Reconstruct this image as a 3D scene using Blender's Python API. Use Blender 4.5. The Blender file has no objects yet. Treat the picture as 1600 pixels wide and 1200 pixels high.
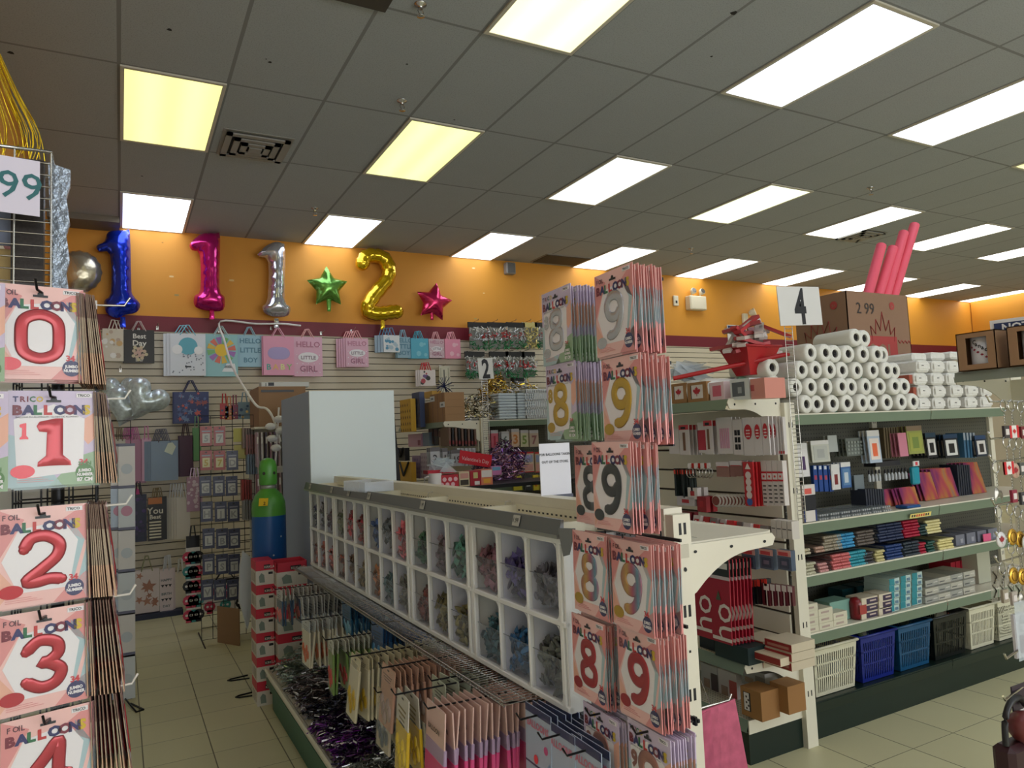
import bpy, math, random
from mathutils import Vector, Matrix, geometry
random.seed(7)
PI = math.pi
scene = bpy.context.scene
COL = scene.collection
# ---------------------------------------------------------------- camera
FPX = 1130.564
RC = Matrix(((0.8792802, -0.47431093, -0.04353708),      # right
             (0.47629515, 0.87616552, 0.07400621),       # forward
             (0.00304373, -0.08580869, 0.99630698)))     # up
CAM = Vector((0, 0, 1.62))
cd = bpy.data.cameras.new('camera'); cam = bpy.data.objects.new('camera', cd); COL.objects.link(cam)
cd.sensor_width = 36; cd.lens = FPX / 1600 * 36; cd.clip_start = 0.02; cd.clip_end = 200
r_, f_, u_ = RC[0], RC[1], RC[2]
cam.matrix_world = Matrix(((r_[0], u_[0], -f_[0], CAM[0]), (r_[1], u_[1], -f_[1], CAM[1]), (r_[2], u_[2], -f_[2], CAM[2]), (0, 0, 0, 1)))
scene.camera = cam
# ---------------------------------------------------------------- world and exposure
w = bpy.data.worlds.new('world'); scene.world = w; w.use_nodes = True
w.node_tree.nodes['Background'].inputs[0].default_value = (0.75, 0.85, 1, 1)
w.node_tree.nodes['Background'].inputs[1].default_value = 0.5
vs = scene.view_settings
vs.view_transform = 'Standard'; vs.look = 'None'; vs.gamma = 1.0; vs.use_curve_mapping = False; vs.exposure = 0.46
EXPO = 1.0
LAMP = 3.0          # radiance of the ceiling lenses
FRONT_FILL = 5.0        # unused; radiance for the added fill behind the photographer
CZ = 4.016          # ceiling height
# fill light added behind the photographer; the shop window there is assumed
la = bpy.data.lights.new('front_fill_light', 'AREA'); la.shape = 'RECTANGLE'; la.size = 9; la.size_y = 2.2
la.energy = 230; la.color = (0.95, 0.98, 1.0)
lo = bpy.data.objects.new('front_fill_light', la); COL.objects.link(lo); lo.location = (4.5, -6.3, 1.9)
lo.rotation_euler = (math.radians(90), 0, 0)

def at(px, py, ax, v):
    """photo measurement -> point of the place on the plane ax = v"""
    d = RC.transposed() @ Vector(((px - 800) / FPX, 1, -(py - 600) / FPX))
    i = 'XYZ'.index(ax); t = (v - CAM[i]) / d[i]
    return CAM + d * t

# ---------------------------------------------------------------- materials
MATS = {}
def lin(c):
    return tuple(((x / 255) / 12.92 if x / 255 <= 0.04045 else ((x / 255 + 0.055) / 1.055) ** 2.4) for x in c)
def mat(name, rgb, rough=0.5, metal=0.0, emit=0.0, alpha=1.0, noise=0.0, nscale=30.0, bump=0.0, trans=0.0, coat=0.0):
    if name in MATS: return MATS[name]
    m = bpy.data.materials.new(name); m.use_nodes = True; nt = m.node_tree; b = nt.nodes['Principled BSDF']
    c = lin(rgb)
    b.inputs['Base Color'].default_value = (*c, 1); b.inputs['Roughness'].default_value = rough; b.inputs['Metallic'].default_value = metal
    if coat: b.inputs['Coat Weight'].default_value = coat; b.inputs['Coat Roughness'].default_value = 0.08
    if emit: b.inputs['Emission Color'].default_value = (*c, 1); b.inputs['Emission Strength'].default_value = emit
    if trans: b.inputs['Transmission Weight'].default_value = trans; b.inputs['IOR'].default_value = 1.3
    if alpha < 1: b.inputs['Alpha'].default_value = alpha
    if noise or bump:
        tc = nt.nodes.new('ShaderNodeTexCoord'); n = nt.nodes.new('ShaderNodeTexNoise'); n.inputs['Scale'].default_value = nscale; n.inputs['Detail'].default_value = 3
        nt.links.new(tc.outputs['Object'], n.inputs['Vector'])
        if noise:
            r = nt.nodes.new('ShaderNodeMix'); r.data_type = 'RGBA'
            r.inputs[6].default_value = (*[x * (1 - noise) for x in c], 1); r.inputs[7].default_value = (*[min(1, x * (1 + noise)) for x in c], 1)
            nt.links.new(n.outputs['Fac'], r.inputs[0]); nt.links.new(r.outputs[2], b.inputs['Base Color'])
        if bump:
            bp = nt.nodes.new('ShaderNodeBump'); bp.inputs['Strength'].default_value = bump; bp.inputs['Distance'].default_value = 0.01
            nt.links.new(n.outputs['Fac'], bp.inputs['Height']); nt.links.new(bp.outputs[0], b.inputs['Normal'])
    MATS[name] = m; return m

def grid_mat(name, rgb, line, px, py, ox, oy, wx, wy, rough, noise=0.15, nscale=3.0, speck=0.0, axes=('X', 'Y'), bump=0.3):
    """tiles of px * py with joints; ox, oy is a joint position"""
    m = bpy.data.materials.new(name); m.use_nodes = True; nt = m.node_tree; N = nt.nodes; L = nt.links; b = N['Principled BSDF']
    tc = N.new('ShaderNodeTexCoord'); sp = N.new('ShaderNodeSeparateXYZ'); L.new(tc.outputs['Object'], sp.inputs[0])
    outs = []; cells = []
    for axn, p, o, wd in ((axes[0], px, ox, wx), (axes[1], py, oy, wy)):
        s = N.new('ShaderNodeMath'); s.operation = 'SUBTRACT'; L.new(sp.outputs[axn], s.inputs[0]); s.inputs[1].default_value = o
        d = N.new('ShaderNodeMath'); d.operation = 'DIVIDE'; L.new(s.outputs[0], d.inputs[0]); d.inputs[1].default_value = p
        fl = N.new('ShaderNodeMath'); fl.operation = 'FLOOR'; L.new(d.outputs[0], fl.inputs[0]); cells.append(fl)
        fr = N.new('ShaderNodeMath'); fr.operation = 'SUBTRACT'; L.new(d.outputs[0], fr.inputs[0]); L.new(fl.outputs[0], fr.inputs[1])
        c = N.new('ShaderNodeMath'); c.operation = 'SUBTRACT'; L.new(fr.outputs[0], c.inputs[0]); c.inputs[1].default_value = 0.5
        a = N.new('ShaderNodeMath'); a.operation = 'ABSOLUTE'; L.new(c.outputs[0], a.inputs[0])
        g = N.new('ShaderNodeMath'); g.operation = 'GREATER_THAN'; L.new(a.outputs[0], g.inputs[0]); g.inputs[1].default_value = 0.5 - wd / p / 2
        outs.append(g)
    mx = N.new('ShaderNodeMath'); mx.operation = 'MAXIMUM'; L.new(outs[0].outputs[0], mx.inputs[0]); L.new(outs[1].outputs[0], mx.inputs[1])
    cb = N.new('ShaderNodeCombineXYZ'); L.new(cells[0].outputs[0], cb.inputs[0]); L.new(cells[1].outputs[0], cb.inputs[1])
    wn = N.new('ShaderNodeTexWhiteNoise'); wn.noise_dimensions = '2D'; L.new(cb.outputs[0], wn.inputs['Vector'])
    n = N.new('ShaderNodeTexNoise'); n.inputs['Scale'].default_value = nscale; n.inputs['Detail'].default_value = 5; L.new(tc.outputs['Object'], n.inputs['Vector'])
    c = lin(rgb)
    r = N.new('ShaderNodeMix'); r.data_type = 'RGBA'; r.inputs[6].default_value = (*[x * (1 - noise) for x in c], 1); r.inputs[7].default_value = (*[min(1, x * (1 + noise)) for x in c], 1)
    ad = N.new('ShaderNodeMath'); ad.operation = 'MULTIPLY_ADD'; L.new(wn.outputs['Value'], ad.inputs[0]); ad.inputs[1].default_value = 0.35
    s2 = N.new('ShaderNodeMath'); s2.operation = 'MULTIPLY'; L.new(n.outputs['Fac'], s2.inputs[0]); s2.inputs[1].default_value = 0.65; L.new(s2.outputs[0], ad.inputs[2])
    L.new(ad.outputs[0], r.inputs[0])
    col = r.outputs[2]
    if speck:
        n2 = N.new('ShaderNodeTexNoise'); n2.inputs['Scale'].default_value = 130; n2.inputs['Detail'].default_value = 2; L.new(tc.outputs['Object'], n2.inputs['Vector'])
        cr = N.new('ShaderNodeMapRange'); cr.inputs[1].default_value = 0.3; cr.inputs[2].default_value = 0.5; cr.inputs[3].default_value = 1 - speck; cr.inputs[4].default_value = 1; L.new(n2.outputs['Fac'], cr.inputs[0])
        vm = N.new('ShaderNodeVectorMath'); vm.operation = 'SCALE'; L.new(col, vm.inputs[0]); L.new(cr.outputs[0], vm.inputs['Scale']); col = vm.outputs[0]
    k = N.new('ShaderNodeMix'); k.data_type = 'RGBA'; L.new(mx.outputs[0], k.inputs[0]); L.new(col, k.inputs[6]); k.inputs[7].default_value = (*lin(line), 1)
    L.new(k.outputs[2], b.inputs['Base Color']); b.inputs['Roughness'].default_value = rough
    inv = N.new('ShaderNodeMath'); inv.operation = 'SUBTRACT'; inv.inputs[0].default_value = 1; L.new(mx.outputs[0], inv.inputs[1])
    bp = N.new('ShaderNodeBump'); bp.inputs['Strength'].default_value = bump; bp.inputs['Distance'].default_value = 0.003; L.new(inv.outputs[0], bp.inputs['Height']); L.new(bp.outputs[0], b.inputs['Normal'])
    MATS[name] = m; return m

def hole_mat(name, rgb, pitch, r, ax, dark=(25, 25, 25), rough=0.5):
    """pegboard / perforated sheet: round holes on a square pitch"""
    m = bpy.data.materials.new(name); m.use_nodes = True; nt = m.node_tree; N = nt.nodes; L = nt.links; b = N['Principled BSDF']
    tc = N.new('ShaderNodeTexCoord'); sp = N.new('ShaderNodeSeparateXYZ'); L.new(tc.outputs['Object'], sp.inputs[0]); sq = []
    for a in ax:
        d = N.new('ShaderNodeMath'); d.operation = 'DIVIDE'; L.new(sp.outputs[a], d.inputs[0]); d.inputs[1].default_value = pitch
        f = N.new('ShaderNodeMath'); f.operation = 'FRACT'; L.new(d.outputs[0], f.inputs[0])
        s = N.new('ShaderNodeMath'); s.operation = 'SUBTRACT'; L.new(f.outputs[0], s.inputs[0]); s.inputs[1].default_value = 0.5
        p = N.new('ShaderNodeMath'); p.operation = 'MULTIPLY'; L.new(s.outputs[0], p.inputs[0]); L.new(s.outputs[0], p.inputs[1]); sq.append(p)
    ad = N.new('ShaderNodeMath'); ad.operation = 'ADD'; L.new(sq[0].outputs[0], ad.inputs[0]); L.new(sq[1].outputs[0], ad.inputs[1])
    g = N.new('ShaderNodeMath'); g.operation = 'LESS_THAN'; L.new(ad.outputs[0], g.inputs[0]); g.inputs[1].default_value = (r / pitch) ** 2
    k = N.new('ShaderNodeMix'); k.data_type = 'RGBA'; L.new(g.outputs[0], k.inputs[0]); k.inputs[6].default_value = (*lin(rgb), 1); k.inputs[7].default_value = (*lin(dark), 1)
    L.new(k.outputs[2], b.inputs['Base Color']); b.inputs['Roughness'].default_value = rough
    MATS[name] = m; return m

def film_mat(name, rgb, op=0.25, rough=0.08):
    """clear plastic film: mostly see-through with a gloss"""
    if name in MATS: return MATS[name]
    m = bpy.data.materials.new(name); m.use_nodes = True; nt = m.node_tree; N = nt.nodes; L = nt.links; b = N['Principled BSDF']
    b.inputs['Base Color'].default_value = (*lin(rgb), 1); b.inputs['Roughness'].default_value = rough
    t = N.new('ShaderNodeBsdfTransparent'); mx = N.new('ShaderNodeMixShader'); mx.inputs[0].default_value = op
    L.new(t.outputs[0], mx.inputs[1]); L.new(b.outputs[0], mx.inputs[2]); L.new(mx.outputs[0], N['Material Output'].inputs[0])
    MATS[name] = m; return m

def hue(rgb, name=None, rough=0.5, **k):
    return mat(name or 'col_%d_%d_%d_%d' % (*rgb, int(rough * 100)), rgb, rough, **k)

# ---------------------------------------------------------------- mesh builder
ID = Matrix.Identity(4)
def TR(x=0, y=0, z=0): return Matrix.Translation((x, y, z))
def RX(a): return Matrix.Rotation(math.radians(a), 4, 'X')
def RY(a): return Matrix.Rotation(math.radians(a), 4, 'Y')
def RZ(a): return Matrix.Rotation(math.radians(a), 4, 'Z')
def SC(x, y, z): return Matrix.Diagonal((x, y, z, 1))
class MB:
    def __init__(s): s.v = []; s.f = []; s.m = []; s.sm = []; s.mats = []
    def mi(s, m):
        if m not in s.mats: s.mats.append(m)
        return s.mats.index(m)
    def add(s, vs, fs, m, M=ID, smooth=False):
        o = len(s.v); s.v += [M @ Vector(p) for p in vs]; k = s.mi(m)
        for f in fs: s.f.append([i + o for i in f]); s.m.append(k); s.sm.append(smooth)
        return s
    def box(s, a, b, m, M=ID):
        x0, y0, z0 = a; x1, y1, z1 = b
        s.add([(x0, y0, z0), (x1, y0, z0), (x1, y1, z0), (x0, y1, z0), (x0, y0, z1), (x1, y0, z1), (x1, y1, z1), (x0, y1, z1)],
              [(0, 3, 2, 1), (4, 5, 6, 7), (0, 1, 5, 4), (1, 2, 6, 5), (2, 3, 7, 6), (3, 0, 4, 7)], m, M); return s
    def cbox(s, c, d, m, M=ID): return s.box([c[i] - d[i] / 2 for i in range(3)], [c[i] + d[i] / 2 for i in range(3)], m, M)
    def rbox(s, a, b, r, m, M=ID):
        """box with bevelled edges along all sides (chamfer)"""
        x0, y0, z0 = a; x1, y1, z1 = b; P = []
        for z, i in ((z0, r), (z0 + r, 0), (z1 - r, 0), (z1, r)):
            P += [(x0 + i + r * (i == 0), y0 + i, z), (x1 - i - r * (i == 0), y0 + i, z), (x1 - i, y0 + i + r * (i == 0), z), (x1 - i, y1 - i - r * (i == 0), z),
                  (x1 - i - r * (i == 0), y1 - i, z), (x0 + i + r * (i == 0), y1 - i, z), (x0 + i, y1 - i - r * (i == 0), z), (x0 + i, y0 + i + r * (i == 0), z)]
        F = [tuple(range(7, -1, -1)), tuple(range(24, 32))]
        for k in range(3):
            for j in range(8): F.append((k * 8 + j, k * 8 + (j + 1) % 8, k * 8 + 8 + (j + 1) % 8, k * 8 + 8 + j))
        return s.add(P, F, m, M)
    def quad(s, pts, m, M=ID): return s.add(pts, [tuple(range(len(pts)))], m, M)
    def prism(s, pts, y0, y1, m, M=ID, m2=None):
        """outline in x,z extruded along y"""
        n = len(pts); P = [(p[0], y0, p[1]) for p in pts] + [(p[0], y1, p[1]) for p in pts]
        s.add(P, [tuple(range(n)), tuple(range(2 * n - 1, n - 1, -1))], m, M)
        s.add(P, [(i, n + i, n + (i + 1) % n, (i + 1) % n) for i in range(n)], m2 or m, M); return s
    def tube(s, pts, r, m, M=ID, seg=6, cap=True, closed=False, flat=1.0, nrm=None):
        pts = [Vector(p) for p in pts]; n = len(pts); P = []; up = Vector(nrm) if nrm else None
        for i, p in enumerate(pts):
            if closed: t = pts[(i + 1) % n] - pts[i - 1]
            else: t = pts[min(i + 1, n - 1)] - pts[max(i - 1, 0)]
            if t.length < 1e-9: t = Vector((0, 0, 1))
            t.normalize()
            a = up if up else (Vector((0, 0, 1)) if abs(t.z) < 0.9 else Vector((1, 0, 0)))
            u = t.cross(a); u.normalize(); v = u.cross(t)
            rr = r[i] if isinstance(r, (list, tuple)) else r
            for k in range(seg):
                an = 2 * PI * k / seg; P.append(p + u * math.cos(an) * rr + v * math.sin(an) * rr * flat)
        F = []
        for i in range(n if closed else n - 1):
            j = (i + 1) % n
            for k in range(seg): F.append((i * seg + k, i * seg + (k + 1) % seg, j * seg + (k + 1) % seg, j * seg + k))
        s.add(P, F, m, M, smooth=True)
        if cap and not closed: s.add(P[:seg], [tuple(range(seg - 1, -1, -1))], m, M); s.add(P[-seg:], [tuple(range(seg))], m, M)
        return s
    def cyl(s, p0, p1, r, m, M=ID, seg=12, r1=None): return s.tube([p0, p1], [r, r1 if r1 is not None else r], m, M, seg)
    def lathe(s, prof, m, M=ID, seg=20, smooth=True, cap=True):
        """profile of (r, z) turned about z"""
        P = []; F = []; n = len(prof)
        for r, z in prof:
            for k in range(seg): P.append((r * math.cos(2 * PI * k / seg), r * math.sin(2 * PI * k / seg), z))
        for i in range(n - 1):
            for k in range(seg): F.append((i * seg + k, i * seg + (k + 1) % seg, (i + 1) * seg + (k + 1) % seg, (i + 1) * seg + k))
        s.add(P, F, m, M, smooth)
        if cap and prof[0][0] > 1e-6: s.add(P[:seg], [tuple(range(seg - 1, -1, -1))], m, M)
        if cap and prof[-1][0] > 1e-6: s.add(P[-seg:], [tuple(range(seg))], m, M)
        return s
    def disc(s, c, r, m, M=ID, seg=20, sx=1, y=None):
        return s.add([(c[0] + r * sx * math.cos(2 * PI * k / seg), c[1], c[2] + r * math.sin(2 * PI * k / seg)) for k in range(seg)], [tuple(range(seg))], m, M)
    def poly(s, pts, y, m, M=ID): return s.add([(p[0], y, p[1]) for p in pts], [tuple(range(len(pts)))], m, M)
    def ball(s, c, r, m, M=ID, seg=8, rings=5, sc=(1, 1, 1), jit=0.0, rnd=random):
        P = []; F = []
        for i in range(rings + 1):
            th = PI * i / rings
            for k in range(seg):
                ph = 2 * PI * k / seg; q = 1 + (rnd.uniform(-jit, jit) if jit else 0)
                P.append((c[0] + r * sc[0] * math.sin(th) * math.cos(ph) * q, c[1] + r * sc[1] * math.sin(th) * math.sin(ph) * q, c[2] + r * sc[2] * math.cos(th) * q))
        for i in range(rings):
            for k in range(seg): F.append((i * seg + k, (i + 1) * seg + k, (i + 1) * seg + (k + 1) % seg, i * seg + (k + 1) % seg))
        return s.add(P, F, m, M, smooth=jit < 0.15)
    def text(s, t, size, m, M=ID, bold=0.0, align='LEFT', squash=1.0):
        """letters lying in the x,z plane facing -y"""
        vs_, fs_ = glyphs(t, bold, align)
        return s.add([(x * size * squash, 0, y * size) for x, y in vs_], fs_, m, M)
    def build(s, name, parent=None, loc=None, rot=None):
        me = bpy.data.meshes.new(name); me.from_pydata([tuple(v) for v in s.v], [], s.f)
        for m in s.mats: me.materials.append(m)
        me.polygons.foreach_set('material_index', s.m); me.polygons.foreach_set('use_smooth', s.sm); me.update()
        o = bpy.data.objects.new(name, me); COL.objects.link(o)
        if parent: o.parent = parent
        if loc is not None: o.location = loc
        if rot is not None: o.rotation_euler = rot
        return o
GL = {}
def glyphs(t, bold=0.0, align='LEFT'):
    k = (t, bold, align)
    if k not in GL:
        c = bpy.data.curves.new('txt', 'FONT'); c.body = t; c.size = 1; c.resolution_u = 2; c.offset = bold; c.align_x = align; c.fill_mode = 'FRONT'
        o = bpy.data.objects.new('txt', c); COL.objects.link(o); bpy.context.view_layer.update()
        me = bpy.data.meshes.new_from_object(o)
        GL[k] = ([(v.co.x, v.co.y) for v in me.vertices], [tuple(p.vertices) for p in me.polygons])
        bpy.data.objects.remove(o); bpy.data.curves.remove(c); bpy.data.meshes.remove(me)
    return GL[k]

# ---------------------------------------------------------------- things
def tag(o, label, cat, group=None, kind=None):
    if label: o['label'] = label
    if cat: o['category'] = cat
    if group: o['group'] = group
    if kind: o['kind'] = kind
    return o
def thing(name, label, cat, loc=(0, 0, 0), rz=0, group=None, rx=0, ry=0):
    o = bpy.data.objects.new(name, None); o.empty_display_size = 0.05; COL.objects.link(o); o.location = loc
    o.rotation_euler = (math.radians(rx), math.radians(ry), math.radians(rz)); return tag(o, label, cat, group)
def one(name, mb, label, cat, loc=(0, 0, 0), rz=0, group=None, kind=None, rx=0, ry=0):
    return tag(mb.build(name, None, loc, (math.radians(rx), math.radians(ry), math.radians(rz))), label, cat, group, kind)
def struct(name, mb, loc=None): o = mb.build(name, None, loc); o['kind'] = 'structure'; return o
KIDS = {}
def kids(o):
    k = o.name
    if k not in KIDS: KIDS[k] = list(o.children)
    return KIDS[k]
def dup(root, label, loc, rz=0, group=None, rx=0, ry=0, cat=None):
    r = root.copy(); COL.objects.link(r); r.location = loc; r.rotation_euler = (math.radians(rx), math.radians(ry), math.radians(rz))
    r['label'] = label
    if group: r['group'] = group
    if cat: r['category'] = cat
    for ch in kids(root):
        c = ch.copy(); COL.objects.link(c); c.parent = r
        for g in kids(ch):
            d = g.copy(); COL.objects.link(d); d.parent = c
    return r
class Proto:
    """first use moves the original, later uses copy it"""
    def __init__(s, root): s.root = root; s.used = False; kids(root); [kids(c) for c in kids(root)]
    def put(s, label, loc, rz=0, group=None, rx=0, ry=0, cat=None):
        if s.used: return dup(s.root, label, loc, rz, group, rx, ry, cat)
        s.used = True; r = s.root; r.location = loc; r.rotation_euler = (math.radians(rx), math.radians(ry), math.radians(rz)); r['label'] = label
        if group: r['group'] = group
        if cat: r['category'] = cat
        return r
ORD = ['first', 'second', 'third', 'fourth', 'fifth', 'sixth', 'seventh', 'eighth', 'ninth', 'tenth', 'eleventh', 'twelfth', 'thirteenth', 'fourteenth', 'fifteenth', 'sixteenth', 'seventeenth', 'eighteenth', 'nineteenth', 'twentieth', 'twenty-first', 'twenty-second']
def smooth_path(pts, n=6, closed=False):
    pts = [Vector(p) for p in pts]; out = []; N_ = len(pts)
    rng = range(N_ if closed else N_ - 1)
    for i in rng:
        g = (lambda j: pts[j % N_]) if closed else (lambda j: pts[max(0, min(N_ - 1, j))])
        p0, p1, p2, p3 = g(i - 1), g(i), g(i + 1), g(i + 2)
        for k in range(n):
            t = k / n
            out.append(0.5 * ((2 * p1) + (p2 - p0) * t + (2 * p0 - 5 * p1 + 4 * p2 - p3) * t * t + (3 * p1 - p0 - 3 * p2 + p3) * t ** 3))
    if not closed: out.append(pts[-1])
    return out
def inflate(mb, outline, thick, m, M=ID, step=0.03, wr=0.0, seed=1, both=True):
    """pillow shape: outline in x,z blown up along y; wr = seam puckers"""
    rnd = random.Random(seed); n = len(outline); xs = [p[0] for p in outline]; zs = [p[1] for p in outline]
    ed = []; B = []
    for i in range(n):
        a = Vector(outline[i]); b = Vector(outline[(i + 1) % n]); k = max(1, int((b - a).length / step))
        for j in range(k): B.append(a + (b - a) * j / k)
    nb = len(B); ed = [(i, (i + 1) % nb) for i in range(nb)]; V = list(B)
    def dist(p):
        d = 9
        for i in range(n):
            a = Vector(outline[i]); b = Vector(outline[(i + 1) % n]); ab = b - a; t = max(0, min(1, (p - a).dot(ab) / max(1e-12, ab.dot(ab)))); d = min(d, (p - a - ab * t).length)
        return d
    x = min(xs); r = 0
    while x < max(xs):
        z = min(zs) + (step / 2 if r % 2 else 0)
        while z < max(zs):
            p = Vector((x, z)); V.append(p) if dist(p) > step * 0.45 else None
            z += step
        x += step * 0.87; r += 1
    res = geometry.delaunay_2d_cdt([Vector(p) for p in V], ed, [], 1, 1e-6)
    vo, fo = res[0], res[2]
    ds = [dist(v) if True else 0 for v in vo]; mx = max(ds)
    P = []
    for v, d in zip(vo, ds):
        h = thick * math.sqrt(max(0.0, 1 - (1 - min(1, d / mx)) ** 2))
        if wr: h *= 1 + wr * math.sin(v.x * 97 + v.y * 61 + seed) * (1 - d / mx) + rnd.uniform(-wr, wr) * 0.25
        P.append((v.x, -h, v.y))
    mb.add(P, fo, m, M, True)
    mb.add([(p[0], -p[1] + 0.0005, p[2]) for p in P], [tuple(reversed(f)) for f in fo], m, M, True)
    return mb
# ---------------------------------------------------------------- the room
WY = 8.488; XL = -0.62; XR = 15.5; YF = -6.5
TX, TY = 0.6288, 1.2192
LX0, LY0 = 0.3144, 7.9181     # centre of the first lens of the row by the back wall
m_floor = grid_mat('floor_tile', (204, 197, 156), (104, 98, 70), 0.3345, 0.332, 0.102, 4.675, 0.006, 0.004, 0.38, 0.09, 2.2)
m_ceil = grid_mat('ceiling_tile', (170, 175, 180), (132, 134, 136), TX, TY, LX0 - TX / 2, LY0 - TY / 2, 0.022, 0.02, 0.9, 0.05, 4.0, speck=0.22)
m_yel = mat('yellow_paint', (220, 150, 46), 0.6, noise=0.05, nscale=2)
m_mar = mat('maroon_trim', (118, 22, 38), 0.45)
m_slat = mat('slatwall_beige', (214, 202, 178), 0.5, noise=0.03, nscale=6)
m_slot = mat('slatwall_slot', (70, 60, 50), 0.8)
struct('floor', MB().box((XL - 0.1, YF - 0.1, -0.1), (XR + 0.1, WY + 0.1, 0), m_floor))
cl = MB(); cl.box((XL - 0.1, YF - 0.1, CZ), (XR + 0.1, WY + 0.1, CZ + 0.1), m_ceil)
m_chip = mat('ceiling_chip', (40, 38, 36), 0.9)
for px, py, s in ((422, 97, 0.012), (265, 46, 0.014), (17, 82, 0.018), (222, 275, 0.01), (636, 100, 0.008), (710, 187, 0.008), (1112, 88, 0.009), (1147, 20, 0.02), (416, 92, 0.006), (330, 196, 0.006)):   # chipped spots in the tiles
    p = at(px, py, 'Z', CZ); cl.add([(p.x + s * math.cos(a) * (1.4 if i % 2 else 0.8), p.y + s * math.sin(a), CZ - 0.0008) for i, a in enumerate([2 * PI * j / 7 for j in range(7)])], [tuple(range(6, -1, -1))], m_chip)
struct('ceiling', cl)
ZS0, ZS1 = 2.912, 3.075
wb = MB(); wb.box((XL - 0.1, WY + 0.02, ZS0), (XR + 0.1, WY + 0.12, CZ), m_yel)
wb.box((XL - 0.1, WY + 0.03, 0), (XR + 0.1, WY + 0.12, ZS0), m_slot)
z = 0.30; PIT = 0.0762
while z < ZS0 - 0.01:
    wb.box((XL, WY + 0.008, z + 0.006), (XR, WY + 0.03, min(z + PIT - 0.003, ZS0)), m_slat); z += PIT
wb.box((XL, WY + 0.008, 0), (XR, WY + 0.03, 0.3), m_slat)
for px, py, s, c in ((268, 432, 0.03, (240, 206, 140)), (362, 438, 0.035, (236, 200, 130)), (276, 461, 0.03, (170, 150, 90)), (740, 419, 0.03, (244, 214, 150)), (756, 458, 0.018, (240, 210, 150)), (743, 498, 0.03, (196, 160, 80)), (254, 379, 0.012, (150, 100, 40))):   # scuffs in the yellow paint
    p = at(px, py, 'Y', WY + 0.0195); wb.add([(p.x + s * math.cos(a) * (1.2 if i % 2 else 0.6), p.y, p.z + s * 0.35 * math.sin(a)) for i, a in enumerate([2 * PI * j / 8 for j in range(8)])], [tuple(range(8))], hue(c, rough=0.7))
struct('wall_back', wb)
struct('trim_1', MB().box((XL, WY, ZS0), (XR, WY + 0.02, ZS1), m_mar))
struct('wall_left', MB().box((XL - 0.12, YF, ZS1), (XL, WY, CZ), m_yel).box((XL - 0.12, YF, ZS0), (XL, WY, ZS1), m_mar).box((XL - 0.12, YF, 0), (XL, WY, ZS0), mat('wall_pale', (232, 228, 218), 0.5)))
struct('wall_right', MB().box((XR, YF, ZS1), (XR + 0.12, WY, CZ), m_yel).box((XR, YF, ZS0), (XR + 0.12, WY, ZS1), m_mar).box((XR, YF, 0), (XR + 0.12, WY, ZS0), m_slat))
wf = MB(); m_white = mat('white_paint', (220, 214, 200), 0.6)
for a, b in (((XL, YF - 0.12, 0), (XR, YF, 0.6)), ((XL, YF - 0.12, 3.2), (XR, YF, CZ)), ((XL, YF - 0.12, 0.6), (0, YF, 3.2)), ((9.2, YF - 0.12, 0.6), (XR, YF, 3.2))): wf.box(a, b, m_white)
struct('wall_front', wf)
gl = MB(); gl.box((0, YF - 0.06, 0.6), (9.2, YF - 0.05, 3.2), film_mat('window_glass', (235, 240, 245), 0.1))
for x in (0, 2.3, 4.6, 6.9, 9.14): gl.box((x, YF - 0.1, 0.6), (x + 0.06, YF - 0.02, 3.2), mat('aluminium', (150, 150, 150), 0.4, 0.8))
struct('window_1', gl)  # unseen window, put in so that fill light comes from behind
# grey bulkhead strip under the ceiling at the left end of the back wall
struct('trim_2', MB().box((XL, WY - 0.35, CZ - 0.06), (0.0, WY, CZ), mat('bulkhead_grey', (120, 112, 100), 0.7)))

# ceiling lights
def lens_mat(name, rgb, k):
    m = bpy.data.materials.new(name); m.use_nodes = True; nt = m.node_tree; N = nt.nodes; L = nt.links; b = N['Principled BSDF']
    tc = N.new('ShaderNodeTexCoord'); sp = N.new('ShaderNodeSeparateXYZ'); L.new(tc.outputs['Object'], sp.inputs[0])
    mu = N.new('ShaderNodeMath'); mu.operation = 'MULTIPLY'; L.new(sp.outputs['X'], mu.inputs[0]); mu.inputs[1].default_value = 2 * PI / 0.27
    co = N.new('ShaderNodeMath'); co.operation = 'COSINE'; L.new(mu.outputs[0], co.inputs[0])
    ma = N.new('ShaderNodeMapRange'); ma.inputs[1].default_value = -1; ma.inputs[2].default_value = 1; ma.inputs[3].default_value = k * 1.12; ma.inputs[4].default_value = k * 0.86; L.new(co.outputs[0], ma.inputs[0])
    c = lin(rgb); b.inputs['Base Color'].default_value = (0.8, 0.8, 0.8, 1); b.inputs['Emission Color'].default_value = (*c, 1); L.new(ma.outputs[0], b.inputs['Emission Strength']); b.inputs['Roughness'].default_value = 0.35
    return m
LENS = {'yellow': lens_mat('lens_yellow', (236, 232, 142), 1.15), 'green': lens_mat('lens_pale_green', (226, 234, 150), 1.15),
        'cream': lens_mat('lens_cream', (246, 242, 186), 1.2), 'white': lens_mat('lens_white', (236, 243, 245), LAMP), 'cool': lens_mat('lens_cool_white', (222, 233, 252), LAMP),
        'soft': lens_mat('lens_soft_white', (222, 232, 230), 1.2), 'mint': lens_mat('lens_mint', (230, 244, 205), 1.3)}
m_frame = mat('lens_frame', (205, 200, 185), 0.4)
PL = {}
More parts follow.
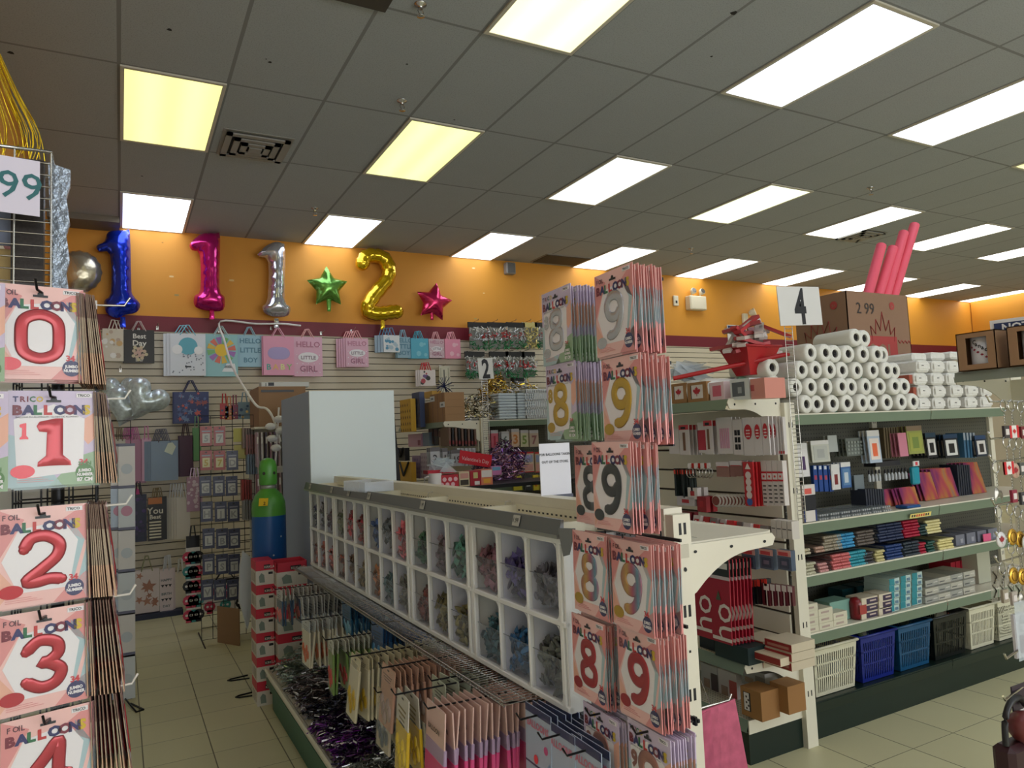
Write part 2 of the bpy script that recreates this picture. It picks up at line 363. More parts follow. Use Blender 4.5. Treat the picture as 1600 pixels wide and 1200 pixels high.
def light_proto(c):
    if c not in PL:
        t = thing('ceiling_light', '', 'light fixture')
        f = MB(); a, b_ = TX / 2 - 0.006, TY / 2 - 0.006; i, j = 0.285, 0.578
        for p, q in (((-a, -b_, -0.012), (a, -j, 0.0)), ((-a, j, -0.012), (a, b_, 0.0)), ((-a, -j, -0.012), (-i, j, 0.0)), ((i, -j, -0.012), (a, j, 0.0))): f.box(p, q, m_frame)
        f.build('frame', t)
        MB().box((-i, -j, -0.008), (i, j, -0.002), LENS[c]).build('lens', t)
        PL[c] = Proto(t)
    return PL[c]
names = {'yellow': 'yellow', 'green': 'pale green', 'cream': 'cream', 'white': 'white', 'cool': 'cool white', 'soft': 'soft white', 'mint': 'mint white'}
rows = [(0, ['cool', 'cool', 'cool', 'white', 'white', 'white', 'white', 'white', 'white'], 'row along the back wall'),
        (1, ['yellow', 'green', 'soft', 'mint', 'white', 'white', 'white', 'white', 'white'], 'middle row'),
        (2, [None, 'cream', 'cool', 'cool', 'green', 'white', 'white', 'white'], 'nearest row')]
for r, cs, rn in rows:
    for c, k in enumerate(cs):
        if k: light_proto(k).put('%s ceiling light, %s from the left in the %s' % (names[k], ORD[c], rn), (LX0 + c * 3 * TX, LY0 - r * 2 * TY, CZ), 0, 'ceiling lights in the ' + rn)
for r in (3, 4, 5):
    for c in range(0, 7): light_proto('white' if c % 2 else 'cool').put('white ceiling light, %s of its row, %s row behind the photographer' % (ORD[c], ORD[r - 3]), (LX0 + c * 3 * TX, LY0 - r * 2 * TY, CZ), 0, 'ceiling lights behind the photographer')

# square ceiling air vents with nested rings
def vent(x, y, label, s=0.27):
    t = thing('ceiling_vent', label, 'vent', (x, y, CZ)); f = MB(); mv = mat('vent_grey', (150, 148, 142), 0.5); md = mat('vent_dark', (46, 46, 46), 0.9)
    f.box((-s * 0.93, -s * 0.93, -0.012), (s * 0.93, s * 0.93, -0.002), md); f.box((-s * 1.1, -s * 1.1, -0.006), (s * 1.1, s * 1.1, 0), mv)
    f.build('duct_opening', t); g = MB()
    for k, q in enumerate((1.0, 0.72, 0.46)):
        a = s * q; w_ = s * 0.19; zz = -0.016 - k * 0.006
        for p, r in (((-a, -a, zz - 0.012), (a, -a + w_, zz)), ((-a, a - w_, zz - 0.012), (a, a, zz)), ((-a, -a, zz - 0.012), (-a + w_, a, zz)), ((a - w_, -a, zz - 0.012), (a, a, zz))): g.box(p, r, mv)
    g.box((-s * 0.2, -s * 0.2, -0.045), (s * 0.2, s * 0.2, -0.03), mv); g.build('vanes', t)
q = at(398, 228, 'Z', CZ); vent(q.x, q.y, 'square grey ceiling air vent beside the yellow light', 0.235)
vent(8.35, 5.85, 'square grey ceiling air vent above the pink pool noodles', 0.21)
one('return_grille', MB().box((-0.34, -0.2, -0.015), (0.34, 0.2, 0), mat('grille_dark', (72, 66, 60), 0.8)).box((-0.36, -0.22, -0.008), (0.36, 0.22, 0), mat('vent_grey', (150, 148, 142))), 'dark return air grille in the ceiling above the back wall speaker', 'vent', (at(870, 409, 'Z', CZ).x, 8.2, CZ))
one('return_grille', MB().box((-0.16, -0.4, -0.015), (0.16, 0.4, 0), mat('grille_dark', (72, 66, 60), 0.8)), 'grey ceiling grille at the top edge of the picture, above the sprinkler', 'vent', (at(560, 0, 'Z', CZ).x, at(560, 0, 'Z', CZ).y - 0.37, CZ))
# sprinklers
sp_ = thing('sprinkler_head', '', 'sprinkler'); k = MB(); ch = mat('chrome', (190, 190, 190), 0.2, 1.0)
k.lathe([(0.035, 0), (0.035, -0.006), (0.014, -0.012), (0.012, -0.03)], ch); k.build('base', sp_)
k = MB(); k.tube([(0.012, 0, -0.025), (0.02, 0, -0.045), (0.004, 0, -0.07)], 0.003, ch); k.tube([(-0.012, 0, -0.025), (-0.02, 0, -0.045), (-0.004, 0, -0.07)], 0.003, ch); k.lathe([(0.0, -0.068), (0.022, -0.07), (0.022, -0.073), (0, -0.073)], ch); k.build('deflector', sp_)
sp_ = Proto(sp_)
for (x, y, l) in ((1.749, 4.654, 'between the yellow and pale green lights'), (1.734, 7.189, 'in front of the second light of the back row'), (6.772, 4.585, 'beside the mint white light'), (6.657, 7.117, 'above the emergency light'), (1.457, 3.542, 'at the top edge of the picture')):
    sp_.put('small chrome sprinkler head, ' + l, (x, y, CZ), 20, 'sprinkler heads on the ceiling')
# wall speaker, emergency light, alarm button
one('wall_speaker', MB().rbox((-0.07, -0.1, -0.08), (0.07, 0, 0.08), 0.012, mat('speaker_grey', (140, 138, 130), 0.5)).box((-0.055, -0.104, -0.065), (0.055, -0.1, 0.065), mat('speaker_mesh', (105, 104, 100), 0.8)), 'small grey speaker box high on the yellow wall', 'speaker', (4.64, WY + 0.02, 3.9))
t = thing('emergency_light', 'cream emergency light box with two lamp heads on the yellow wall', 'emergency light', (7.93, WY + 0.02, 3.6)); mc = mat('cream_plastic', (225, 215, 190), 0.4)
MB().rbox((-0.17, -0.12, -0.12), (0.17, 0, 0.1), 0.012, mc).box((-0.15, -0.124, -0.1), (0.15, -0.12, 0.08), mc).build('battery_box', t)
for x in (-0.07, 0.11):
    h = MB(); h.lathe([(0.02, 0), (0.045, 0.02), (0.05, 0.06), (0.046, 0.065)], mc, TR(x, -0.05, 0.16) @ RX(70)); h.cyl((x, -0.05, 0.1), (x, -0.04, 0.16), 0.012, mc); h.disc((0, 0, 0), 0.04, mat('lamp_glass', (90, 85, 80), 0.1), TR(x, -0.118, 0.185) @ RX(-20)); h.build('lamp_head', t)
one('pull_station', MB().rbox((-0.05, -0.03, -0.08), (0.05, 0, 0.08), 0.008, mc).box((-0.015, -0.036, -0.04), (0.015, -0.03, 0.0), mat('dark', (40, 38, 36))), 'small cream wall switch box left of the emergency light', 'switch', (7.56, WY + 0.02, 3.62))
t = thing('wall_lamp', 'small cream spotlight head on the yellow wall right of the emergency light', 'spotlight', (9.0, WY + 0.02, 3.42))
MB().rbox((-0.05, -0.06, -0.1), (0.05, 0, 0.06), 0.01, mc).build('mount', t); MB().lathe([(0.03, 0), (0.055, 0.03), (0.06, 0.1)], mc, TR(0.05, -0.08, 0.05) @ RX(70) @ RY(30)).build('lamp_head', t)
def notice(x, y, z, label, w_=0.42, h_=0.3, body=True):
    n = MB(); wh = mat('sign_white', (228, 228, 224), 0.4); nb = mat('sign_navy', (28, 48, 92), 0.4)
    n.box((-w_ / 2, -0.006, -h_ / 2), (w_ / 2, 0, h_ / 2), wh); n.box((-w_ / 2 + 0.012, -0.008, h_ * 0.12), (w_ / 2 - 0.012, -0.006, h_ / 2 - 0.012), nb)
    n.text('NOTICE', h_ * 0.26, wh, TR(0, -0.0095, h_ * 0.2), 0.03, 'CENTER')
    if body:
        for i, s_ in enumerate(('THESE PREMISES ARE', 'UNDER VIDEO', 'SURVEILLANCE')): n.text(s_, h_ * 0.12, nb, TR(0, -0.0075, h_ * (-0.02 - 0.16 * i)), 0.01, 'CENTER')
    return one('notice_sign', n, label, 'sign', (x, y, z))
notice(8.8, WY - 0.005, 3.13, 'white and navy NOTICE sign on the back wall left of the 4 sign')
# ---------------------------------------------------------------- shelving
m_cream = mat('shelf_cream', (222, 216, 196), 0.38, noise=0.04, nscale=8)
m_lip = mat('shelf_lip_green', (112, 128, 108), 0.35, noise=0.06, nscale=6)
m_kick = mat('kick_dark_green', (14, 34, 28), 0.35, noise=0.2, nscale=4)
m_kickg = mat('kick_green', (24, 92, 72), 0.4)
m_peg_c = hole_mat('pegboard_cream', (176, 182, 196), 0.0254, 0.0042, 'YZ')
m_peg_x = hole_mat('pegboard_taupe', (84, 84, 74), 0.0254, 0.0042, 'XZ')
m_perf = hole_mat('perforated_deck', (224, 220, 200), 0.018, 0.004, 'XY', (120, 116, 100))
m_dark = mat('dark_metal', (34, 34, 36), 0.4, 0.4)
m_wire = mat('black_wire', (24, 24, 26), 0.35, 0.5)
m_chrome = mat('chrome_wire', (200, 198, 192), 0.22, 1.0)
m_whw = mat('white_wire', (225, 222, 210), 0.35)
def post(mb, x, y, z1, w_=0.05, d=0.03, m=None, z0=0.0, face=-1):
    m = m or m_cream; mb.box((x, y, z0), (x + w_, y + d, z1), m); z = 0.25
    while z < z1:                                    # pairs of bracket slots
        for q in (0.3, 0.62): mb.box((x + w_ * q, y - 0.001, z), (x + w_ * (q + 0.09), y, z + 0.028), m_dark)
        z += 0.34
def bracket(mb, length, m=None, M=ID):
    """shelf bracket: deep at the upright, curved underside, along +x from 0; thickness along y"""
    pts = [(0, 0), (length, 0), (length + 0.012, -0.02), (length, -0.05)] + [(length * (0.8 - 0.72 * k / 7), -0.055 - 0.13 * (k / 7) ** 2.2) for k in range(8)] + [(0, -0.2)]
    mb.prism(pts, 0, 0.004, m or m_cream, M)
    for a in (0.09, 0.5, 0.9): mb.disc((length * a, -0.001, -0.03), 0.006, m_dark, M)

# centre run with the balloon bins: spine along y
SX = 1.262; GY0, GY1 = 1.50, 4.83
t = thing('gondola_shelving', 'cream metal gondola shelving down the middle carrying the balloon bins', 'shelving', (0, 0, 0))
k = MB(); k.box((0.83, GY0, 0.0), (1.76, GY1, 0.15), m_kickg); k.build('kick_plate', t)
k = MB(); k.box((0.80, GY0, 0.15), (SX, GY1, 0.235), m_cream); k.box((0.795, GY0, 0.155), (0.80, GY1, 0.20), m_kickg)
k.prism([(0.80, 0.235), (0.785, 0.242), (0.79, 0.256), (0.805, 0.25), (0.82, 0.235)], GY0, GY1, m_cream); k.box((SX + 0.05, GY0, 0.15), (1.76, GY1, 0.235), m_cream); k.build('base_deck', t)
k = MB(); k.box((SX, GY0, 0.2), (SX + 0.03, GY1, 1.40), m_peg_c); k.build('pegboard_panel', t)
k = MB(); k.box((SX - 0.012, GY0, 1.385), (SX + 0.05, GY1, 1.417), m_cream); k.box((SX - 0.014, GY0, 1.345), (SX, GY1, 1.385), m_cream)
y = GY0 + 0.3
while y < GY1: k.box((SX - 0.0155, y, 1.36), (SX - 0.0138, y + 0.012, 1.366), m_dark); y += 0.028
k.build('top_rail', t)
for y in (GY0 - 0.03, 2.63, 3.85, GY1):
    p = MB(); p.box((SX - 0.008, y, 0), (SX + 0.05, y + 0.03, 1.402), m_cream)
    z = 0.3
    while z < 1.4:
        for q in (0.010, 0.026): p.box((SX + q, y - 0.001, z), (SX + q + 0.008, y, z + 0.03), m_dark)
        p.box((SX + 0.02, y - 0.001, z - 0.09), (SX + 0.026, y, z - 0.084), m_dark); z += 0.21
    if y < 2: p.box((SX + 0.008, y - 0.002, 1.29), (SX + 0.038, y, 1.325), mat('cream_dark', (196, 190, 170))); p.disc((SX + 0.023, y - 0.002, 1.26), 0.005, m_dark)  # darker cream plate on the near upright
    p.build('upright', t)
# narrow perforated shelf on the far side of the centre run
k = MB(); k.box((SX + 0.05, GY0, 1.312), (1.62, 2.62, 1.322), m_cream); [k.box((SX + 0.08 + 0.03 * j, GY0 + 0.05 + 0.035 * i, 1.322), (SX + 0.084 + 0.03 * j, GY0 + 0.07 + 0.035 * i, 1.3224), mat('slot_grey', (120, 114, 100), 0.7)) for i in range(30) for j in range(3)]; k.prism([(1.62, 1.322), (1.634, 1.326), (1.634, 1.285), (1.62, 1.285)], GY0, 2.62, m_cream); k.build('side_shelf', t)
k = MB(); bracket(k, 0.318, M=TR(SX + 0.05, GY0 - 0.01, 1.318) @ SC(1, 1, 0.68)); k.build('shelf_bracket', t)

# gondola with a -x end face and a -y front run: used for aisles 4 and 2
def corner_gondola(label, X, Y, zs, end_zs, length, ztop, seam, depth=0.46, base=0.18):
    t = thing('gondola_shelving', label, 'shelving', (X, Y, 0))
    k = MB(); k.box((0.06, 0.02, 0), (length, 0.9, base - 0.03), m_kick); k.box((-0.37, 0.0, 0), (0.05, 1.2, base - 0.03), m_kick); k.build('kick_plate', t)
    k = MB(); k.box((0.05, depth + 0.01, base), (length, depth + 0.03, ztop), m_peg_x); k.build('back_panel', t)
    k = MB(); z = base
    while z < ztop - 0.05: k.box((-0.012, 0.02, z + 0.004), (0.0, 1.2, min(ztop, z + 0.112)), m_cream); z += 0.12
    k.box((0.0, 0.02, base), (0.012, 1.2, ztop), m_slot); k.build('slatwall_panel', t)
    for y in (-0.03, 1.2):
        p = MB(); post(p, 0, y, ztop + 0.02, 0.075); p.build('upright', t)
    for x in (length * 0.5, length): p = MB(); post(p, x, depth - 0.01, ztop); p.build('upright', t)
    for i, z in enumerate(zs):
        h = 0.054; k = MB(); k.box((0.075, 0.012, z - 0.012), (length, depth, z), m_kick if z < 0.3 else m_cream)
        for a, b in ((0.075, seam), (seam + 0.006, length)):
            k.add([(a, 0.014, z + 0.004), (b, 0.014, z + 0.004), (b, -0.004, z - 0.002), (a, -0.004, z - 0.002), (a, 0.006, z - h), (b, 0.006, z - h)], [(3, 2, 1, 0), (4, 5, 2, 3)], m_lip if z > 0.3 else m_kick)
            k.box((a, 0.0, z - 0.006), (b, 0.014, z + 0.006), m_cream if z > 0.3 else m_kick)
        k.build('shelf', t)
    for i, z in enumerate(end_zs):
        k = MB(); k.box((-0.36, 0.0, z - 0.01), (0, 1.2, z), m_perf)
        k.add([(-0.36, 0, z + 0.006), (-0.36, 1.2, z + 0.006), (-0.385, 1.2, z - 0.045), (-0.385, 0, z - 0.045), (-0.36, 0, z - 0.05), (-0.36, 1.2, z - 0.05)], [(0, 1, 2, 3), (3, 2, 5, 4)], m_lip); k.build('end_shelf', t)
        k = MB(); bracket(k, 0.36, M=SC(-1, 1, 1) @ TR(0, -0.004, z + 0.008)) if z > 0.3 else k.box((-0.37, -0.006, z - 0.055), (0, 0, z + 0.008), m_cream)
        k.build('end_bracket', t)
    return t
G4 = (3.03, 2.66)
corner_gondola('tall cream and green gondola shelving under the 4 sign, stocked on five levels', 3.03, 2.66, (1.675, 1.10, 0.83, 0.535, 0.19), (1.76, 0.47, 0.20), 2.75, 1.72, 1.30)
corner_gondola('far cream and green gondola shelving under the 2 sign by the back wall', 3.0, 6.2, (1.79, 1.16, 0.85, 0.5, 0.19), (1.79, 1.05, 0.5, 0.20), 3.2, 1.80, 1.3)

# ladder-like wire standards and the aisle signs
def ladder(x, y, z0, z1, w_, label, m):
    k = MB()
    for q in (0, w_): k.cyl((q, 0, z0), (q, 0, z1), 0.0025, m, seg=5)
    z = z0 + 0.01
    while z < z1: k.cyl((0, 0, z), (w_, 0, z), 0.0018, m, seg=4); z += 0.021
    return one('wire_strip', k, label, 'wire rack', (x, y, 0))
ladder(3.06, 2.618, 1.13, 2.16, 0.058, 'narrow chrome wire ladder strip clipped to the upright under the 4 sign', m_chrome)
ladder(3.02, 6.158, 1.25, 2.2, 0.06, 'narrow chrome wire ladder strip on the upright under the 2 sign', m_chrome)
def aisle_sign(n, pts, label):
    c = sum((p for p in pts), Vector()) / 4; W_ = (pts[1] - pts[0]).length; H_ = (pts[0] - pts[3]).length
    k = MB(); k.box((-W_ / 2, -0.002, -H_ / 2), (W_ / 2, 0.002, H_ / 2), mat('sign_paper', (216, 214, 210), 0.3)); k.text(n, H_ * 1.25, mat('sign_black', (22, 22, 26), 0.5), TR(0.0, -0.0035, -H_ * 0.44), 0.03, 'CENTER', 0.66)
    k.box((-W_ / 2, 0.002, -H_ / 2), (W_ / 2, 0.003, -H_ / 2 + 0.004), m_chrome)
    return one('aisle_sign', k, label, 'sign', c, 0, ry=-3)
aisle_sign('4', [at(1217, 452, 'Y', 2.6), at(1281, 443, 'Y', 2.6), at(1281, 505, 'Y', 2.6), at(1217, 513, 'Y', 2.6)], 'white paper aisle sign with a black 4 above the wire strip')
aisle_sign('2', [at(747, 559, 'Y', 6.14), at(770, 560, 'Y', 6.14), at(770, 592, 'Y', 6.14), at(748, 592, 'Y', 6.14)], 'white paper aisle sign with a black 2 near the back wall')

# bin units: 3 x 2 cells each
m_bin = mat('bin_white', (240, 240, 236), 0.3); m_binin = mat('bin_inside', (222, 224, 236), 0.45)
m_acr = film_mat('clear_acrylic', (205, 212, 222), 0.16, 0.05)
BX, BZ0, BZ1, BL = 1.07, 0.868, 1.338, 0.61
BY = [1.715 + i * 0.608 for i in range(5)]
def bin_unit():
    t = thing('bin_unit', '', 'bin')
    H = BZ1 - BZ0; f = MB(); fw = 0.016; cw = (BL - 0.05) / 3
    f.box((0.172, 0, 0), (0.18, BL - 0.004, H), m_binin)                       # back
    f.box((0, 0.0, 0), (0.18, 0.008, H), m_bin); f.box((0, BL - 0.012, 0), (0.18, BL - 0.004, H), m_bin)
    for i in (0, 1, 2, 3):
        y = 0.013 + i * (cw + 0.002); wq = 0.018 if i in (0, 3) else 0.012
        f.rbox((-0.006, y, 0), (0.012, y + wq, H), 0.003, m_bin)
        if i in (1, 2): f.box((0.0, y + 0.003, 0), (0.18, y + 0.009, H), m_binin)
    for j, z in enumerate((0, H / 2 - 0.008, H - 0.018)):
        f.rbox((-0.006, 0, z), (0.012, BL - 0.004, z + (0.018 if j != 1 else 0.016)), 0.003, m_bin)
        f.add([(0, 0.01, z + 0.012), (0, BL - 0.01, z + 0.012), (0.18, BL - 0.01, z - 0.0 + 0.004), (0.18, 0.01, z + 0.004)], [(0, 1, 2, 3)], m_binin)
    for i in range(3):                                                           # rounded corners
        for j in range(2):
            y0 = 0.013 + i * (cw + 0.002) + (0.018 if i == 0 else 0.012); y1 = 0.013 + (i + 1) * (cw + 0.002); z0 = 0.018 if j == 0 else H / 2 + 0.008; z1 = H / 2 - 0.008 if j == 0 else H - 0.018; r = 0.018
            for (cy, cz, sy, sz) in ((y0, z0, 1, 1), (y1, z0, -1, 1), (y0, z1, 1, -1), (y1, z1, -1, -1)):
                arc = [(cy + sy * r * (1 - math.sin(a)), cz + sz * r * (1 - math.cos(a))) for a in (0, PI / 8, PI / 4, 3 * PI / 8, PI / 2)]
                f.add([(-0.0055, cy, cz)] + [(-0.0055, a, b) for a, b in arc], [(0, q, q + 1) for q in range(1, 5)], m_bin)
    f.build('bin_frame', t)
    for i in range(3):
        for j in range(2):
            y0 = 0.013 + i * (cw + 0.002) + 0.01; z0 = 0.012 if j == 0 else H / 2; g = MB()
            g.add([(0.0, y0, z0), (0.0, y0 + cw - 0.006, z0), (0.004, y0 + cw - 0.006, z0 + 0.118), (0.004, y0, z0 + 0.118)], [(0, 1, 2, 3)], m_acr)
            g.cyl((0.004, y0, z0 + 0.118), (0.004, y0 + cw - 0.006, z0 + 0.118), 0.0012, mat('acrylic_edge', (120, 125, 130), 0.2), seg=4); g.build('clear_front', t)
    return Proto(t)
bu = bin_unit()
for i, y in enumerate(BY): bu.put('white divided balloon bin unit, %s from the photographer on the middle gondola' % ORD[i], (BX, y, BZ0), 0, 'balloon bin units')
# balloons heaped in the bins, far unit first
BC = [[('navy', (34, 44, 84)), ('grey', (110, 108, 112)), ('plum', (86, 58, 74)), ('orange', (186, 108, 84)), ('dusty red', (150, 84, 76)), ('coral', (178, 92, 84))],
      [('olive', (108, 116, 84)), ('pink and crimson', (190, 60, 78)), ('crimson', (150, 28, 44)), ('rust', (140, 74, 58)), ('brown', (120, 92, 74)), ('tan', (138, 118, 82))],
      [('royal blue', (58, 88, 146)), ('slate', (90, 98, 108)), ('pink', (196, 92, 106)), ('orange peach', (204, 138, 96)), ('teal grey', (92, 122, 128)), ('silver grey', (128, 128, 122))],
      [('dark green', (40, 84, 58)), ('mauve grey', (104, 86, 98)), ('sea green', (70, 128, 112)), ('maroon', (112, 56, 50)), ('dark gold', (118, 108, 62)), ('olive gold', (130, 122, 74))],
      [('dusty mauve', (128, 82, 96)), ('violet', (74, 64, 124)), ('pewter', (92, 90, 104)), ('deep teal', (48, 92, 104)), ('blue', (28, 92, 142)), ('smoke', (86, 90, 84))]]
cwid = (BL - 0.05) / 3
for u_i in range(5):
    y0u = BY[4 - u_i]
    for c in range(6):
        nm, rgb = BC[u_i][c]; j = 1 if c < 3 else 0; i = 2 - (c % 3)
        rnd = random.Random(u_i * 10 + c + 1); mb = MB(); ms = [hue(tuple(max(0, min(255, int(v * f + g))) for v in rgb), rough=0.32) for f, g in ((0.92, 2), (0.62, 0), (1.1, 14))]
        hh = 0.10 + 0.03 * rnd.random()
        for q in range(120):
            y = rnd.uniform(0.012, cwid - 0.016); zt = rnd.random(); x = rnd.uniform(0.012, 0.07)
            z = 0.006 + zt * hh * (0.75 + 0.4 * math.sin(PI * y / cwid)); a = rnd.uniform(0, 180)
            if rnd.random() < 0.6: mb.ball((0, 0, 0), 0.013, rnd.choice(ms), TR(x, y, z + 0.008) @ RX(a) @ RY(rnd.uniform(-40, 40)), 6, 4, (0.45, 0.8, 1.8), 0.14, rnd)
            else: mb.add([(0, -0.014, -0.01), (0.004, 0.012, -0.014), (-0.004, 0.016, 0.012), (0.006, -0.01, 0.016), (-0.01, 0, 0)], [(0, 1, 4), (1, 2, 4), (2, 3, 4), (3, 0, 4)], rnd.choice(ms), TR(x * 0.6, y, z + 0.012) @ RX(a))
        rowt = 'upper' if j else 'lower'
        one('party_balloons', mb, 'heap of %s party balloons in the %s row of the %s bin unit' % (nm, rowt, ORD[4 - u_i]), 'balloons', (BX + 0.006, y0u + 0.02 + i * (cwid + 0.002) + 0.006, BZ0 + (BZ1 - BZ0) / 2 * j + 0.012), group='balloons in the bins', kind='stuff')
# aluminium price rail along the bin tops, with empty tray tops behind
t = thing('price_rail', 'long dull aluminium price channel along the top edge of the bins', 'rail', (0, 0, 0)); k = MB()
k.prism([(BX - 0.03, 1.348), (BX - 0.018, 1.392), (BX - 0.01, 1.392), (BX - 0.012, 1.342)], 1.69, 4.78, mat('dull_aluminium', (122, 124, 124), 0.32, 0.75)); k.prism([(BX - 0.034, 1.342), (BX - 0.036, 1.352), (BX - 0.01, 1.348), (BX - 0.01, 1.340)], 1.69, 4.78, mat('rail_light', (170, 172, 170), 0.3, 0.6)); k.build('channel', t)
for y in (1.93, 2.7, 3.4, 3.75, 4.1, 4.62):
    k = MB(); k.box((-0.002, -0.02, -0.016), (0, 0.02, 0.016), mat('price_paper', (190, 188, 176), 0.6)); k.text('1.99', 0.02, m_dark, TR(-0.003, 0.018, -0.006) @ RZ(-90), 0.01); k.build('price_ticket', t, (BX - 0.026, y, 1.372), (0, 0.27, 0))
one('end_clip', MB().prism([(0, 0), (0.05, 0), (0.03, -0.07), (0.012, -0.075)], 0, 0.004, mat('rail_grey', (110, 112, 110), 0.4, 0.5)), 'grey metal end clip hanging at the near end of the price channel', 'clip', (BX - 0.035, 1.682, 1.372), -55)
tr = thing('tray', '', 'tray'); k = MB(); mtr = mat('tray_cream', (226, 220, 196), 0.35)
k.box((0, 0, 0), (0.19, 0.585, 0.006), mtr)
for a, b in (((0, 0, 0), (0.19, 0.008, 0.035)), ((0, 0.577, 0), (0.19, 0.585, 0.035)), ((0, 0, 0), (0.008, 0.585, 0.03)), ((0.182, 0, 0), (0.19, 0.585, 0.04))): k.box(a, b, mtr)
k.disc((0, 0, 0), 0.004, m_dark, TR(0.181, 0.1, 0.02) @ RZ(-90)); k.disc((0, 0, 0), 0.004, m_dark, TR(0.181, 0.48, 0.02) @ RZ(-90)); k.build('tray_shell', tr); tr = Proto(tr)
for i, y in enumerate(BY): tr.put('empty cream tray top of the %s bin unit from the photographer' % ORD[i], (BX - 0.005, y + 0.01, 1.344), 0, 'tray tops on the bins')
k = MB(); mcl = film_mat('clear_plastic', (225, 232, 240), 0.35, 0.08)
for a, b in (((0, 0, 0), (0.15, 0.3, 0.003)), ((0, 0, 0), (0.003, 0.3, 0.05)), ((0.147, 0, 0), (0.15, 0.3, 0.05)), ((0, 0, 0), (0.15, 0.003, 0.05)), ((0, 0.297, 0), (0.15, 0.3, 0.05))): k.box(a, b, mcl)
for i in range(7): k.box((0.0, 0.02 + i * 0.04, 0.003), (0.15, 0.024 + i * 0.04, 0.02), mcl)
one('clear_tray', k, 'clear plastic divided tray lying on the bin tops by the cabinet', 'tray', (1.04, 3.45, 1.385), 4)
one('wire_hook', MB().tube([(0, 0, 0), (-0.06, 0.0, 0.0), (-0.2, 0.0, 0.012), (-0.22, 0.0, 0.03)], 0.003, m_wire), 'black wire peg hook sticking out above the far bin tops', 'hook', (1.25, 4.4, 1.36), 30)
for (y, l) in ((4.15, 'farthest'), (3.1, 'second farthest'), (2.35, 'nearest')): one('rail_clip', MB().tube([(0, 0, 0.02), (-0.02, 0, 0.02), (-0.03, 0, -0.01), (-0.03, 0, -0.035), (-0.045, 0, -0.03)], 0.003, m_whw), 'white wire clip hanging on the pegboard rail behind the bins, %s of three' % l, 'clip', (SX - 0.012, y, 1.37), 0, 'white rail clips')
# wire shelf under the bins
t = thing('wire_shelf', 'chrome wire mesh shelf running under the balloon bins', 'wire shelf', (0, 0, 0.856))
k = MB()
for x in (0.962, 1.04, 1.12, 1.2, 1.25): k.cyl((x, 1.90, 0), (x, 4.75, 0), 0.0028 if x > 0.97 else 0.0038, m_chrome, seg=5)
k.cyl((0.962, 1.90, 0.012), (0.962, 4.75, 0.012), 0.003, m_chrome, seg=5); k.build('long_wires', t)
k = MB(); y = 1.90; i = 0
while y < 4.76: k.tube([(0.955, y, 0.012), (0.958, y, 0.003), (1.25, y, 0.003)], 0.0016, m_chrome, seg=4); y += 0.021
k.build('cross_wires', t); tag(t.children[-1], None, None)
for y in (1.93, 3.1, 4.4): k = MB(); k.tube([(1.25, y, -0.02), (1.1, y, -0.02), (0.97, y, 0.0)], 0.003, m_wire); k.build('support_arm', t)
# ---------------------------------------------------------------- number balloon packs
PW, PH = 0.165, 0.205
c_pink = hue((244, 194, 186), 'card_pink', 0.35); c_white = hue((238, 232, 232), 'card_white', 0.35); c_rose = hue((226, 146, 142), 'card_rose', 0.35); c_teal = hue((172, 196, 200), 'card_teal', 0.35)
c_lil = hue((206, 190, 214), 'card_lilac', 0.35); c_grn = hue((150, 178, 140), 'card_green', 0.35); c_navy = hue((44, 42, 92), 'card_navy', 0.35); c_red = hue((206, 44, 52), 'card_red', 0.35); c_peach = hue((236, 176, 150), 'card_peach', 0.35)
LET = [hue(c, 'letter_%d' % i, 0.4) for i, c in enumerate(((120, 16, 40), (30, 28, 96), (16, 104, 58), (196, 40, 36), (20, 22, 88), (124, 18, 48), (36, 22, 96), (214, 180, 20)))]
m_slv = film_mat('clear_sleeve', (235, 238, 242), 0.045, 0.06)
FOIL = {'red': mat('foil_red', (170, 12, 28), 0.28, 0.35, coat=0.3), 'silver': mat('foil_silver', (200, 202, 208), 0.22, 0.75), 'gold': mat('foil_gold', (206, 166, 50), 0.25, 0.55), 'black': mat('foil_black', (22, 24, 28), 0.2, 0.2, coat=0.5),
        'rose gold': mat('foil_rose', (176, 120, 106), 0.28, 0.5)}
def rainbow():
    m = bpy.data.materials.new('foil_rainbow'); m.use_nodes = True; nt = m.node_tree; b = nt.nodes['Principled BSDF']; tc = nt.nodes.new('ShaderNodeTexCoord'); sp = nt.nodes.new('ShaderNodeSeparateXYZ'); r = nt.nodes.new('ShaderNodeValToRGB')
    ad = nt.nodes.new('ShaderNodeMath'); ad.operation = 'MULTIPLY_ADD'; nt.links.new(tc.outputs['Object'], sp.inputs[0]); nt.links.new(sp.outputs['X'], ad.inputs[0]); ad.inputs[1].default_value = 7; ad.inputs[2].default_value = 0.5
    nt.links.new(ad.outputs[0], r.inputs[0]); e = r.color_ramp.elements
    for i, (p, c) in enumerate(((0.2, (190, 120, 110)), (0.4, (214, 170, 90)), (0.55, (190, 90, 120)), (0.7, (110, 160, 180)), (0.85, (210, 110, 140)))):
        q = e[i] if i < 2 else e.new(p); q.position = p; q.color = (*lin(c), 1)
    nt.links.new(r.outputs[0], b.inputs['Base Color']); b.inputs['Metallic'].default_value = 0.5; b.inputs['Roughness'].default_value = 0.25; return m
FOIL['rainbow'] = rainbow()
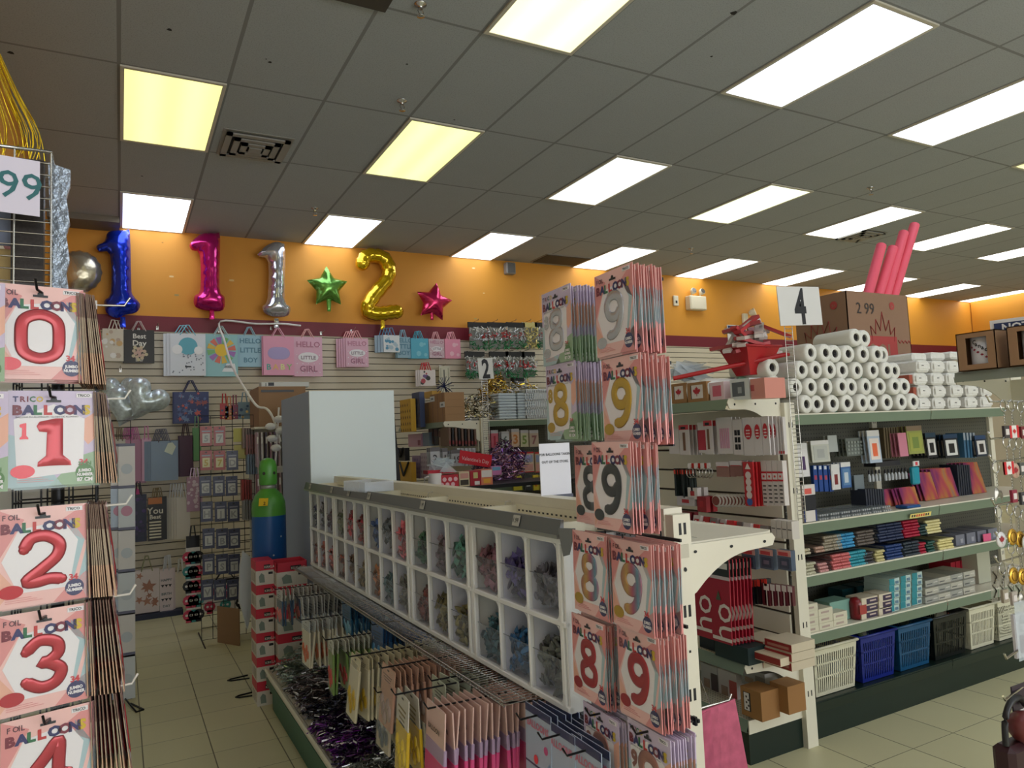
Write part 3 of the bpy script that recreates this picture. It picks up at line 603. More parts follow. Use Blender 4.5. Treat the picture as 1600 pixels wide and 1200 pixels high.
DIG = {'0': ([(0, 1), (-0.34, 0.86), (-0.4, 0.5), (-0.34, 0.14), (0, 0), (0.34, 0.14), (0.4, 0.5), (0.34, 0.86)], True),
       '2': ([(-0.38, 0.74), (-0.24, 0.97), (0.08, 1.0), (0.34, 0.82), (0.3, 0.55), (0.0, 0.3), (-0.32, 0.06), (-0.12, 0.02), (0.16, 0.06), (0.4, 0.02)], False),
       '3': ([(-0.36, 0.8), (-0.1, 1.0), (0.24, 0.92), (0.3, 0.7), (0.12, 0.54), (-0.04, 0.52), (0.14, 0.48), (0.36, 0.3), (0.24, 0.06), (-0.06, 0.0), (-0.36, 0.16)], False),
       '4': ([(0.22, 0.0), (0.22, 0.5), (0.22, 1.0), (-0.05, 0.72), (-0.4, 0.3), (0.0, 0.28), (0.42, 0.28)], False),
       '8': ([(0, 0.53), (-0.28, 0.68), (-0.26, 0.92), (0, 1.0), (0.26, 0.92), (0.28, 0.68), (0, 0.53), (-0.34, 0.36), (-0.3, 0.08), (0, 0), (0.3, 0.08), (0.34, 0.36)], True),
       '9': ([(0.3, 0.62), (0.1, 0.46), (-0.2, 0.5), (-0.34, 0.74), (-0.2, 0.96), (0.1, 1.0), (0.32, 0.86), (0.36, 0.55), (0.22, 0.2), (-0.02, 0.03), (-0.26, 0.02)], False)}
ONE = [(-0.36, 0.86), (-0.3, 0.96), (0.04, 1.03), (0.2, 1.03), (0.2, 0.2), (0.36, 0.06), (0.38, -0.04), (0.1, -0.03), (-0.1, -0.03), (-0.34, -0.04), (-0.33, 0.06), (-0.16, 0.2), (-0.14, 0.72), (-0.3, 0.74)]
def digit(mb, d, cx, cz, h, w_, m, y=-0.003, rad=0.13):
    if d == '1': inflate(mb, [(x * w_, z * h) for x, z in ONE], 0.003, m, TR(cx, y, cz), 0.012, both=False)
    else:
        P, cl = DIG[d]; pts = smooth_path([(x * w_, 0, z * h) for x, z in P], 5, cl)
        mb.tube(pts, [rad * h * (0.8 if (not cl and i in (0, len(pts) - 1)) else 1) for i in range(len(pts))], m, TR(cx, y, cz), 8, True, cl, 0.12, (0, 1, 0))
        if not cl:
            for p in (pts[0], pts[-1]): mb.ball((p.x, 0, p.z), rad * h * 0.85, m, TR(cx, y, cz), 8, 4, (1, 0.12, 1))
def pack_mesh(d, colour, style, art=True):
    """hangs from its slot at the origin, printed face towards -y"""
    k = MB(); W_, H_ = PW, PH; t_ = 0.0022; zt = 0.022; x0, x1 = -W_ / 2, W_ / 2; zb = zt - H_
    L_ = d in '01234'
    bands = [(zb, zb + 0.07, hue((196, 160, 130), 'edge_tan', 0.6) if L_ else c_rose if style == 'foil' else c_grn), (zb + 0.07, zb + 0.15, hue((168, 150, 126), 'edge_kraft', 0.6) if L_ else hue((150, 160, 164), 'card_edge', 0.6)), (zb + 0.15, zt, hue((120, 96, 80), 'card_edge_brown', 0.6) if L_ else hue((206, 150, 142), 'edge_pink', 0.6) if style == 'foil' else c_lil)]
    for a, b, m in bands: k.box((x0, 0, a), (x1, t_, b), m)
    base = c_pink if style == 'foil' else c_lil
    k.quad([(x0, -0.0003, zb), (x1, -0.0003, zb), (x1, -0.0003, zt), (x0, -0.0003, zt)], base)
    f = -0.0006; g = lambda u, v: (x0 + u * W_, zb + v * H_)
    if style == 'foil':
        k.poly([g(0, 0.45), g(0.3, 0.88), g(0, 1)], f, c_rose); k.poly([g(0.62, 0.8), g(1, 1), g(1, 0.6)], f, c_rose); k.poly([g(0.9, 0.2), g(1, 0.55), g(1, 0.3), g(1, 0)], f, c_teal); k.poly([g(0.82, 0.12), g(0.98, 0.62), g(0.8, 0.86)], f, c_teal)
        k.poly([g(0.62, 0.0), g(1, 0.0), g(1, 0.28), g(0.84, 0.2)], f, c_rose); k.poly([g(0.02, 0.02), g(0.2, 0.2), g(0.02, 0.4)], f, c_peach)
        k.poly([g(0.06, 0.47), g(0.24, 0.78), g(0.72, 0.84), g(0.9, 0.62), g(0.8, 0.14), g(0.24, 0.14)], f - 0.0003, c_white)
    else:
        k.poly([g(0, 0.0), g(0.6, 0.0), g(0.2, 0.5), g(0, 0.55)], f, c_teal); k.poly([g(0.45, 0), g(1, 0), g(1, 0.35), g(0.8, 0.3)], f, c_grn); k.poly([g(0.72, 0.62), g(1, 0.78), g(1, 0.5), g(0.9, 0.42)], f, c_peach)
        k.poly([g(0.1, 0.08), g(0.06, 0.7), g(0.5, 0.86), g(0.86, 0.7), g(0.84, 0.14)], f - 0.0003, c_white)
    def word(s, u, v, size, cols, bold=0.035, sq=1.0, gap=0.68):
        x = u
        for i, ch in enumerate(s):
            if ch != ' ': k.text(ch, size * H_, cols[i % len(cols)], TR(*[q for q in (g(x, v)[0], f - 0.0012, g(x, v)[1])]), bold, 'LEFT', sq)
            x += size * gap * (0.42 if ch in 'I ' else 1)
    if art:
        if style == 'foil': word('FOIL', 0.06, 0.885, 0.075, [hue((90, 42, 52), 'letter_brown', 0.4)], 0.02, 0.9, 0.82)
        else: word('TRICO', 0.05, 0.885, 0.078, [LET[1], LET[5], LET[0], LET[2], LET[7]], 0.03, 1.0, 0.95)
        word('BALLOONS', 0.045, 0.752, 0.132, LET, 0.06, 1.1, 0.86)
        k.box((g(0.76, 0)[0], f - 0.0012, g(0, 0.93)[1]), (g(0.95, 0)[0], f, g(0, 0.975)[1]), c_white); k.text('TRICO', 0.0078, m_dark, TR(g(0.772, 0)[0], f - 0.0016, g(0, 0.94)[1]), 0.03, 'LEFT', 1.05)
        word('34', 0.79, 0.205, 0.085, [c_red], 0.03, 1.1, 0.6)
        bc = g(0.86, 0.125); k.disc((bc[0], f - 0.0009, bc[1]), 0.018, c_navy if style == 'foil' else hue((88, 132, 74), 'badge_green', 0.4))
        for s_, dv in (('JUMBO', 0.13), ('NUMBER', 0.085)): k.text(s_, 0.0088, c_white, TR(g(0.86, 0)[0], f - 0.0016, g(0, dv)[1]), 0.045, 'CENTER', 0.9)
        for i in range(3): k.box((g(0.1, 0)[0], f - 0.001, g(0, 0.05 + i * 0.02)[1]), (g(0.5 - 0.06 * i, 0)[0], f, g(0, 0.054 + i * 0.02)[1]), c_rose)
        if style != 'foil':
            k.text('BALLONS EN ALUMINIUM / GLOBO DE ALUMINIO', 0.0052, m_dark, TR(g(0.08, 0)[0], f - 0.0012, g(0, 0.715)[1]), 0.0); (k.poly([(g(0.17, 0)[0] + a * 0.022, g(0, 0.5)[1] + b * 0.032) for a, b in ONE], f - 0.0014, FOIL[colour]) if d == '1' else k.text(d, 0.05, FOIL[colour], TR(g(0.08, 0)[0], f - 0.0014, g(0, 0.5)[1]), 0.05))
            k.text('34 IN', 0.011, hue((88, 132, 74), 'badge_green'), TR(g(0.86, 0)[0], f - 0.0016, g(0, 0.2)[1]), 0.05, 'CENTER'); k.text('87 CM', 0.011, c_white, TR(g(0.86, 0)[0], f - 0.0016, g(0, 0.03)[1]), 0.05, 'CENTER')
        e = [(0.022 * math.cos(a), 0.014 * math.sin(a)) for a in [2 * PI * i / 20 for i in range(20)]]; c = g(0.16, 0.16); k.poly([(c[0] + a, c[1] + b) for a, b in e], f - 0.0012, FOIL[colour] if colour != 'rainbow' else FOIL['gold'])
        digit(k, d, g(0.5, 0)[0], g(0, 0.16)[1] + 0.013, PH * 0.47, 0.088, FOIL[colour], -0.002, 0.13 if d != '8' else 0.118)
    # euro slot and clear sleeve
    k.box((-0.014, f - 0.0016, -0.003), (0.014, f - 0.0012, 0.002), m_dark); k.disc((0, f - 0.0016, 0.003), 0.006, m_dark)
    k.quad([(x0 - 0.004, -0.0065, zb - 0.004), (x1 + 0.004, -0.0065, zb - 0.004), (x1 + 0.004, -0.0065, zt + 0.003), (x0 - 0.004, -0.0065, zt + 0.003)], m_slv)
    return k
PK = {}
def pack(d, colour, style):
    if (d, colour, style) not in PK: PK[d, colour, style] = Proto(tag(pack_mesh(d, colour, style).build('balloon_pack'), 'x', 'balloon pack'))
    return PK[d, colour, style]
def hook(p, d, L, label, m=None, group=None, tip=0.02, wob=0.0):
    """peg hook from its root, pointing along d"""
    d = Vector(d).normalized(); k = MB(); k.tube([(0, 0, 0), tuple(d * L), tuple(d * (L + 0.012) + Vector((0, 0, tip)))], 0.0028, m or m_wire, seg=6)
    k.box((-0.003, -0.006, -0.01), (0.003, 0.006, 0.01), m or m_wire) if abs(d.x) > abs(d.y) else k.box((-0.012, -0.004, -0.012), (0.012, 0.004, 0.012), m or m_wire)
    return one('peg_hook', k, label, 'hook', p, group=group)
NUMW = {'0': 'zero', '1': 'one', '2': 'two', '3': 'three', '4': 'four', '8': 'eight', '9': 'nine'}
def grid_panel(mb, w_, h_, m, M=ID, step=0.076, r=0.0028):
    n = round(w_ / step)
    for i in range(n + 1): mb.cyl((i * w_ / n, 0, 0), (i * w_ / n, 0, h_), r, m, M, 5)
    n = round(h_ / step)
    for i in range(n + 1): mb.cyl((0, 0, i * h_ / n), (w_, 0, i * h_ / n), r, m, M, 5)

# right stand: grid panel on the end of the middle gondola, packs face the left aisle (-x)
t = thing('grid_panel', 'black wire grid panel behind the eight and nine balloon packs', 'wire rack', (1.195, 1.45, 0.62))
PANEL = t
k = MB(); grid_panel(k, 0.32, 1.36, m_wire, RZ(90)); k.build('grid', t)
rnd = random.Random(3)
XF = 1.055
NINE = [('silver', 'foil', (930, 432), 13), ('gold', 'foil', (941, 562), 11), ('black', 'foil', (925, 690), 9), ('rainbow', 'foil', (955, 838), 11), ('red', 'foil', (964, 972), 14), ('rose gold', 'trico', (980, 1118), 9)]
EIGHT = [('silver', 'trico', (846, 460), 10), ('gold', 'trico', (853, 572), 11), ('black', 'foil', (897, 695), 4), ('rainbow', 'foil', (895, 826), 5), ('red', 'foil', (893, 955), 5), ('rose gold', 'trico', (912, 1093), 6)]
for d, LST in (('9', NINE), ('8', EIGHT)):
    for ri, (colr, sty, px, n) in enumerate(LST):
        XQ = XF + ((-0.04 if d == '9' else 0.035) if colr == 'black' else 0); p = at(px[0], px[1], 'X', XQ); y = p.y - PW / 2 * 0.99; z = p.z - 0.024
        dx = 0.15 / 14
        for i in range(n):
            x = XQ - 0.006 + i * (0.09 / max(n, 9)) + rnd.uniform(-0.002, 0.002); lab = '%s figure %s foil balloon pack, %s' % (colr, NUMW[d], 'front one on its hook' if i == 0 else '%s from the front on its hook' % ORD[i])
            rzz = -93.5 + (rnd.uniform(-2.5, 2.5) if i else 0); pack(d, colr, sty).put(lab, (x, y + (rnd.uniform(-0.006, 0.006) if i else 0), z - (rnd.uniform(0, 0.008) if i else 0)), rzz, '%s figure %s balloon packs' % (colr, NUMW[d]), rx=rnd.uniform(-2, 1) if i else -1)
        if d == '9': MB().box((-0.002, y - 0.008 - 1.45, z + 0.004 - 0.62), (0.004, 0.3, z + 0.012 - 0.62), m_wire).build('cross_bar', PANEL)
    hook((1.19, y, z + 0.008), (-1, 0, 0.05), 0.173, 'black peg hook carrying the %s figure %s packs' % (colr, NUMW[d]), None, 'hooks of the eight and nine packs')

# left spinner: packs 0 to 4 face the camera, more packs hang edge-on at its right side
t = thing('spinner_rack', 'black wire floor spinner rack at the left edge holding zero to four balloon packs', 'display rack', (-0.13, 2.03, 0))
k = MB(); k.cyl((0, 0, 0.02), (0, 0, 2.0), 0.014, m_wire, seg=10); k.build('pole', t)
k = MB(); k.lathe([(0.2, 0.0), (0.2, 0.012), (0.03, 0.03), (0.02, 0.04)], m_wire, seg=24); k.build('base', t)
k = MB()
for a in range(4): grid_panel(k, 0.16, 1.35, m_wire, RZ(a * 90) @ TR(-0.08, -0.08, 0.55), 0.054, 0.002)
k.build('grid_sides', t)
YL = 1.86
LF = [('0', 'foil', (5, 450), (119, 442)), ('1', 'trico', (20, 612), (145, 607)), ('2', 'foil', (3, 795), (128, 785)), ('3', 'foil', (5, 960), (130, 942)), ('4', 'foil', (10, 1127), (137, 1096))]
for ri, (d, sty, a, b) in enumerate(LF):
    pa = at(*a, 'Y', YL); pb = at(*b, 'Y', YL); x = (pa.x + pb.x) / 2; z = (pa.z + pb.z) / 2 - 0.024; sc = 1
    for i in range(3):
        y = YL + i * 0.012; pack(d, 'red', sty).put('red figure %s foil balloon pack on the left spinner, %s' % (NUMW[d], ('front one', 'second behind', 'third behind')[i]), (x + i * 0.004, y, z - i * 0.003), 14 + i * 2, 'red figure %s packs on the left spinner' % NUMW[d])
    hook((x + 0.02, 1.945, z + 0.006), (-0.2, -1, 0.02), 0.12, 'black peg hook holding the red figure %s pack' % NUMW[d], None, 'front hooks of the left spinner')
    # right side stack, seen edge-on
    n = (13, 9, 14, 10, 9)[ri]; tx = (118, 143, 132, 130, 140)[ri]; ty = (458, 612, 787, 938, 1086)[ri]
    p0 = at(tx + 4, ty, 'Y', 1.88); p1 = at((148, 168, 166, 178, 190)[ri], ty, 'Y', 1.88)
    for i in range(n):
        f = i / (n - 1); xx = p0.x + (p1.x - p0.x) * f; tilt = -(1.5 + 5.0 * f)
        pack(d, 'red', sty).put('foil balloon pack edge-on beside figure %s, %s from the rack outwards' % (NUMW[d], ORD[i]), (xx, 1.955, p0.z - 0.022 - 0.004 * f), 90 + rnd.uniform(-1.5, 1.5), 'edge-on packs on the right side of the left spinner', rx=tilt)
    pt = at((185, 188, 190, 196, 199)[ri], (456, 755, 890, 1068, 1150)[ri], 'Y', 1.95)
    hook((-0.05, 1.955, p0.z - 0.012), (1, 0, 0.02), max(0.06, pt.x + 0.06), '%s peg hook pointing right beside the figure %s pack' % ('chrome' if ri == 0 else 'white', NUMW[d]), m_chrome if ri == 0 else m_whw, 'right side hooks of the left spinner')
# neighbouring column, cut by the frame
for i, (px, py, sty, d, c) in enumerate(((12, 447, 'trico', '0', 'silver'), (17, 612, 'trico', '1', 'rainbow'))):
    p = at(px, py, 'Y', 1.84); pack(d, c, sty).put('%s pack cut by the left edge, level with figure %s' % (('pale green foil balloon', 'pastel foil balloon')[i], NUMW[d]), (p.x - PW / 2, 1.80, p.z - 0.024), 4, 'packs cut by the left edge')
# top of the left spinner: chrome wire basket, price card, bags, gold fringe and silver curtain
t = thing('wire_basket', 'tall chrome wire basket standing on top of the left spinner', 'wire basket', (0, 0, 0))
A = at(20, 500, 'Y', 1.95); B = at(84, 255, 'Y', 1.95); k = MB()
z0, z1 = 1.90, B.z; xa, xb = A.x - 0.16, B.x + 0.0
for yy in (1.88, 2.05):
    for xx in (xa, xa + 0.12, (xa + xb) / 2 + 0.05, xb): k.cyl((xx, yy, z0), (xx, yy, z1), 0.0022, m_chrome, seg=5)
    for i in range(16): zz = z0 + (z1 - z0) * i / 15; k.cyl((xa, yy, zz), (xb, yy, zz), 0.0018, m_chrome, seg=4)
for i in range(16): zz = z0 + (z1 - z0) * i / 15; k.cyl((xb, 1.88, zz), (xb, 2.05, zz), 0.0018, m_chrome, seg=4)
k.tube([(xa, 1.88, z1), (xb, 1.88, z1), (xb, 2.05, z1), (xa, 2.05, z1)], 0.004, m_chrome, closed=True); k.build('basket_wires', t)
p = at(28, 290, 'Y', 1.84); k = MB(); k.box((-0.12, 0, -0.062), (0.045, 0.002, 0.062), mat('card_paper', (216, 208, 222), 0.6)); mg = mat('marker_teal', (40, 100, 104), 0.6)
k.text('.99', 0.085, mg, TR(-0.052, -0.001, -0.028), 0.004, 'LEFT', 1.0); one('price_card', k, 'handwritten .99 price card on the wire basket at the left edge', 'price card', (p.x - 0.005, 1.84, p.z), 10)
k = MB(); mfb = mat('black_glitter', (44, 38, 34), 0.4, 0.3, noise=0.9, nscale=150); k.box((-0.05, 0.0, -0.34), (0.012, 0.04, 0), mfb); one('glitter_curtain_pack', k, 'dark glitter curtain pack inside the wire basket', 'decoration', (xb - 0.03, 1.93, z1 - 0.004))
k = MB(); mfs = mat('silver_foil_curtain', (150, 160, 172), 0.3, 0.6, bump=0.8, nscale=60); pts = []
for i in range(13): pts.append((0.0 + 0.006 * math.sin(i * 1.7), -0.042 * i))
k.prism([(0, 0), (0.045, -0.012)] + [(0.04 + 0.004 * math.sin(i * 2.1), -0.03 * i - 0.02) for i in range(1, 14)] + [(0.012, -0.42)], 0, 0.02, mfs); one('foil_curtain', k, 'silver foil curtain hanging over the corner of the wire basket', 'decoration', (xb - 0.012, 1.96, z1 + 0.004))
k = MB(); mgf = mat('gold_fringe', (232, 200, 40), 0.2, 0.8); rg = random.Random(5)
for i in range(26):
    x = rg.uniform(-0.1, 0.055); k.tube(smooth_path([(x * 0.35 - 0.06, 0, 0.30), (x * 0.7 - 0.03, rg.uniform(-0.02, 0.02), 0.18), (x, rg.uniform(-0.02, 0.02), 0.08), (x + rg.uniform(-0.012, 0.012), 0, rg.uniform(0, 0.03))], 3), 0.0035, mgf, seg=4, flat=0.3)
p = at(20, 250, 'Y', 2.0); one('foil_fringe', k, 'shiny gold foil fringe spilling over the top left corner basket', 'decoration', (p.x - 0.0, 2.0, p.z - 0.01), kind='stuff')
p = at(15, 340, 'Y', 1.9); k = MB(); k.rbox((-0.12, 0, -0.09), (0.03, 0.012, 0.0), 0.003, mat('slate_pack', (112, 120, 140), 0.5)); one('flat_pack', k, 'slate blue flat pack hanging under the .99 card', 'pack', (p.x + 0.03, 1.95, p.z + 0.04))
k = MB(); k.prism([(-0.1, 0), (0.0, 0), (0.028, -0.14), (0.028, -0.3), (-0.1, -0.3)], 0, 0.01, mat('manila', (206, 176, 116), 0.6)); one('manila_pack', k, 'manila coloured card pack in the basket behind the zero pack', 'pack', (p.x + 0.0, 1.99, p.z - 0.05))
# ---------------------------------------------------------------- foil balloons on the yellow wall
def px_outline(pts, Y):
    q = [at(x, y, 'Y', Y) for x, y in pts]; c = Vector((sum(p.x for p in q) / len(q), Y, sum(p.z for p in q) / len(q)))
    o = [(p.x - c.x, p.z - c.z) for p in q]
    a = sum(o[i][0] * o[(i + 1) % len(o)][1] - o[(i + 1) % len(o)][0] * o[i][1] for i in range(len(o)))
    return c, (o if a > 0 else o[::-1])
def rounded(pts, n=3): return [(p.x, p.y) for p in smooth_path([(a, b, 0) for a, b in pts], n, True)]
def foil(name, rgb, rough=0.2): return mat(name, rgb, rough, 0.72, bump=0.25, nscale=14, coat=0.5)
YB = 8.36
def one_balloon(pts, m, label, tail, seed):
    c, o = px_outline(pts, YB); t = thing('number_balloon', label, 'balloon', (c.x, YB, c.z))
    inflate(MB(), rounded(o), 0.13, m, step=0.035, wr=0.13, seed=seed).build('foil_body', t) if False else None
    k = MB(); inflate(k, rounded(o), 0.13, m, step=0.035, wr=0.13, seed=seed); k.build('foil_body', t)
    q = at(tail[0], tail[1], 'Y', YB) - c; k = MB(); inflate(k, [(q.x - 0.028, q.z - 0.07), (q.x + 0.028, q.z - 0.07), (q.x + 0.022, q.z + 0.04), (q.x - 0.022, q.z + 0.04)], 0.012, m, step=0.03); k.build('tail', t)
one_balloon([(151, 384), (163, 377), (170, 362), (196, 360), (203, 366), (205, 440), (207, 460), (219, 475), (213, 488), (195, 492), (182, 497), (166, 488), (163, 470), (173, 457), (172, 398), (155, 393)], foil('foil_blue', (24, 60, 214)), 'large blue figure one foil balloon on the yellow wall', (192, 501), 1)
one_balloon([(296, 383), (302, 375), (316, 365), (337, 364), (344, 372), (343, 450), (351, 464), (349, 484), (330, 486), (310, 482), (303, 475), (304, 462), (313, 452), (312, 398), (300, 391)], foil('foil_magenta', (206, 22, 122)), 'large magenta pink figure one foil balloon on the yellow wall', (331, 489), 2)
one_balloon([(403, 396), (416, 384), (430, 378), (440, 380), (446, 390), (445, 466), (454, 480), (450, 493), (432, 495), (416, 491), (410, 480), (418, 466), (419, 410), (406, 401)], foil('foil_silver_big', (206, 208, 214), 0.14), 'large silver figure one foil balloon on the yellow wall', (432, 503), 3)
c = at(600, 450, 'Y', YB); t = thing('number_balloon', 'large gold figure two foil balloon on the yellow wall', 'balloon', tuple(c))
path = [at(x, y, 'Y', YB) - c for x, y in ((566, 412), (572, 401), (585, 399), (600, 404), (608, 420), (605, 437), (590, 455), (577, 473), (575, 486), (592, 490), (608, 488), (620, 487))]
k = MB(); sp2 = smooth_path([(p.x, 0, p.z) for p in path], 4); k.tube(sp2, [0.088 * (1 + 0.07 * math.sin(i * 2.2)) for i in range(len(sp2))], foil('foil_gold_big', (222, 182, 16), 0.16), seg=14, nrm=(0, 1, 0))
for p in (sp2[0], sp2[-1]): k.ball(tuple(p), 0.086, foil('foil_gold_big', (222, 182, 16)), seg=12, rings=8)
k.build('foil_body', t); k = MB(); q = at(598, 507, 'Y', YB) - c; inflate(k, [(q.x - 0.028, q.z - 0.06), (q.x + 0.028, q.z - 0.06), (q.x + 0.018, q.z + 0.09), (q.x - 0.018, q.z + 0.09)], 0.012, foil('foil_gold_big', (0, 0, 0)), step=0.03); k.build('tail', t)
def star(cx, cy, R, rot, m, label, seed, tailp):
    c = at(cx, cy, 'Y', YB); s = (at(cx + 10, cy, 'Y', YB) - c).length / 10; t = thing('star_balloon', label, 'balloon', tuple(c)); o = []
    for i in range(10):
        a = math.radians(90 + rot + 36 * i); r = R * s * (1 if i % 2 == 0 else 0.56); o.append((r * math.cos(a), r * math.sin(a)))
    k = MB(); inflate(k, o, 0.11, m, step=0.03, wr=0.1, seed=seed); k.build('foil_body', t)
    q = at(*tailp, 'Y', YB) - c; k = MB(); inflate(k, [(q.x - 0.02, q.z - 0.05), (q.x + 0.02, q.z - 0.05), (q.x + 0.03, q.z + 0.1), (q.x - 0.03, q.z + 0.1)], 0.015, m, step=0.03); k.build('tail', t)
star(512, 449, 33, 2, foil('foil_green', (110, 168, 72), 0.25), 'green star foil balloon between the silver one and the gold two', 4, (514, 480))
star(678, 472, 29, -10, foil('foil_pink', (206, 36, 92), 0.25), 'small pink star foil balloon right of the gold two', 5, (675, 494))
k = MB(); c = at(124, 424, 'Y', 8.37); o = [((0.2 + 0.004 * (-1) ** i) * math.cos(2 * PI * i / 32), (0.215 + 0.004 * (-1) ** i) * math.sin(2 * PI * i / 32)) for i in range(32)]
inflate(k, o, 0.12, mat('foil_clear_silver', (196, 186, 160), 0.25, 0.75, bump=0.4, nscale=18), step=0.035, wr=0.1, seed=8); one('round_balloon', k, 'round silver foil balloon by the wall behind the wire basket', 'balloon', tuple(c))
# clear dotted heart balloons on the slatwall
mh = mat('foil_dotted', (200, 214, 212), 0.28, 0.4, noise=0.55, nscale=30, bump=0.3, coat=0.5)
for cx, cy, r, rot, l in ((188, 607, 28, 0, 'upper left'), (200, 632, 36, 20, 'lower middle'), (228, 622, 34, 35, 'right')):
    c = at(cx, cy, 'Y', 8.1); s = 0.0078; o = []
    for i in range(28):
        a = 2 * PI * i / 28; x = 16 * math.sin(a) ** 3 / 16; z = (13 * math.cos(a) - 5 * math.cos(2 * a) - 2 * math.cos(3 * a) - math.cos(4 * a)) / 16; o.append((x * r * s * 0.8, z * r * s * 0.8))
    k = MB(); inflate(k, o[::-1], 0.12, mh, step=0.035, wr=0.08, seed=cx); one('heart_balloon', k, 'silver dotted heart foil balloon on the slatwall, %s of three' % l, 'balloon', (c.x, 8.3 - (cx - 188) * 0.006, c.z), 0, 'dotted heart balloons', ry=rot)

# ---------------------------------------------------------------- gift bags
def bag(label, x0, y0, x1, y1, Y, rgb, hrgb, art=None, n=1, dx=0.012, depth=0.02, group=None, handle=None, word='in front', rgb2=None):
    """photo box of the front bag without its handle; n bags in a row behind it"""
    A = at(x0, y1, 'Y', Y); B = at(x1, y0, 'Y', Y); W_, H_ = B.x - A.x, B.z - A.z; hh = (handle or 0.09)
    for i in range(n):
        col = hue(rgb2 if (rgb2 and i) else rgb, rough=0.42); t = thing('gift_bag', label if n == 1 else '%s, %s' % (label, word if i == 0 else '%s behind it' % ORD[i - 1]), 'gift bag', ((A.x + B.x) / 2 - i * dx, Y + i * 0.022, A.z), 0, group)
        k = MB(); k.add([(-W_ / 2, 0, 0), (W_ / 2, 0, 0), (W_ / 2, 0, H_), (-W_ / 2, 0, H_), (-W_ / 2, depth, 0), (W_ / 2, depth, 0), (W_ / 2, depth * 0.5, H_), (-W_ / 2, depth * 0.5, H_)], [(0, 1, 2, 3), (5, 4, 7, 6), (1, 5, 6, 2), (4, 0, 3, 7), (4, 5, 1, 0)], col)
        if art and i == 0: art(k, W_, H_)
        k.build('bag_body', t)
        k = MB(); hm = hue(hrgb, rough=0.35)
        for yy in (0.0, depth * 0.5): k.tube([(-W_ * 0.22, yy - 0.002, H_ * 0.96), (-0.012, yy, H_ + hh), (0.012, yy, H_ + hh), (W_ * 0.22, yy - 0.002, H_ * 0.96)], 0.0055, hm, seg=5, flat=0.3, nrm=(0, 1, 0))
        k.build('handle', t)
def wpeg(px, py, label, Y=8.494, L=0.18): p = at(px, py, 'Y', Y - L); one('peg_hook', MB().tube([(0, L - 0.0, -0.01), (0, 0, 0), (0, -0.01, 0.015)], 0.004, m_chrome).box((-0.012, L - 0.012, -0.03), (0.012, L - 0.004, 0.01), m_chrome), label, 'hook', p, group='wall hooks')
def tx(k, s, x, z, size, rgb, y=-0.003, bold=0.02, al='CENTER', sq=1): k.text(s, size, hue(rgb, rough=0.5), TR(x, y, z), bold, al, sq)
def A_best(k, W_, H_):
    tx(k, 'Best', 0, H_ * 0.74, 0.07, (220, 216, 205)); tx(k, 'Day', 0, H_ * 0.52, 0.08, (225, 222, 210)); tx(k, 'Ever', 0, H_ * 0.05, 0.04, (200, 196, 186))
    for i in range(16): a = i * 2.4; r = 0.018 * math.sqrt(i); k.disc((r * math.cos(a), -0.003 - i * 0.0001, H_ * 0.3 + r * math.sin(a)), 0.018, hue((200, 160 + i * 2, 150), rough=0.5), seg=8)
def A_cloud(k, W_, H_):
    k.disc((0.0, -0.003, H_ * 0.7), W_ * 0.27, hue((92, 172, 190), 'sky_disc', 0.4)); k.disc((-W_ * 0.3, -0.0034, H_ * 0.62), 0.05, hue((240, 240, 240), rough=0.4)); k.disc((W_ * 0.3, -0.0034, H_ * 0.6), 0.045, hue((240, 240, 240), rough=0.4))
    k.box((-0.03, -0.004, H_ * 0.2), (0.03, -0.003, H_ * 0.23), m_dark); rr = random.Random(2)
    for i in range(30): k.disc((rr.uniform(-W_ * 0.46, W_ * 0.46), -0.0036, rr.uniform(0.03, H_ * 0.5)), 0.008, hue((120, 128, 140), rough=0.5), seg=5)
def A_sun(k, W_, H_):
    for i in range(12):
        a = 2 * PI * i / 12; b = a + 0.4; c = hue([(226, 120, 100), (230, 190, 80), (130, 190, 120), (170, 120, 190)][i % 4], rough=0.5); k.poly([(0.0 + 0.07 * math.cos(q) * f, H_ * 0.62 + 0.07 * math.sin(q) * f) for q, f in ((a, 1), (a, 2.1), (b, 2.1), (b, 1))], -0.003, c)
    k.disc((0, -0.0035, H_ * 0.62), 0.068, hue((240, 200, 60), rough=0.5)); k.poly([(0, 0.05), (W_ * 0.45, 0.05), (W_ * 0.4, 0.14), (0.05, 0.14)], -0.003, hue((236, 240, 240), rough=0.5)); tx(k, 'little', W_ * 0.2, H_ * 0.2, 0.05, (150, 190, 200))
def A_boy(k, W_, H_):
    for s, f in (('HELLO', 0.74), ('LITTLE', 0.45), ('BOY', 0.14)): tx(k, s, 0, H_ * f, 0.075, (92, 138, 160))
def A_girl(k, W_, H_):
    for i in range(20): k.disc(((i % 5 - 2) * W_ * 0.2, -0.0025, H_ * (0.1 + 0.22 * (i // 5))), 0.006, hue((240, 236, 240), rough=0.5), seg=5)
    e = [(W_ * 0.36 * math.cos(a), H_ * 0.48 + H_ * 0.13 * math.sin(a)) for a in [2 * PI * i / 18 for i in range(18)]]; k.poly(e, -0.003, hue((240, 234, 236), rough=0.5))
    tx(k, 'HELLO', 0, H_ * 0.74, W_ * 0.28, (190, 120, 142)); tx(k, 'LITTLE', 0, H_ * 0.43, W_ * 0.18, (130, 110, 120), -0.004); tx(k, 'GIRL', 0, H_ * 0.12, W_ * 0.3, (170, 110, 132))
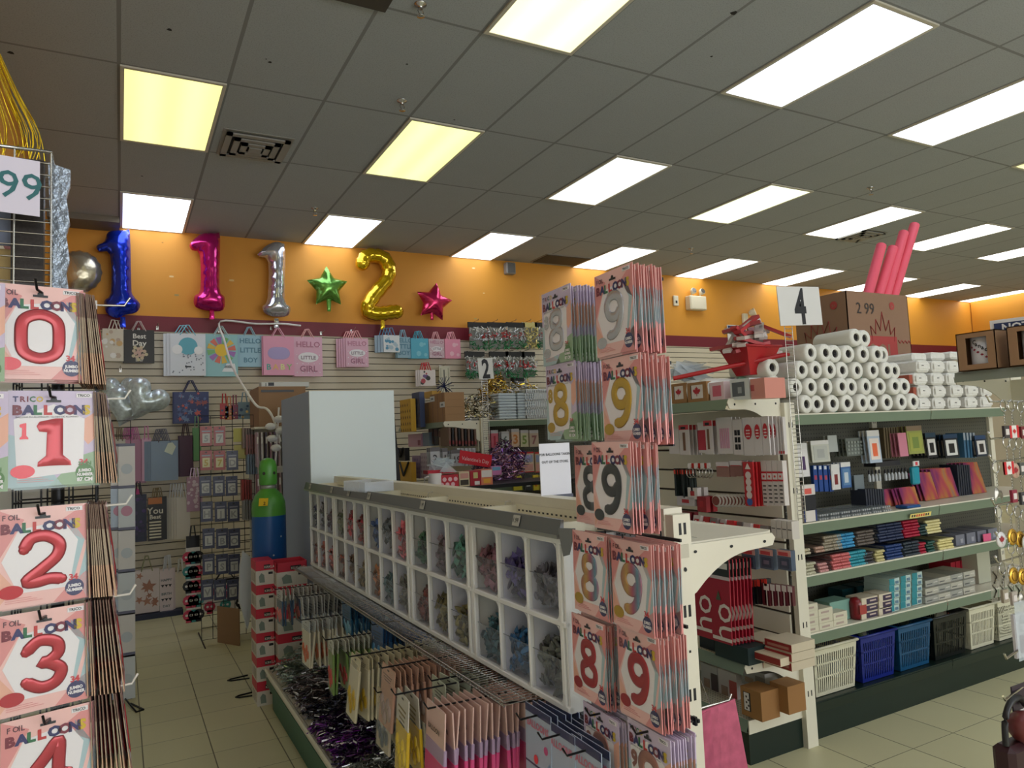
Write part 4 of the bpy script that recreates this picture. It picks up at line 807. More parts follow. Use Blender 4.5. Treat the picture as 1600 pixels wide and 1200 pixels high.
def A_baby(k, W_, H_):
    k.poly([(W_ * 0.36 * math.copysign(abs(math.cos(a)) ** 0.6, math.cos(a)), H_ * 0.56 + H_ * 0.16 * math.sin(a)) for a in [2 * PI * i / 18 for i in range(18)]], -0.003, hue((176, 160, 206), rough=0.5))
    for i, (s, c) in enumerate(zip('BABY', ((90, 170, 160), (240, 190, 120), (240, 240, 160), (150, 190, 120)))): tx(k, s, (i - 1.5) * 0.075, H_ * 0.14, 0.09, c)
def A_plain(cols, n=8):
    def f(k, W_, H_):
        rr = random.Random(n)
        for i in range(n): k.disc((rr.uniform(-W_ * 0.4, W_ * 0.4), -0.002 - i * 0.0002, rr.uniform(H_ * 0.1, H_ * 0.9)), W_ * rr.uniform(0.05, 0.16), hue(rr.choice(cols), rough=0.5), seg=7)
    return f
def starpts(cx, cz, r, n=5, rot=0): return [(cx + r * (1 if i % 2 == 0 else 0.42) * math.cos(math.radians(90 + rot) + PI * i / n), cz + r * (1 if i % 2 == 0 else 0.42) * math.sin(math.radians(90 + rot) + PI * i / n)) for i in range(2 * n)]
def fanstar(k, cx, cz, r, m, y=-0.003, n=5, rot=0):
    P = starpts(cx, cz, r, n, rot); k.add([(cx, y, cz)] + [(a, y, b) for a, b in P], [(0, i + 1, (i + 1) % len(P) + 1) for i in range(len(P))], m)
def A_stars(cols, n, r0=0.02, r1=0.06):
    def f(k, W_, H_):
        rr = random.Random(n)
        for i in range(n): r = rr.uniform(r0, r1); fanstar(k, rr.uniform(-W_ / 2 + r, W_ / 2 - r), rr.uniform(r, H_ - r), r, hue(rr.choice(cols), rough=0.5), -0.003 - i * 0.0001, 5, rr.uniform(0, 70))
    return f
def A_bday(k, W_, H_):
    for s, f in (('HAPPY', 0.72), ('BIRTH', 0.4), ('DAY', 0.12)): tx(k, s, 0, H_ * f, W_ * 0.28, (60, 90, 90))
    for i in range(6): fanstar(k, (i % 3 - 1) * W_ * 0.28, H_ * (0.3 if i < 3 else 0.62), 0.02, m_dark, -0.003, 3, 180)
YG = 8.34; G1 = 'gift bags on the top row of the back wall'
bag('marbled white and gold gift bag leftmost in the top row', 160, 514, 193, 564, YG, (214, 204, 184), (225, 215, 200), A_plain([(214, 176, 120), (236, 232, 224), (190, 170, 150)], 12), 3, -0.03, group=G1)
bag('black gift bag lettered Best Day', 194, 516, 241, 567, YG, (44, 42, 42), (190, 170, 165), A_best, 2, group=G1)
bag('white gift bag with a blue balloon above clouds', 266, 522, 321, 587, YG - 0.03, (222, 226, 232), (130, 200, 214), A_cloud, 3, 0.03, group=G1)
bag('pale teal gift bag with a rainbow sun', 321, 523, 371, 588, YG, (150, 200, 202), (190, 220, 224), A_sun, 2, group=G1)
bag('light blue gift bag lettered HELLO LITTLE BOY', 371, 524, 411, 573, YG + 0.03, (160, 200, 216), (160, 200, 216), A_boy, 2, group=G1)
bag('pink gift bag with lilac banner and BABY lettering', 412, 526, 459, 586, YG - 0.03, (232, 158, 184), (236, 170, 190), A_baby, 2, group=G1)
bag('large pink gift bag lettered HELLO LITTLE GIRL', 460, 527, 503, 588, YG, (228, 176, 196), (240, 180, 180), A_girl, 2, group=G1)
bag('smaller pink HELLO LITTLE GIRL gift bag hanging alone', 541, 529, 575, 573, YG, (226, 176, 194), (244, 176, 176), A_girl, 5, 0.022, group=G1)
bag('small white gift bag with blue dots', 600, 524, 624, 550, YG - 0.03, (226, 228, 228), (110, 150, 190), A_plain([(90, 150, 180), (180, 200, 210)], 14), 4, 0.03, group=G1, rgb2=(160, 180, 196))
bag('small pale blue lettered gift bag', 621, 527, 641, 559, YG, (150, 184, 200), (150, 190, 210), A_boy, 2, group=G1)
bag('small bright turquoise gift bag', 643, 529, 669, 560, YG - 0.02, (86, 176, 200), (90, 180, 200), A_plain([(130, 200, 214)], 5), 3, group=G1)
bag('small pale pink lettered gift bag', 671, 530, 694, 559, YG, (216, 188, 194), (240, 180, 185), A_girl, 2, group=G1)
bag('small bright pink gift bag at the right end of the row', 696, 530, 719, 560, YG - 0.02, (236, 148, 172), (240, 170, 180), A_plain([(244, 190, 200)], 5), 3, group=G1)
bag('white birthday gift bag with red tissue below the turquoise bag', 657, 578, 680, 603, YG - 0.05, (232, 220, 214), (220, 40, 60), A_plain([(190, 80, 90), (120, 90, 140), (60, 60, 60)], 8), 3, 0.02, group=G1)
bag('navy gift bag printed with orange starfish', 272, 612, 326, 662, YG, (36, 48, 104), (36, 44, 96), A_stars([(206, 100, 92), (120, 140, 170), (90, 110, 160), (160, 90, 90)], 44, 0.012, 0.04), 2, group='gift bags on the back wall below the top row', handle=0.12)
wpeg(301, 741, 'chrome wall hook of the lilac dotted bag', L=0.46); wpeg(188, 574, 'chrome wall hook of the heart balloons', L=0.2)
for px, py, l in ((247, 507, 'empty chrome wall hook right of the Best Day bag'), (345, 512, 'chrome wall hook holding the white string'), (507, 516, 'chrome wall hook right of the large girl bag'), (294, 516, 'chrome hook of the blue balloon bag'), (217, 510, 'chrome hook of the Best Day bag'), (428, 508, 'chrome hook of the pink BABY bag'), (555, 513, 'chrome hook of the smaller girl bag')): wpeg(px, py, l)
G2 = 'gift bags in the middle row of the left corner'
YM = 8.2
for (x0, y0, x1, y1, rgb, h, nm, n, al) in ((180, 686, 196, 755, (200, 192, 178), (120, 100, 80), 'cream paper', 2, None), (196, 686, 228, 756, (178, 120, 148), (206, 120, 170), 'mauve pink', 7, None), (222, 684, 236, 752, (214, 166, 190), (220, 130, 180), 'light pink', 1, None), (236, 688, 278, 752, (132, 152, 176), (110, 110, 126), 'blue grey', 5, None), (281, 680, 302, 745, (74, 34, 58), (60, 30, 44), 'maroon', 2, None), (301, 668, 314, 720, (96, 150, 92), (120, 160, 120), 'green', 1, None)):
    bag('%s gift bag, middle row at left' % nm, x0, y0, x1, y1, YM - (0.13 if nm == 'blue grey' else 0.035 if nm == 'light pink' else 0), rgb, h, None, n, 0.014, 0.025, G2, 0.12)
k = MB(); k.poly([(-0.04, -0.05), (0.04, -0.06), (0.045, 0.03), (0.0, 0.06), (-0.035, 0.04)], 0, mat('tag_white', (214, 222, 206), 0.5)); k.poly([(-0.04, -0.05), (0.04, -0.06), (0.045, 0.03), (0.0, 0.06), (-0.035, 0.04)][::-1], 0.001, mat('tag_white', (0, 0, 0)))
p = at(266, 700, 'Y', YM - 0.132); one('gift_tag', k, 'small white tag on the blue grey gift bag', 'tag', p, ry=20)
G3 = 'gift bags in the lower row of the left corner'
bag('navy bag with violet sparkle in the lower row', 204, 772, 229, 848, YM, (30, 34, 66), (26, 28, 48), A_plain([(80, 60, 120), (60, 50, 90)], 20), 2, group=G3, handle=0.13)
def A_stripe(k, W_, H_):
    for i in range(6): k.box((-W_ * 0.4, -0.003, H_ * (0.06 + i * 0.07)), (W_ * 0.4, -0.002, H_ * (0.095 + i * 0.07)), hue((222, 214, 190), rough=0.5))
    k.box((-W_ * 0.46, -0.003, H_ * 0.84), (W_ * 0.46, -0.002, H_ * 0.99), hue((196, 122, 70), rough=0.5)); tx(k, 'You', 0, H_ * 0.62, 0.09, (220, 214, 200)); tx(k, 'Best', 0, H_ * 0.5, 0.06, (220, 214, 200))
bag('black bag with white stripes and an orange band in the lower row', 231, 776, 254, 846, YM - 0.04, (30, 28, 28), (150, 130, 90), A_stripe, 3, -0.02, group=G3)
bag('white paper bag in the lower row', 276, 776, 297, 843, YM, (218, 212, 200), (225, 225, 225), None, 5, 0.024, group=G3, handle=0.14)
bag('hot pink bow topped bag peeking left in the lower row', 203, 764, 218, 782, YM + 0.05, (226, 50, 140), (226, 50, 140), None, 1, group=G3)
bag('lilac dotted bag hanging beside the grid rack', 292, 745, 311, 800, 8.0, (188, 150, 176), (230, 200, 230), A_plain([(230, 214, 226)], 26), 2, -0.03, group=G3)
G4_ = 'gift bags in the bottom row of the left corner'
bag('white bag with rose gold stars in the bottom row', 210, 888, 249, 960, YM - 0.05, (222, 208, 206), (150, 150, 110), A_stars([(170, 118, 96), (182, 130, 108)], 8, 0.03, 0.075), 3, 0.0, group=G4_, handle=0.13)
bag('pink edged white birthday lettered bag in the bottom row', 250, 888, 270, 958, YM - 0.05, (222, 206, 208), (205, 205, 205), A_bday, 3, -0.012, group=G4_, handle=0.13)
bag('plain cream bag in the bottom row', 273, 893, 290, 950, YM, (222, 212, 194), (215, 215, 210), None, 2, -0.01, group=G4_, handle=0.13)
k = MB(); k.box((0, 0, 0), (1.1, 0.35, 0.05), mat('corner_base_navy', (26, 34, 62), 0.5)); one('floor_plinth', k, 'low dark navy plinth on the floor under the bottom row of gift bags', 'plinth', (-0.55, 8.1, 0))
# skull printed tall bag behind the grid rack
def A_skull(k, W_, H_):
    i = 0; z = 0.05
    k.box((-W_ * 0.5, -0.002, H_ * 0.86), (W_ * 0.5, -0.001, H_), m_dark)
    while z < H_ * 0.84:
        for j in range(3):
            x = -W_ * 0.36 + j * W_ * 0.36; c = hue([(206, 60, 92), (64, 150, 150), (34, 34, 40), (214, 70, 100)][(i * 3 + j) % 4], rough=0.5)
            k.disc((x, -0.002, z), 0.05, c, seg=10); k.box((x - 0.025, -0.002, z - 0.065), (x + 0.025, -0.0012, z - 0.03), c)
            for s in (-1, 1): k.disc((x + s * 0.018, -0.0028, z), 0.012, hue((235, 230, 228), rough=0.5), seg=6)
        z += 0.13; i += 1
bag('large white gift bag printed with coloured skulls', 292, 836, 312, 971, 7.3, (226, 220, 216), (30, 30, 30), A_skull, 1, depth=0.06)
bag('second skull printed gift bag behind the letter card rack', 318, 900, 385, 958, 7.36, (226, 220, 216), (30, 30, 30), A_skull, 1, depth=0.06)
# grid rack with letter candle cards
YR = 6.9
a = at(311, 640, 'Y', YR); b = at(402, 1000, 'Y', YR)
t = thing('grid_panel', 'black wire grid rack of letter cards standing by the back left aisle', 'wire rack', (a.x, YR, 0))
k = MB(); grid_panel(k, b.x - a.x, 1.93, m_wire, step=0.1, r=0.003)
k.tube([(0, -0.3, 0.003), (0, 0.3, 0.003)], 0.006, m_wire); k.tube([(b.x - a.x, -0.3, 0.003), (b.x - a.x, 0.3, 0.003)], 0.006, m_wire); k.build('grid', t)
def card_proto(rgb, s, srgb, tagc=(214, 214, 208)):
    k = MB(); k.box((-0.048, 0, -0.12), (0.048, 0.014, 0.05), hue(rgb, rough=0.35)); k.box((-0.03, -0.003, -0.095), (0.03, 0, -0.012), hue(tagc, rough=0.4)); k.text(s, 0.075, hue(srgb, rough=0.4), TR(0, -0.004, -0.082), 0.03, 'CENTER'); k.box((-0.034, -0.002, 0.0), (0.034, 0, 0.012), hue((150, 150, 165), rough=0.3)); k.disc((0, -0.002, 0.034), 0.008, m_dark, seg=8)
    k.quad([(-0.05, -0.006, -0.122), (0.05, -0.006, -0.122), (0.05, -0.006, 0.052), (-0.05, -0.006, 0.052)], m_slv)
    return k
LT = [['5', '7', None], ['5', '7', 'D'], ['G', 'S', 'G'], ['H', 'J', 'K'], ['L', 'B', 'O'], ['P', 'S', 'T'], ['V', 'W', 'U']]
XS = [(322, 343), (322, 343, 363), (321, 342, 362), (323, 345, 365), (326, 347, 366), (326, 347, 366), (324, 344, 364)]; YS = [697, 735, 775, 815, 857, 897, 940 - 3]
for r in range(7):
    for c in range(len(XS[r])):
        p = at(XS[r][c], YS[r] - 22, 'Y', YR - 0.1); s = LT[r][c]; redc = r < 2 and c < 2
        one('letter_card', card_proto((170, 58, 52) if redc else (54, 58, 92), s, (190, 160, 40) if (r == 1 and c < 2) else (150, 150, 150), (226, 220, 170) if (r == 1 and c < 2) else (206, 206, 200)), '%s letter card %s, %s row, %s column of the card rack' % ('red' if redc else 'dark blue', s, ORD[r], ('left', 'middle', 'right')[c]), 'candle card', p, 0, 'cards on the letter card rack')
for i, (x, y, rgb, n_) in enumerate(((371, 690, (200, 196, 84), 'yellow'), (372, 716, (204, 196, 104), 'yellow'), (384, 700, (150, 96, 90), 'brown'), (386, 730, (120, 140, 160), 'grey'), (378, 770, (170, 60, 50), 'red'), (380, 800, (150, 150, 150), 'grey'), (379, 690, (140, 120, 110), 'tan'))):
    for j in range(4): p = at(x + j * 4, y - 12, 'Y', YR - 0.02 + 0.004 * j); k = MB(); k.box((-0.012, -0.1, -0.13), (0.004, 0.0, 0.05), hue(tuple(int(v * (1 - 0.08 * j)) for v in rgb), rough=0.4)) if i > 1 else k.box((-0.035, -0.01, -0.07), (0.035, 0.0, 0.05), hue(rgb, rough=0.4)); one('hanging_card', k, '%s card, %s of the %s bunch right on the card rack' % (n_, ORD[j], ORD[i]), 'card', p, 0, 'side cards on the letter card rack')
# things on top of that rack and by the cabinet
for i, (x0, y0, x1, y1, rgb, l) in enumerate(((344, 630, 357, 655, (180, 40, 44), 'red bow'), (352, 634, 364, 656, (210, 130, 90), 'orange'), (362, 632, 372, 655, (140, 60, 90), 'plum'), (372, 628, 392, 655, (120, 150, 170), 'blue cellophane'))):
    bag('small %s gift bag above the letter card rack' % l, x0, y0, x1, y1, 7.2, rgb, rgb, A_plain([(230, 200, 120), (60, 90, 130)], 6), 1)
k = MB(); mcard = mat('cardboard', (150, 116, 86), 0.8, noise=0.06, nscale=10); c0 = at(404, 604, 'Y', 6.6); c1 = at(478, 640, 'Y', 6.6); k.box((0, 0, -0.35), (c1.x - c0.x, 0.5, 0.0), mcard); k.box((0.02, -0.002, -0.05), (0.3, 0.0, -0.03), mat('tape_black', (40, 36, 34), 0.4)); one('cardboard_box', k, 'brown cardboard box on the shelf left of the cabinet', 'box', (c0.x, 6.6, c0.z))
one('stationery_pack', MB().rbox((0, 0, 0), (0.42, 0.12, 0.045), 0.005, mat('pale_pack', (200, 200, 196), 0.4)).text('1', 0.04, m_dark, TR(0.03, -0.002, 0.008), 0.03).box((0.06, -0.001, 0.01), (0.11, 0, 0.04), m_dark), 'pale flat pack with black label on top of the cardboard box', 'pack', (c0.x + 0.03, 6.65, c0.z))
gt = thing('shelving_unit', 'tall cream shelving unit of hanging packs between letter rack and cabinet', 'shelving', (c0.x - 0.04, 6.62, 0)); k = MB(); k.box((0, 0.3, 0), (0.9, 0.34, c0.z - 0.36), m_cream); k.build('back_panel', gt); k = MB(); k.box((0, -0.02, c0.z - 0.37), (0.9, 0.52, c0.z - 0.352), m_cream); k.build('top_shelf', gt); k = MB(); k.box((0, -0.02, 0), (0.9, 0.34, 0.15), m_kick); k.build('kick_plate', gt)
for r in range(4):
    for j in range(9):
        rgb = [(176, 150, 160), (150, 110, 120), (196, 190, 190), (120, 100, 130), (90, 80, 100)][(j * 2 + r) % 5]
        k = MB(); k.box((0, 0, -0.3), (0.012, 0.1, 0), hue(rgb, rough=0.4)); k.box((0, -0.001, -0.1), (0.012, 0, -0.04), hue((225, 220, 215), rough=0.4)); one('party_pack', k, 'thin %s pack, %s from left, %s row left of the cabinet' % (('mauve', 'plum', 'white', 'violet', 'dark violet')[(j * 2 + r) % 5], ORD[j], ORD[r]), 'pack', (c0.x - 0.03 + j * 0.036, 6.55, c0.z - 0.4 - r * 0.36), 0, 'thin party packs left of the cabinet')
# white string and white lamp cord
k = MB(); P = [at(x, y, 'Y', Y) for x, y, Y in ((470, 509, 8.3), (440, 506, 8.3), (400, 506, 8.3), (345, 502, 8.3), (350, 530, 8.2), (362, 570, 7.6), (378, 600, 6.7), (400, 633, 6.5), (415, 638, 6.45), (424, 648, 6.4), (432, 668, 6.4), (438, 690, 6.4))]
k.tube(smooth_path([tuple(p) for p in P], 5), 0.011, mat('cord_white', (232, 228, 222), 0.4), seg=6); one('white_string', k, 'white string draped from the top row hooks down to the shelving', 'cord', (0, 0, 0))
k = MB(); c = at(436, 655, 'Y', 6.3)
for i, (dx, dz) in enumerate(((0, 0), (-0.07, -0.06), (-0.06, -0.16), (0.01, -0.1), (-0.03, -0.24))): k.ball((dx, 0, dz), 0.045, mat('lamp_white', (226, 226, 226), 0.3), seg=10, rings=6, sc=(1, 1, 0.7))
k.tube([(0, 0, 0.1), (-0.03, 0, -0.3), (-0.05, 0.1, -0.7)], 0.008, mat('cord_white', (0, 0, 0))); one('string_lights', k, 'bunch of round white lamps on a cord hanging by the cabinet', 'lamp', c)
# ---------------------------------------------------------------- around the middle gondola
# white cabinet standing beyond its far end
cx0 = at(483, 611, 'Y', 5.0); cx1 = at(615, 609, 'Y', 5.0); t = thing('cabinet', 'tall plain white cabinet with grey sides behind the far end of the bins', 'cabinet', (cx0.x, 5.0, 0)); CW_ = cx1.x - cx0.x; CH_ = cx0.z
k = MB(); mg_ = mat('cabinet_grey', (152, 164, 186), 0.5); mw_ = mat('cabinet_white', (218, 228, 228), 0.45); k.box((0, 0.02, 0), (CW_, 0.98, CH_), mg_); k.build('cabinet_body', t)
MB().box((0.0, 0, 0.02), (CW_, 0.019, CH_), mw_).build('front_panel', t)
bk = MB(); bk.prism([(0, 0), (0.10, 0), (0.14, 1.2), (0.10, 1.8), (0.02, 1.95), (0, 1.95)], 0, 0.35, mat('black_cloth', (24, 24, 26), 0.7)); one('black_banner_case', bk, 'black curved case standing against the right side of the white cabinet', 'case', (cx1.x + 0.005, 5.3, 0.02))
# helium tank
tp = at(417, 715, 'Y', 5.25); t = thing('helium_tank', 'tall blue helium gas cylinder with a green shoulder and cap', 'gas cylinder', (0.9, 5.25, 0))
mb_ = mat('tank_blue', (14, 78, 142), 0.35, noise=0.12, nscale=9); mgn = mat('tank_green', (76, 144, 50), 0.35, noise=0.15, nscale=12); R_ = 0.113
k = MB(); k.lathe([(R_ * 0.9, 0), (R_, 0.02), (R_, 1.16)], mb_, seg=28); k.build('tank_body', t)
k = MB(); k.lathe([(R_ * 1.002, 1.16), (R_ * 1.002, 1.2), (R_ * 0.97, 1.25), (R_ * 0.8, 1.30), (R_ * 0.5, 1.335), (R_ * 0.42, 1.345)], mgn, seg=28); k.build('shoulder', t)
k = MB(); k.lathe([(0.045, 1.34), (0.05, 1.345), (0.05, 1.37), (0.046, 1.372)], mat('tank_neck', (150, 150, 140), 0.4, 0.5), seg=20); k.lathe([(0.056, 1.37), (0.06, 1.385), (0.06, 1.49), (0.052, 1.53), (0.03, 1.55), (0.0, 1.556)], mgn, seg=20)
for a in (-2.2, -1.0): k.disc((0, 0, 0), 0.011, mat('dark', (40, 38, 36)), TR(0.0605 * math.cos(a), 0.0605 * math.sin(a), 1.45) @ RZ(math.degrees(a) + 90))
k.build('valve_cap', t)
k = MB(); k.add([(-0.03, -0.03, 0), (0.03, -0.03, 0), (0.03, 0.0, 0.05), (-0.03, 0.0, 0.05)], [(0, 1, 2, 3)], mat('hazard_yellow', (220, 180, 30), 0.5), TR(-0.045, -0.085, 1.235) @ RZ(-20)); k.text('2', 0.03, m_dark, TR(-0.055, -0.116, 1.243) @ RZ(-20) @ RX(-28), 0.02); k.build('warning_label', t)
for (a, z) in ((-1.0, 1.02), (-1.5, 0.9), (-1.2, 0.6)): k = MB(); k.disc((0, 0, 0), 0.006, mat('chip_white', (200, 205, 205), 0.5), TR((R_ + 0.0006) * math.cos(a), (R_ + 0.0006) * math.sin(a), z) @ RZ(math.degrees(a) + 90)); k.build('paint_chip', t)
k = MB(); k.prism([(0, 0), (0.05, -0.05), (0.055, -0.4), (0.02, -0.55), (-0.03, -0.35), (-0.02, -0.1)], 0, 0.06, mat('plastic_bag', (206, 208, 206), 0.35, bump=0.8, nscale=20)); p = at(386, 862, 'Y', 5.45); one('plastic_bag', k, 'white plastic bag hanging behind the left side of the helium tank', 'bag', (0.765, 5.5, p.z))
k = MB(); k.prism([(0, 0), (0.28, 0), (0.28, 0.3), (0, 0.3)], 0, 0.012, mat('cardboard', (0, 0, 0))); one('cardboard_sheet', k, 'brown cardboard sheet leaning on the floor between card rack and tank', 'cardboard', (0.72, 6.75, 0.0), -60)
ft = thing('floor_rack', 'black wire rack feet sticking out left of the helium tank', 'rack', (0.80, 5.5, 0))
for a in (0.05, -0.35): MB().tube([(0, 0, 0.005), (-0.12, 0.02, 0.005), (-0.14, 0.04, 0.005), (-0.12, 0.06, 0.005), (0, 0.08, 0.005)], 0.005, m_wire).build('foot', ft, (0, a, 0))
# far left gridwall stand with pale packs behind the left spinner
p0 = at(181, 640, 'Y', 5.6); p1 = at(206, 1090, 'Y', 5.6)
t = thing('grid_panel', 'wire stand with pale hanging packs seen behind the left spinner', 'wire rack', (p0.x - 0.25, 5.6, 0)); k = MB(); grid_panel(k, p1.x - p0.x + 0.25, 1.85, m_wire, step=0.1); k.build('grid', t)
k = MB(); k.tube([(0.0, -0.3, 0.006), (0.05, 0.0, 0.03), (0.0, 0.25, 0.006)], 0.006, m_wire); k.tube([(0.33, -0.12, 0.006), (0.40, -0.3, 0.006), (0.36, -0.32, 0.006), (0.3, -0.05, 0.02)], 0.006, m_wire); k.build('feet', t)
for i in range(6):
    for j, (x, rgb) in enumerate(((-0.1, (176, 190, 206)), (0.02, (196, 200, 200)))):
        q = at(186 + j * 12, 700 + i * 66, 'Y', 5.5); k = MB(); k.box((-0.05, 0, -0.27), (0.05, 0.01, 0.03), hue(rgb if i % 2 else (206, 200, 192), rough=0.35)); k.box((-0.05, -0.001, 0.012), (0.05, 0, 0.03), hue((90, 90, 110), rough=0.4)); k.disc((0, -0.002, -0.14), 0.035, hue((180, 186, 188) if i != 1 else (190, 130, 150), rough=0.4), seg=12)
        one('hanging_pack', k, 'pale hanging pack with a dark header, %s row down, %s column behind the left spinner' % (ORD[i], ('left', 'right')[j]), 'pack', (q.x, 5.57 - j * 0.02, q.z), 0, 'pale packs behind the left spinner')
# red and white balloon boxes stacked by the tank
mwb = hue((206, 200, 186), 'carton_white', 0.5); mrb = hue((196, 36, 58), 'carton_red', 0.45)
def red_box(w_, h_, d_, openn=False):
    k = MB(); k.box((0, 0, 0), (w_, d_, h_ * 0.6), mwb)
    if openn:
        for a, b in (((0, 0, h_ * 0.6), (w_, 0.004, h_)), ((0, 0, h_ * 0.6), (0.004, d_, h_)), ((w_ - 0.004, 0, h_ * 0.6), (w_, d_, h_)), ((0, d_ - 0.004, h_ * 0.6), (w_, d_, h_))): k.box(a, b, mrb)
    else: k.box((0, 0, h_ * 0.6), (w_, d_, h_), mrb)
    k.box((w_ * 0.45, -0.001, h_ * 0.66), (w_ * 0.8, 0, h_ * 0.84), m_dark); k.text('KIRKLAND', h_ * 0.14, mwb, TR(w_ * 0.47, -0.002, h_ * 0.69), 0.02, 'LEFT', 0.9)
    k.poly([(w_ * 0.2, h_ * 0.1), (w_ * 0.5, h_ * 0.1), (w_ * 0.46, h_ * 0.42), (w_ * 0.3, h_ * 0.5), (w_ * 0.16, h_ * 0.36)], -0.001, hue((120, 134, 122), rough=0.5)); k.box((w_ * 0.7, -0.001, h_ * 0.42), (w_ * 0.95, 0, h_ * 0.52), m_dark)
    for q in range(3): k.box((-0.001, d_ * (0.2 + 0.25 * q), h_ * 0.1), (0, d_ * (0.3 + 0.25 * q), h_ * 0.5), hue((150, 140, 128), rough=0.5))
    return k
for i in range(6): one('carton', red_box(0.19, 0.148, 0.2, i == 5), 'red and white carton, %s of the right stack by the tank' % (ORD[i] + ' from the floor'), 'box', (0.872, 4.84, 0.148 * i), 0, 'red and white cartons in the right stack')
for i in range(6): one('carton', red_box(0.11, 0.15, 0.2), 'red and white carton, %s of the left stack by the tank' % (ORD[i] + ' from the floor'), 'box', (0.755 + (0.004 if i > 3 else 0), 4.93, 0.15 * i), 0, 'red and white cartons in the left stack')
# tinsel heaps on the base deck
def tinsel(label, x0, y0, x1, y1, z, h_, cols, n, seed):
    rr = random.Random(seed); k = MB(); ms = [mat('tinsel_%d_%d_%d' % c, c, 0.25, 0.55, coat=0.6) for c in cols] + [mat('tinsel_glint', (236, 236, 240), 0.2, 0.5)] * 1 + [mat('tinsel_shade_%d' % seed, tuple(int(v * 0.5) for v in cols[0]), 0.3, 0.5)] * 4  # pale strips stand in for glints, painted in as colour
    k.ball(((x0 + x1) / 2, (y0 + y1) / 2, z), 1, mat('tinsel_base_%d_%d_%d' % cols[0], tuple(int(v * 0.35) for v in cols[0]), 0.6), seg=14, rings=8, sc=((x1 - x0) / 2.1, (y1 - y0) / 2.1, h_ * 0.7)) if False else None
    for i in range(n):
        u = rr.uniform(-1, 1); v = rr.uniform(-1, 1); x = (x0 + x1) / 2 + u * (x1 - x0) / 2; y = (y0 + y1) / 2 + v * (y1 - y0) / 2
        zz = z + h_ * max(0.0, 1 - (u * u + v * v) * 0.45) * rr.uniform(0.35, 1.0) * (0.75 + 0.25 * math.sin(x * 31 + y * 23)); L = rr.uniform(0.018, 0.036)
        M = TR(x, y, zz) @ RZ(rr.uniform(0, 360)) @ RX(rr.uniform(-75, 75)); w2 = rr.uniform(0.0016, 0.0036)
        k.add([(-L, -w2, 0), (0, -w2, L * 0.25), (L, -w2, 0), (L, w2, 0), (0, w2, L * 0.25), (-L, w2, 0)], [(0, 1, 4, 5), (1, 2, 3, 4)], rr.choice(ms), M)
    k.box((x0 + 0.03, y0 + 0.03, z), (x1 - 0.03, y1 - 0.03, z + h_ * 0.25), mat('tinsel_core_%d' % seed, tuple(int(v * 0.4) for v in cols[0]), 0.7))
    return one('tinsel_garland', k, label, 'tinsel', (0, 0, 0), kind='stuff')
ZB = 0.236
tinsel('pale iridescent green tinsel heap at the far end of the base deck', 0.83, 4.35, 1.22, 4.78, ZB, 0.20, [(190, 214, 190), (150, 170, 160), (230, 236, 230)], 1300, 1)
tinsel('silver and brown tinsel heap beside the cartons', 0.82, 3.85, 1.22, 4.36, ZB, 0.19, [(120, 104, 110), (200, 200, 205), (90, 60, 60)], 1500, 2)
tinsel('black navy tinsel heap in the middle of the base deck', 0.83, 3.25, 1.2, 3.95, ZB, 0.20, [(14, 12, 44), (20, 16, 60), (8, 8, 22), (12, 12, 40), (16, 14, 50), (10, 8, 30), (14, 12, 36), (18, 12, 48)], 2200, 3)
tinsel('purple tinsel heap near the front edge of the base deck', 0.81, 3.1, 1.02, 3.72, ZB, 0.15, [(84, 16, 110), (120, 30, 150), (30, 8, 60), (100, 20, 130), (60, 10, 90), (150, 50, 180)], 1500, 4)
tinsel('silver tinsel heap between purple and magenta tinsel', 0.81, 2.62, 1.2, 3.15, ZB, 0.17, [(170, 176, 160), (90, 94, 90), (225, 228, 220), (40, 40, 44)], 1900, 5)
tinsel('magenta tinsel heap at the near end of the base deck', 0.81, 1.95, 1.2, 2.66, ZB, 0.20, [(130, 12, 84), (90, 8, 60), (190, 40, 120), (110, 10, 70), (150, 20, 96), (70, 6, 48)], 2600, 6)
# hanging packs on peg hooks under the wire shelf: header card + bag, facing the aisle (-x)
def party_pack(w_, h_, hd, hrgb, brgb, film=True, blob=None, txt=None):
    k = MB(); k.box((-w_ / 2, 0, -hd + 0.015), (w_ / 2, 0.003, 0.015), hue(hrgb, rough=0.4)); k.box((-0.01, -0.0008, 0.0), (0.01, 0, 0.005), m_dark)
    k.rbox((-w_ / 2, -0.001, -h_ + 0.015), (w_ / 2, 0.009, -hd + 0.015), 0.003, hue(brgb, rough=0.25))
    if blob:
        for i in range(5): k.ball((w_ * (-0.3 + 0.15 * i), -0.001, -h_ * (0.55 + 0.1 * (i % 3))), w_ * 0.14, hue(blob, rough=0.3), seg=6, rings=4, sc=(1, 0.35, 1.3))
    for q in range(3): k.box((-w_ * (0.36 - 0.06 * q), -0.0007, -hd * (0.35 + 0.17 * q)), (w_ * (0.30 - 0.05 * q), 0, -hd * (0.29 + 0.17 * q)), hue(tuple(int(v * 0.55) for v in brgb), rough=0.4))
    k.quad([(-w_ / 2 - 0.003, -0.003, -h_ + 0.01), (w_ / 2 + 0.003, -0.005, -h_ + 0.01), (w_ / 2 + 0.003, -0.003, 0.014), (-w_ / 2 - 0.003, -0.004, 0.014)], film_mat('crinkle_clear', (235, 238, 242), 0.12, 0.1))
    if txt: k.text(txt, hd * 0.22, m_dark, TR(0, -0.0012, -hd * 0.65), 0.02, 'CENTER')
    return k
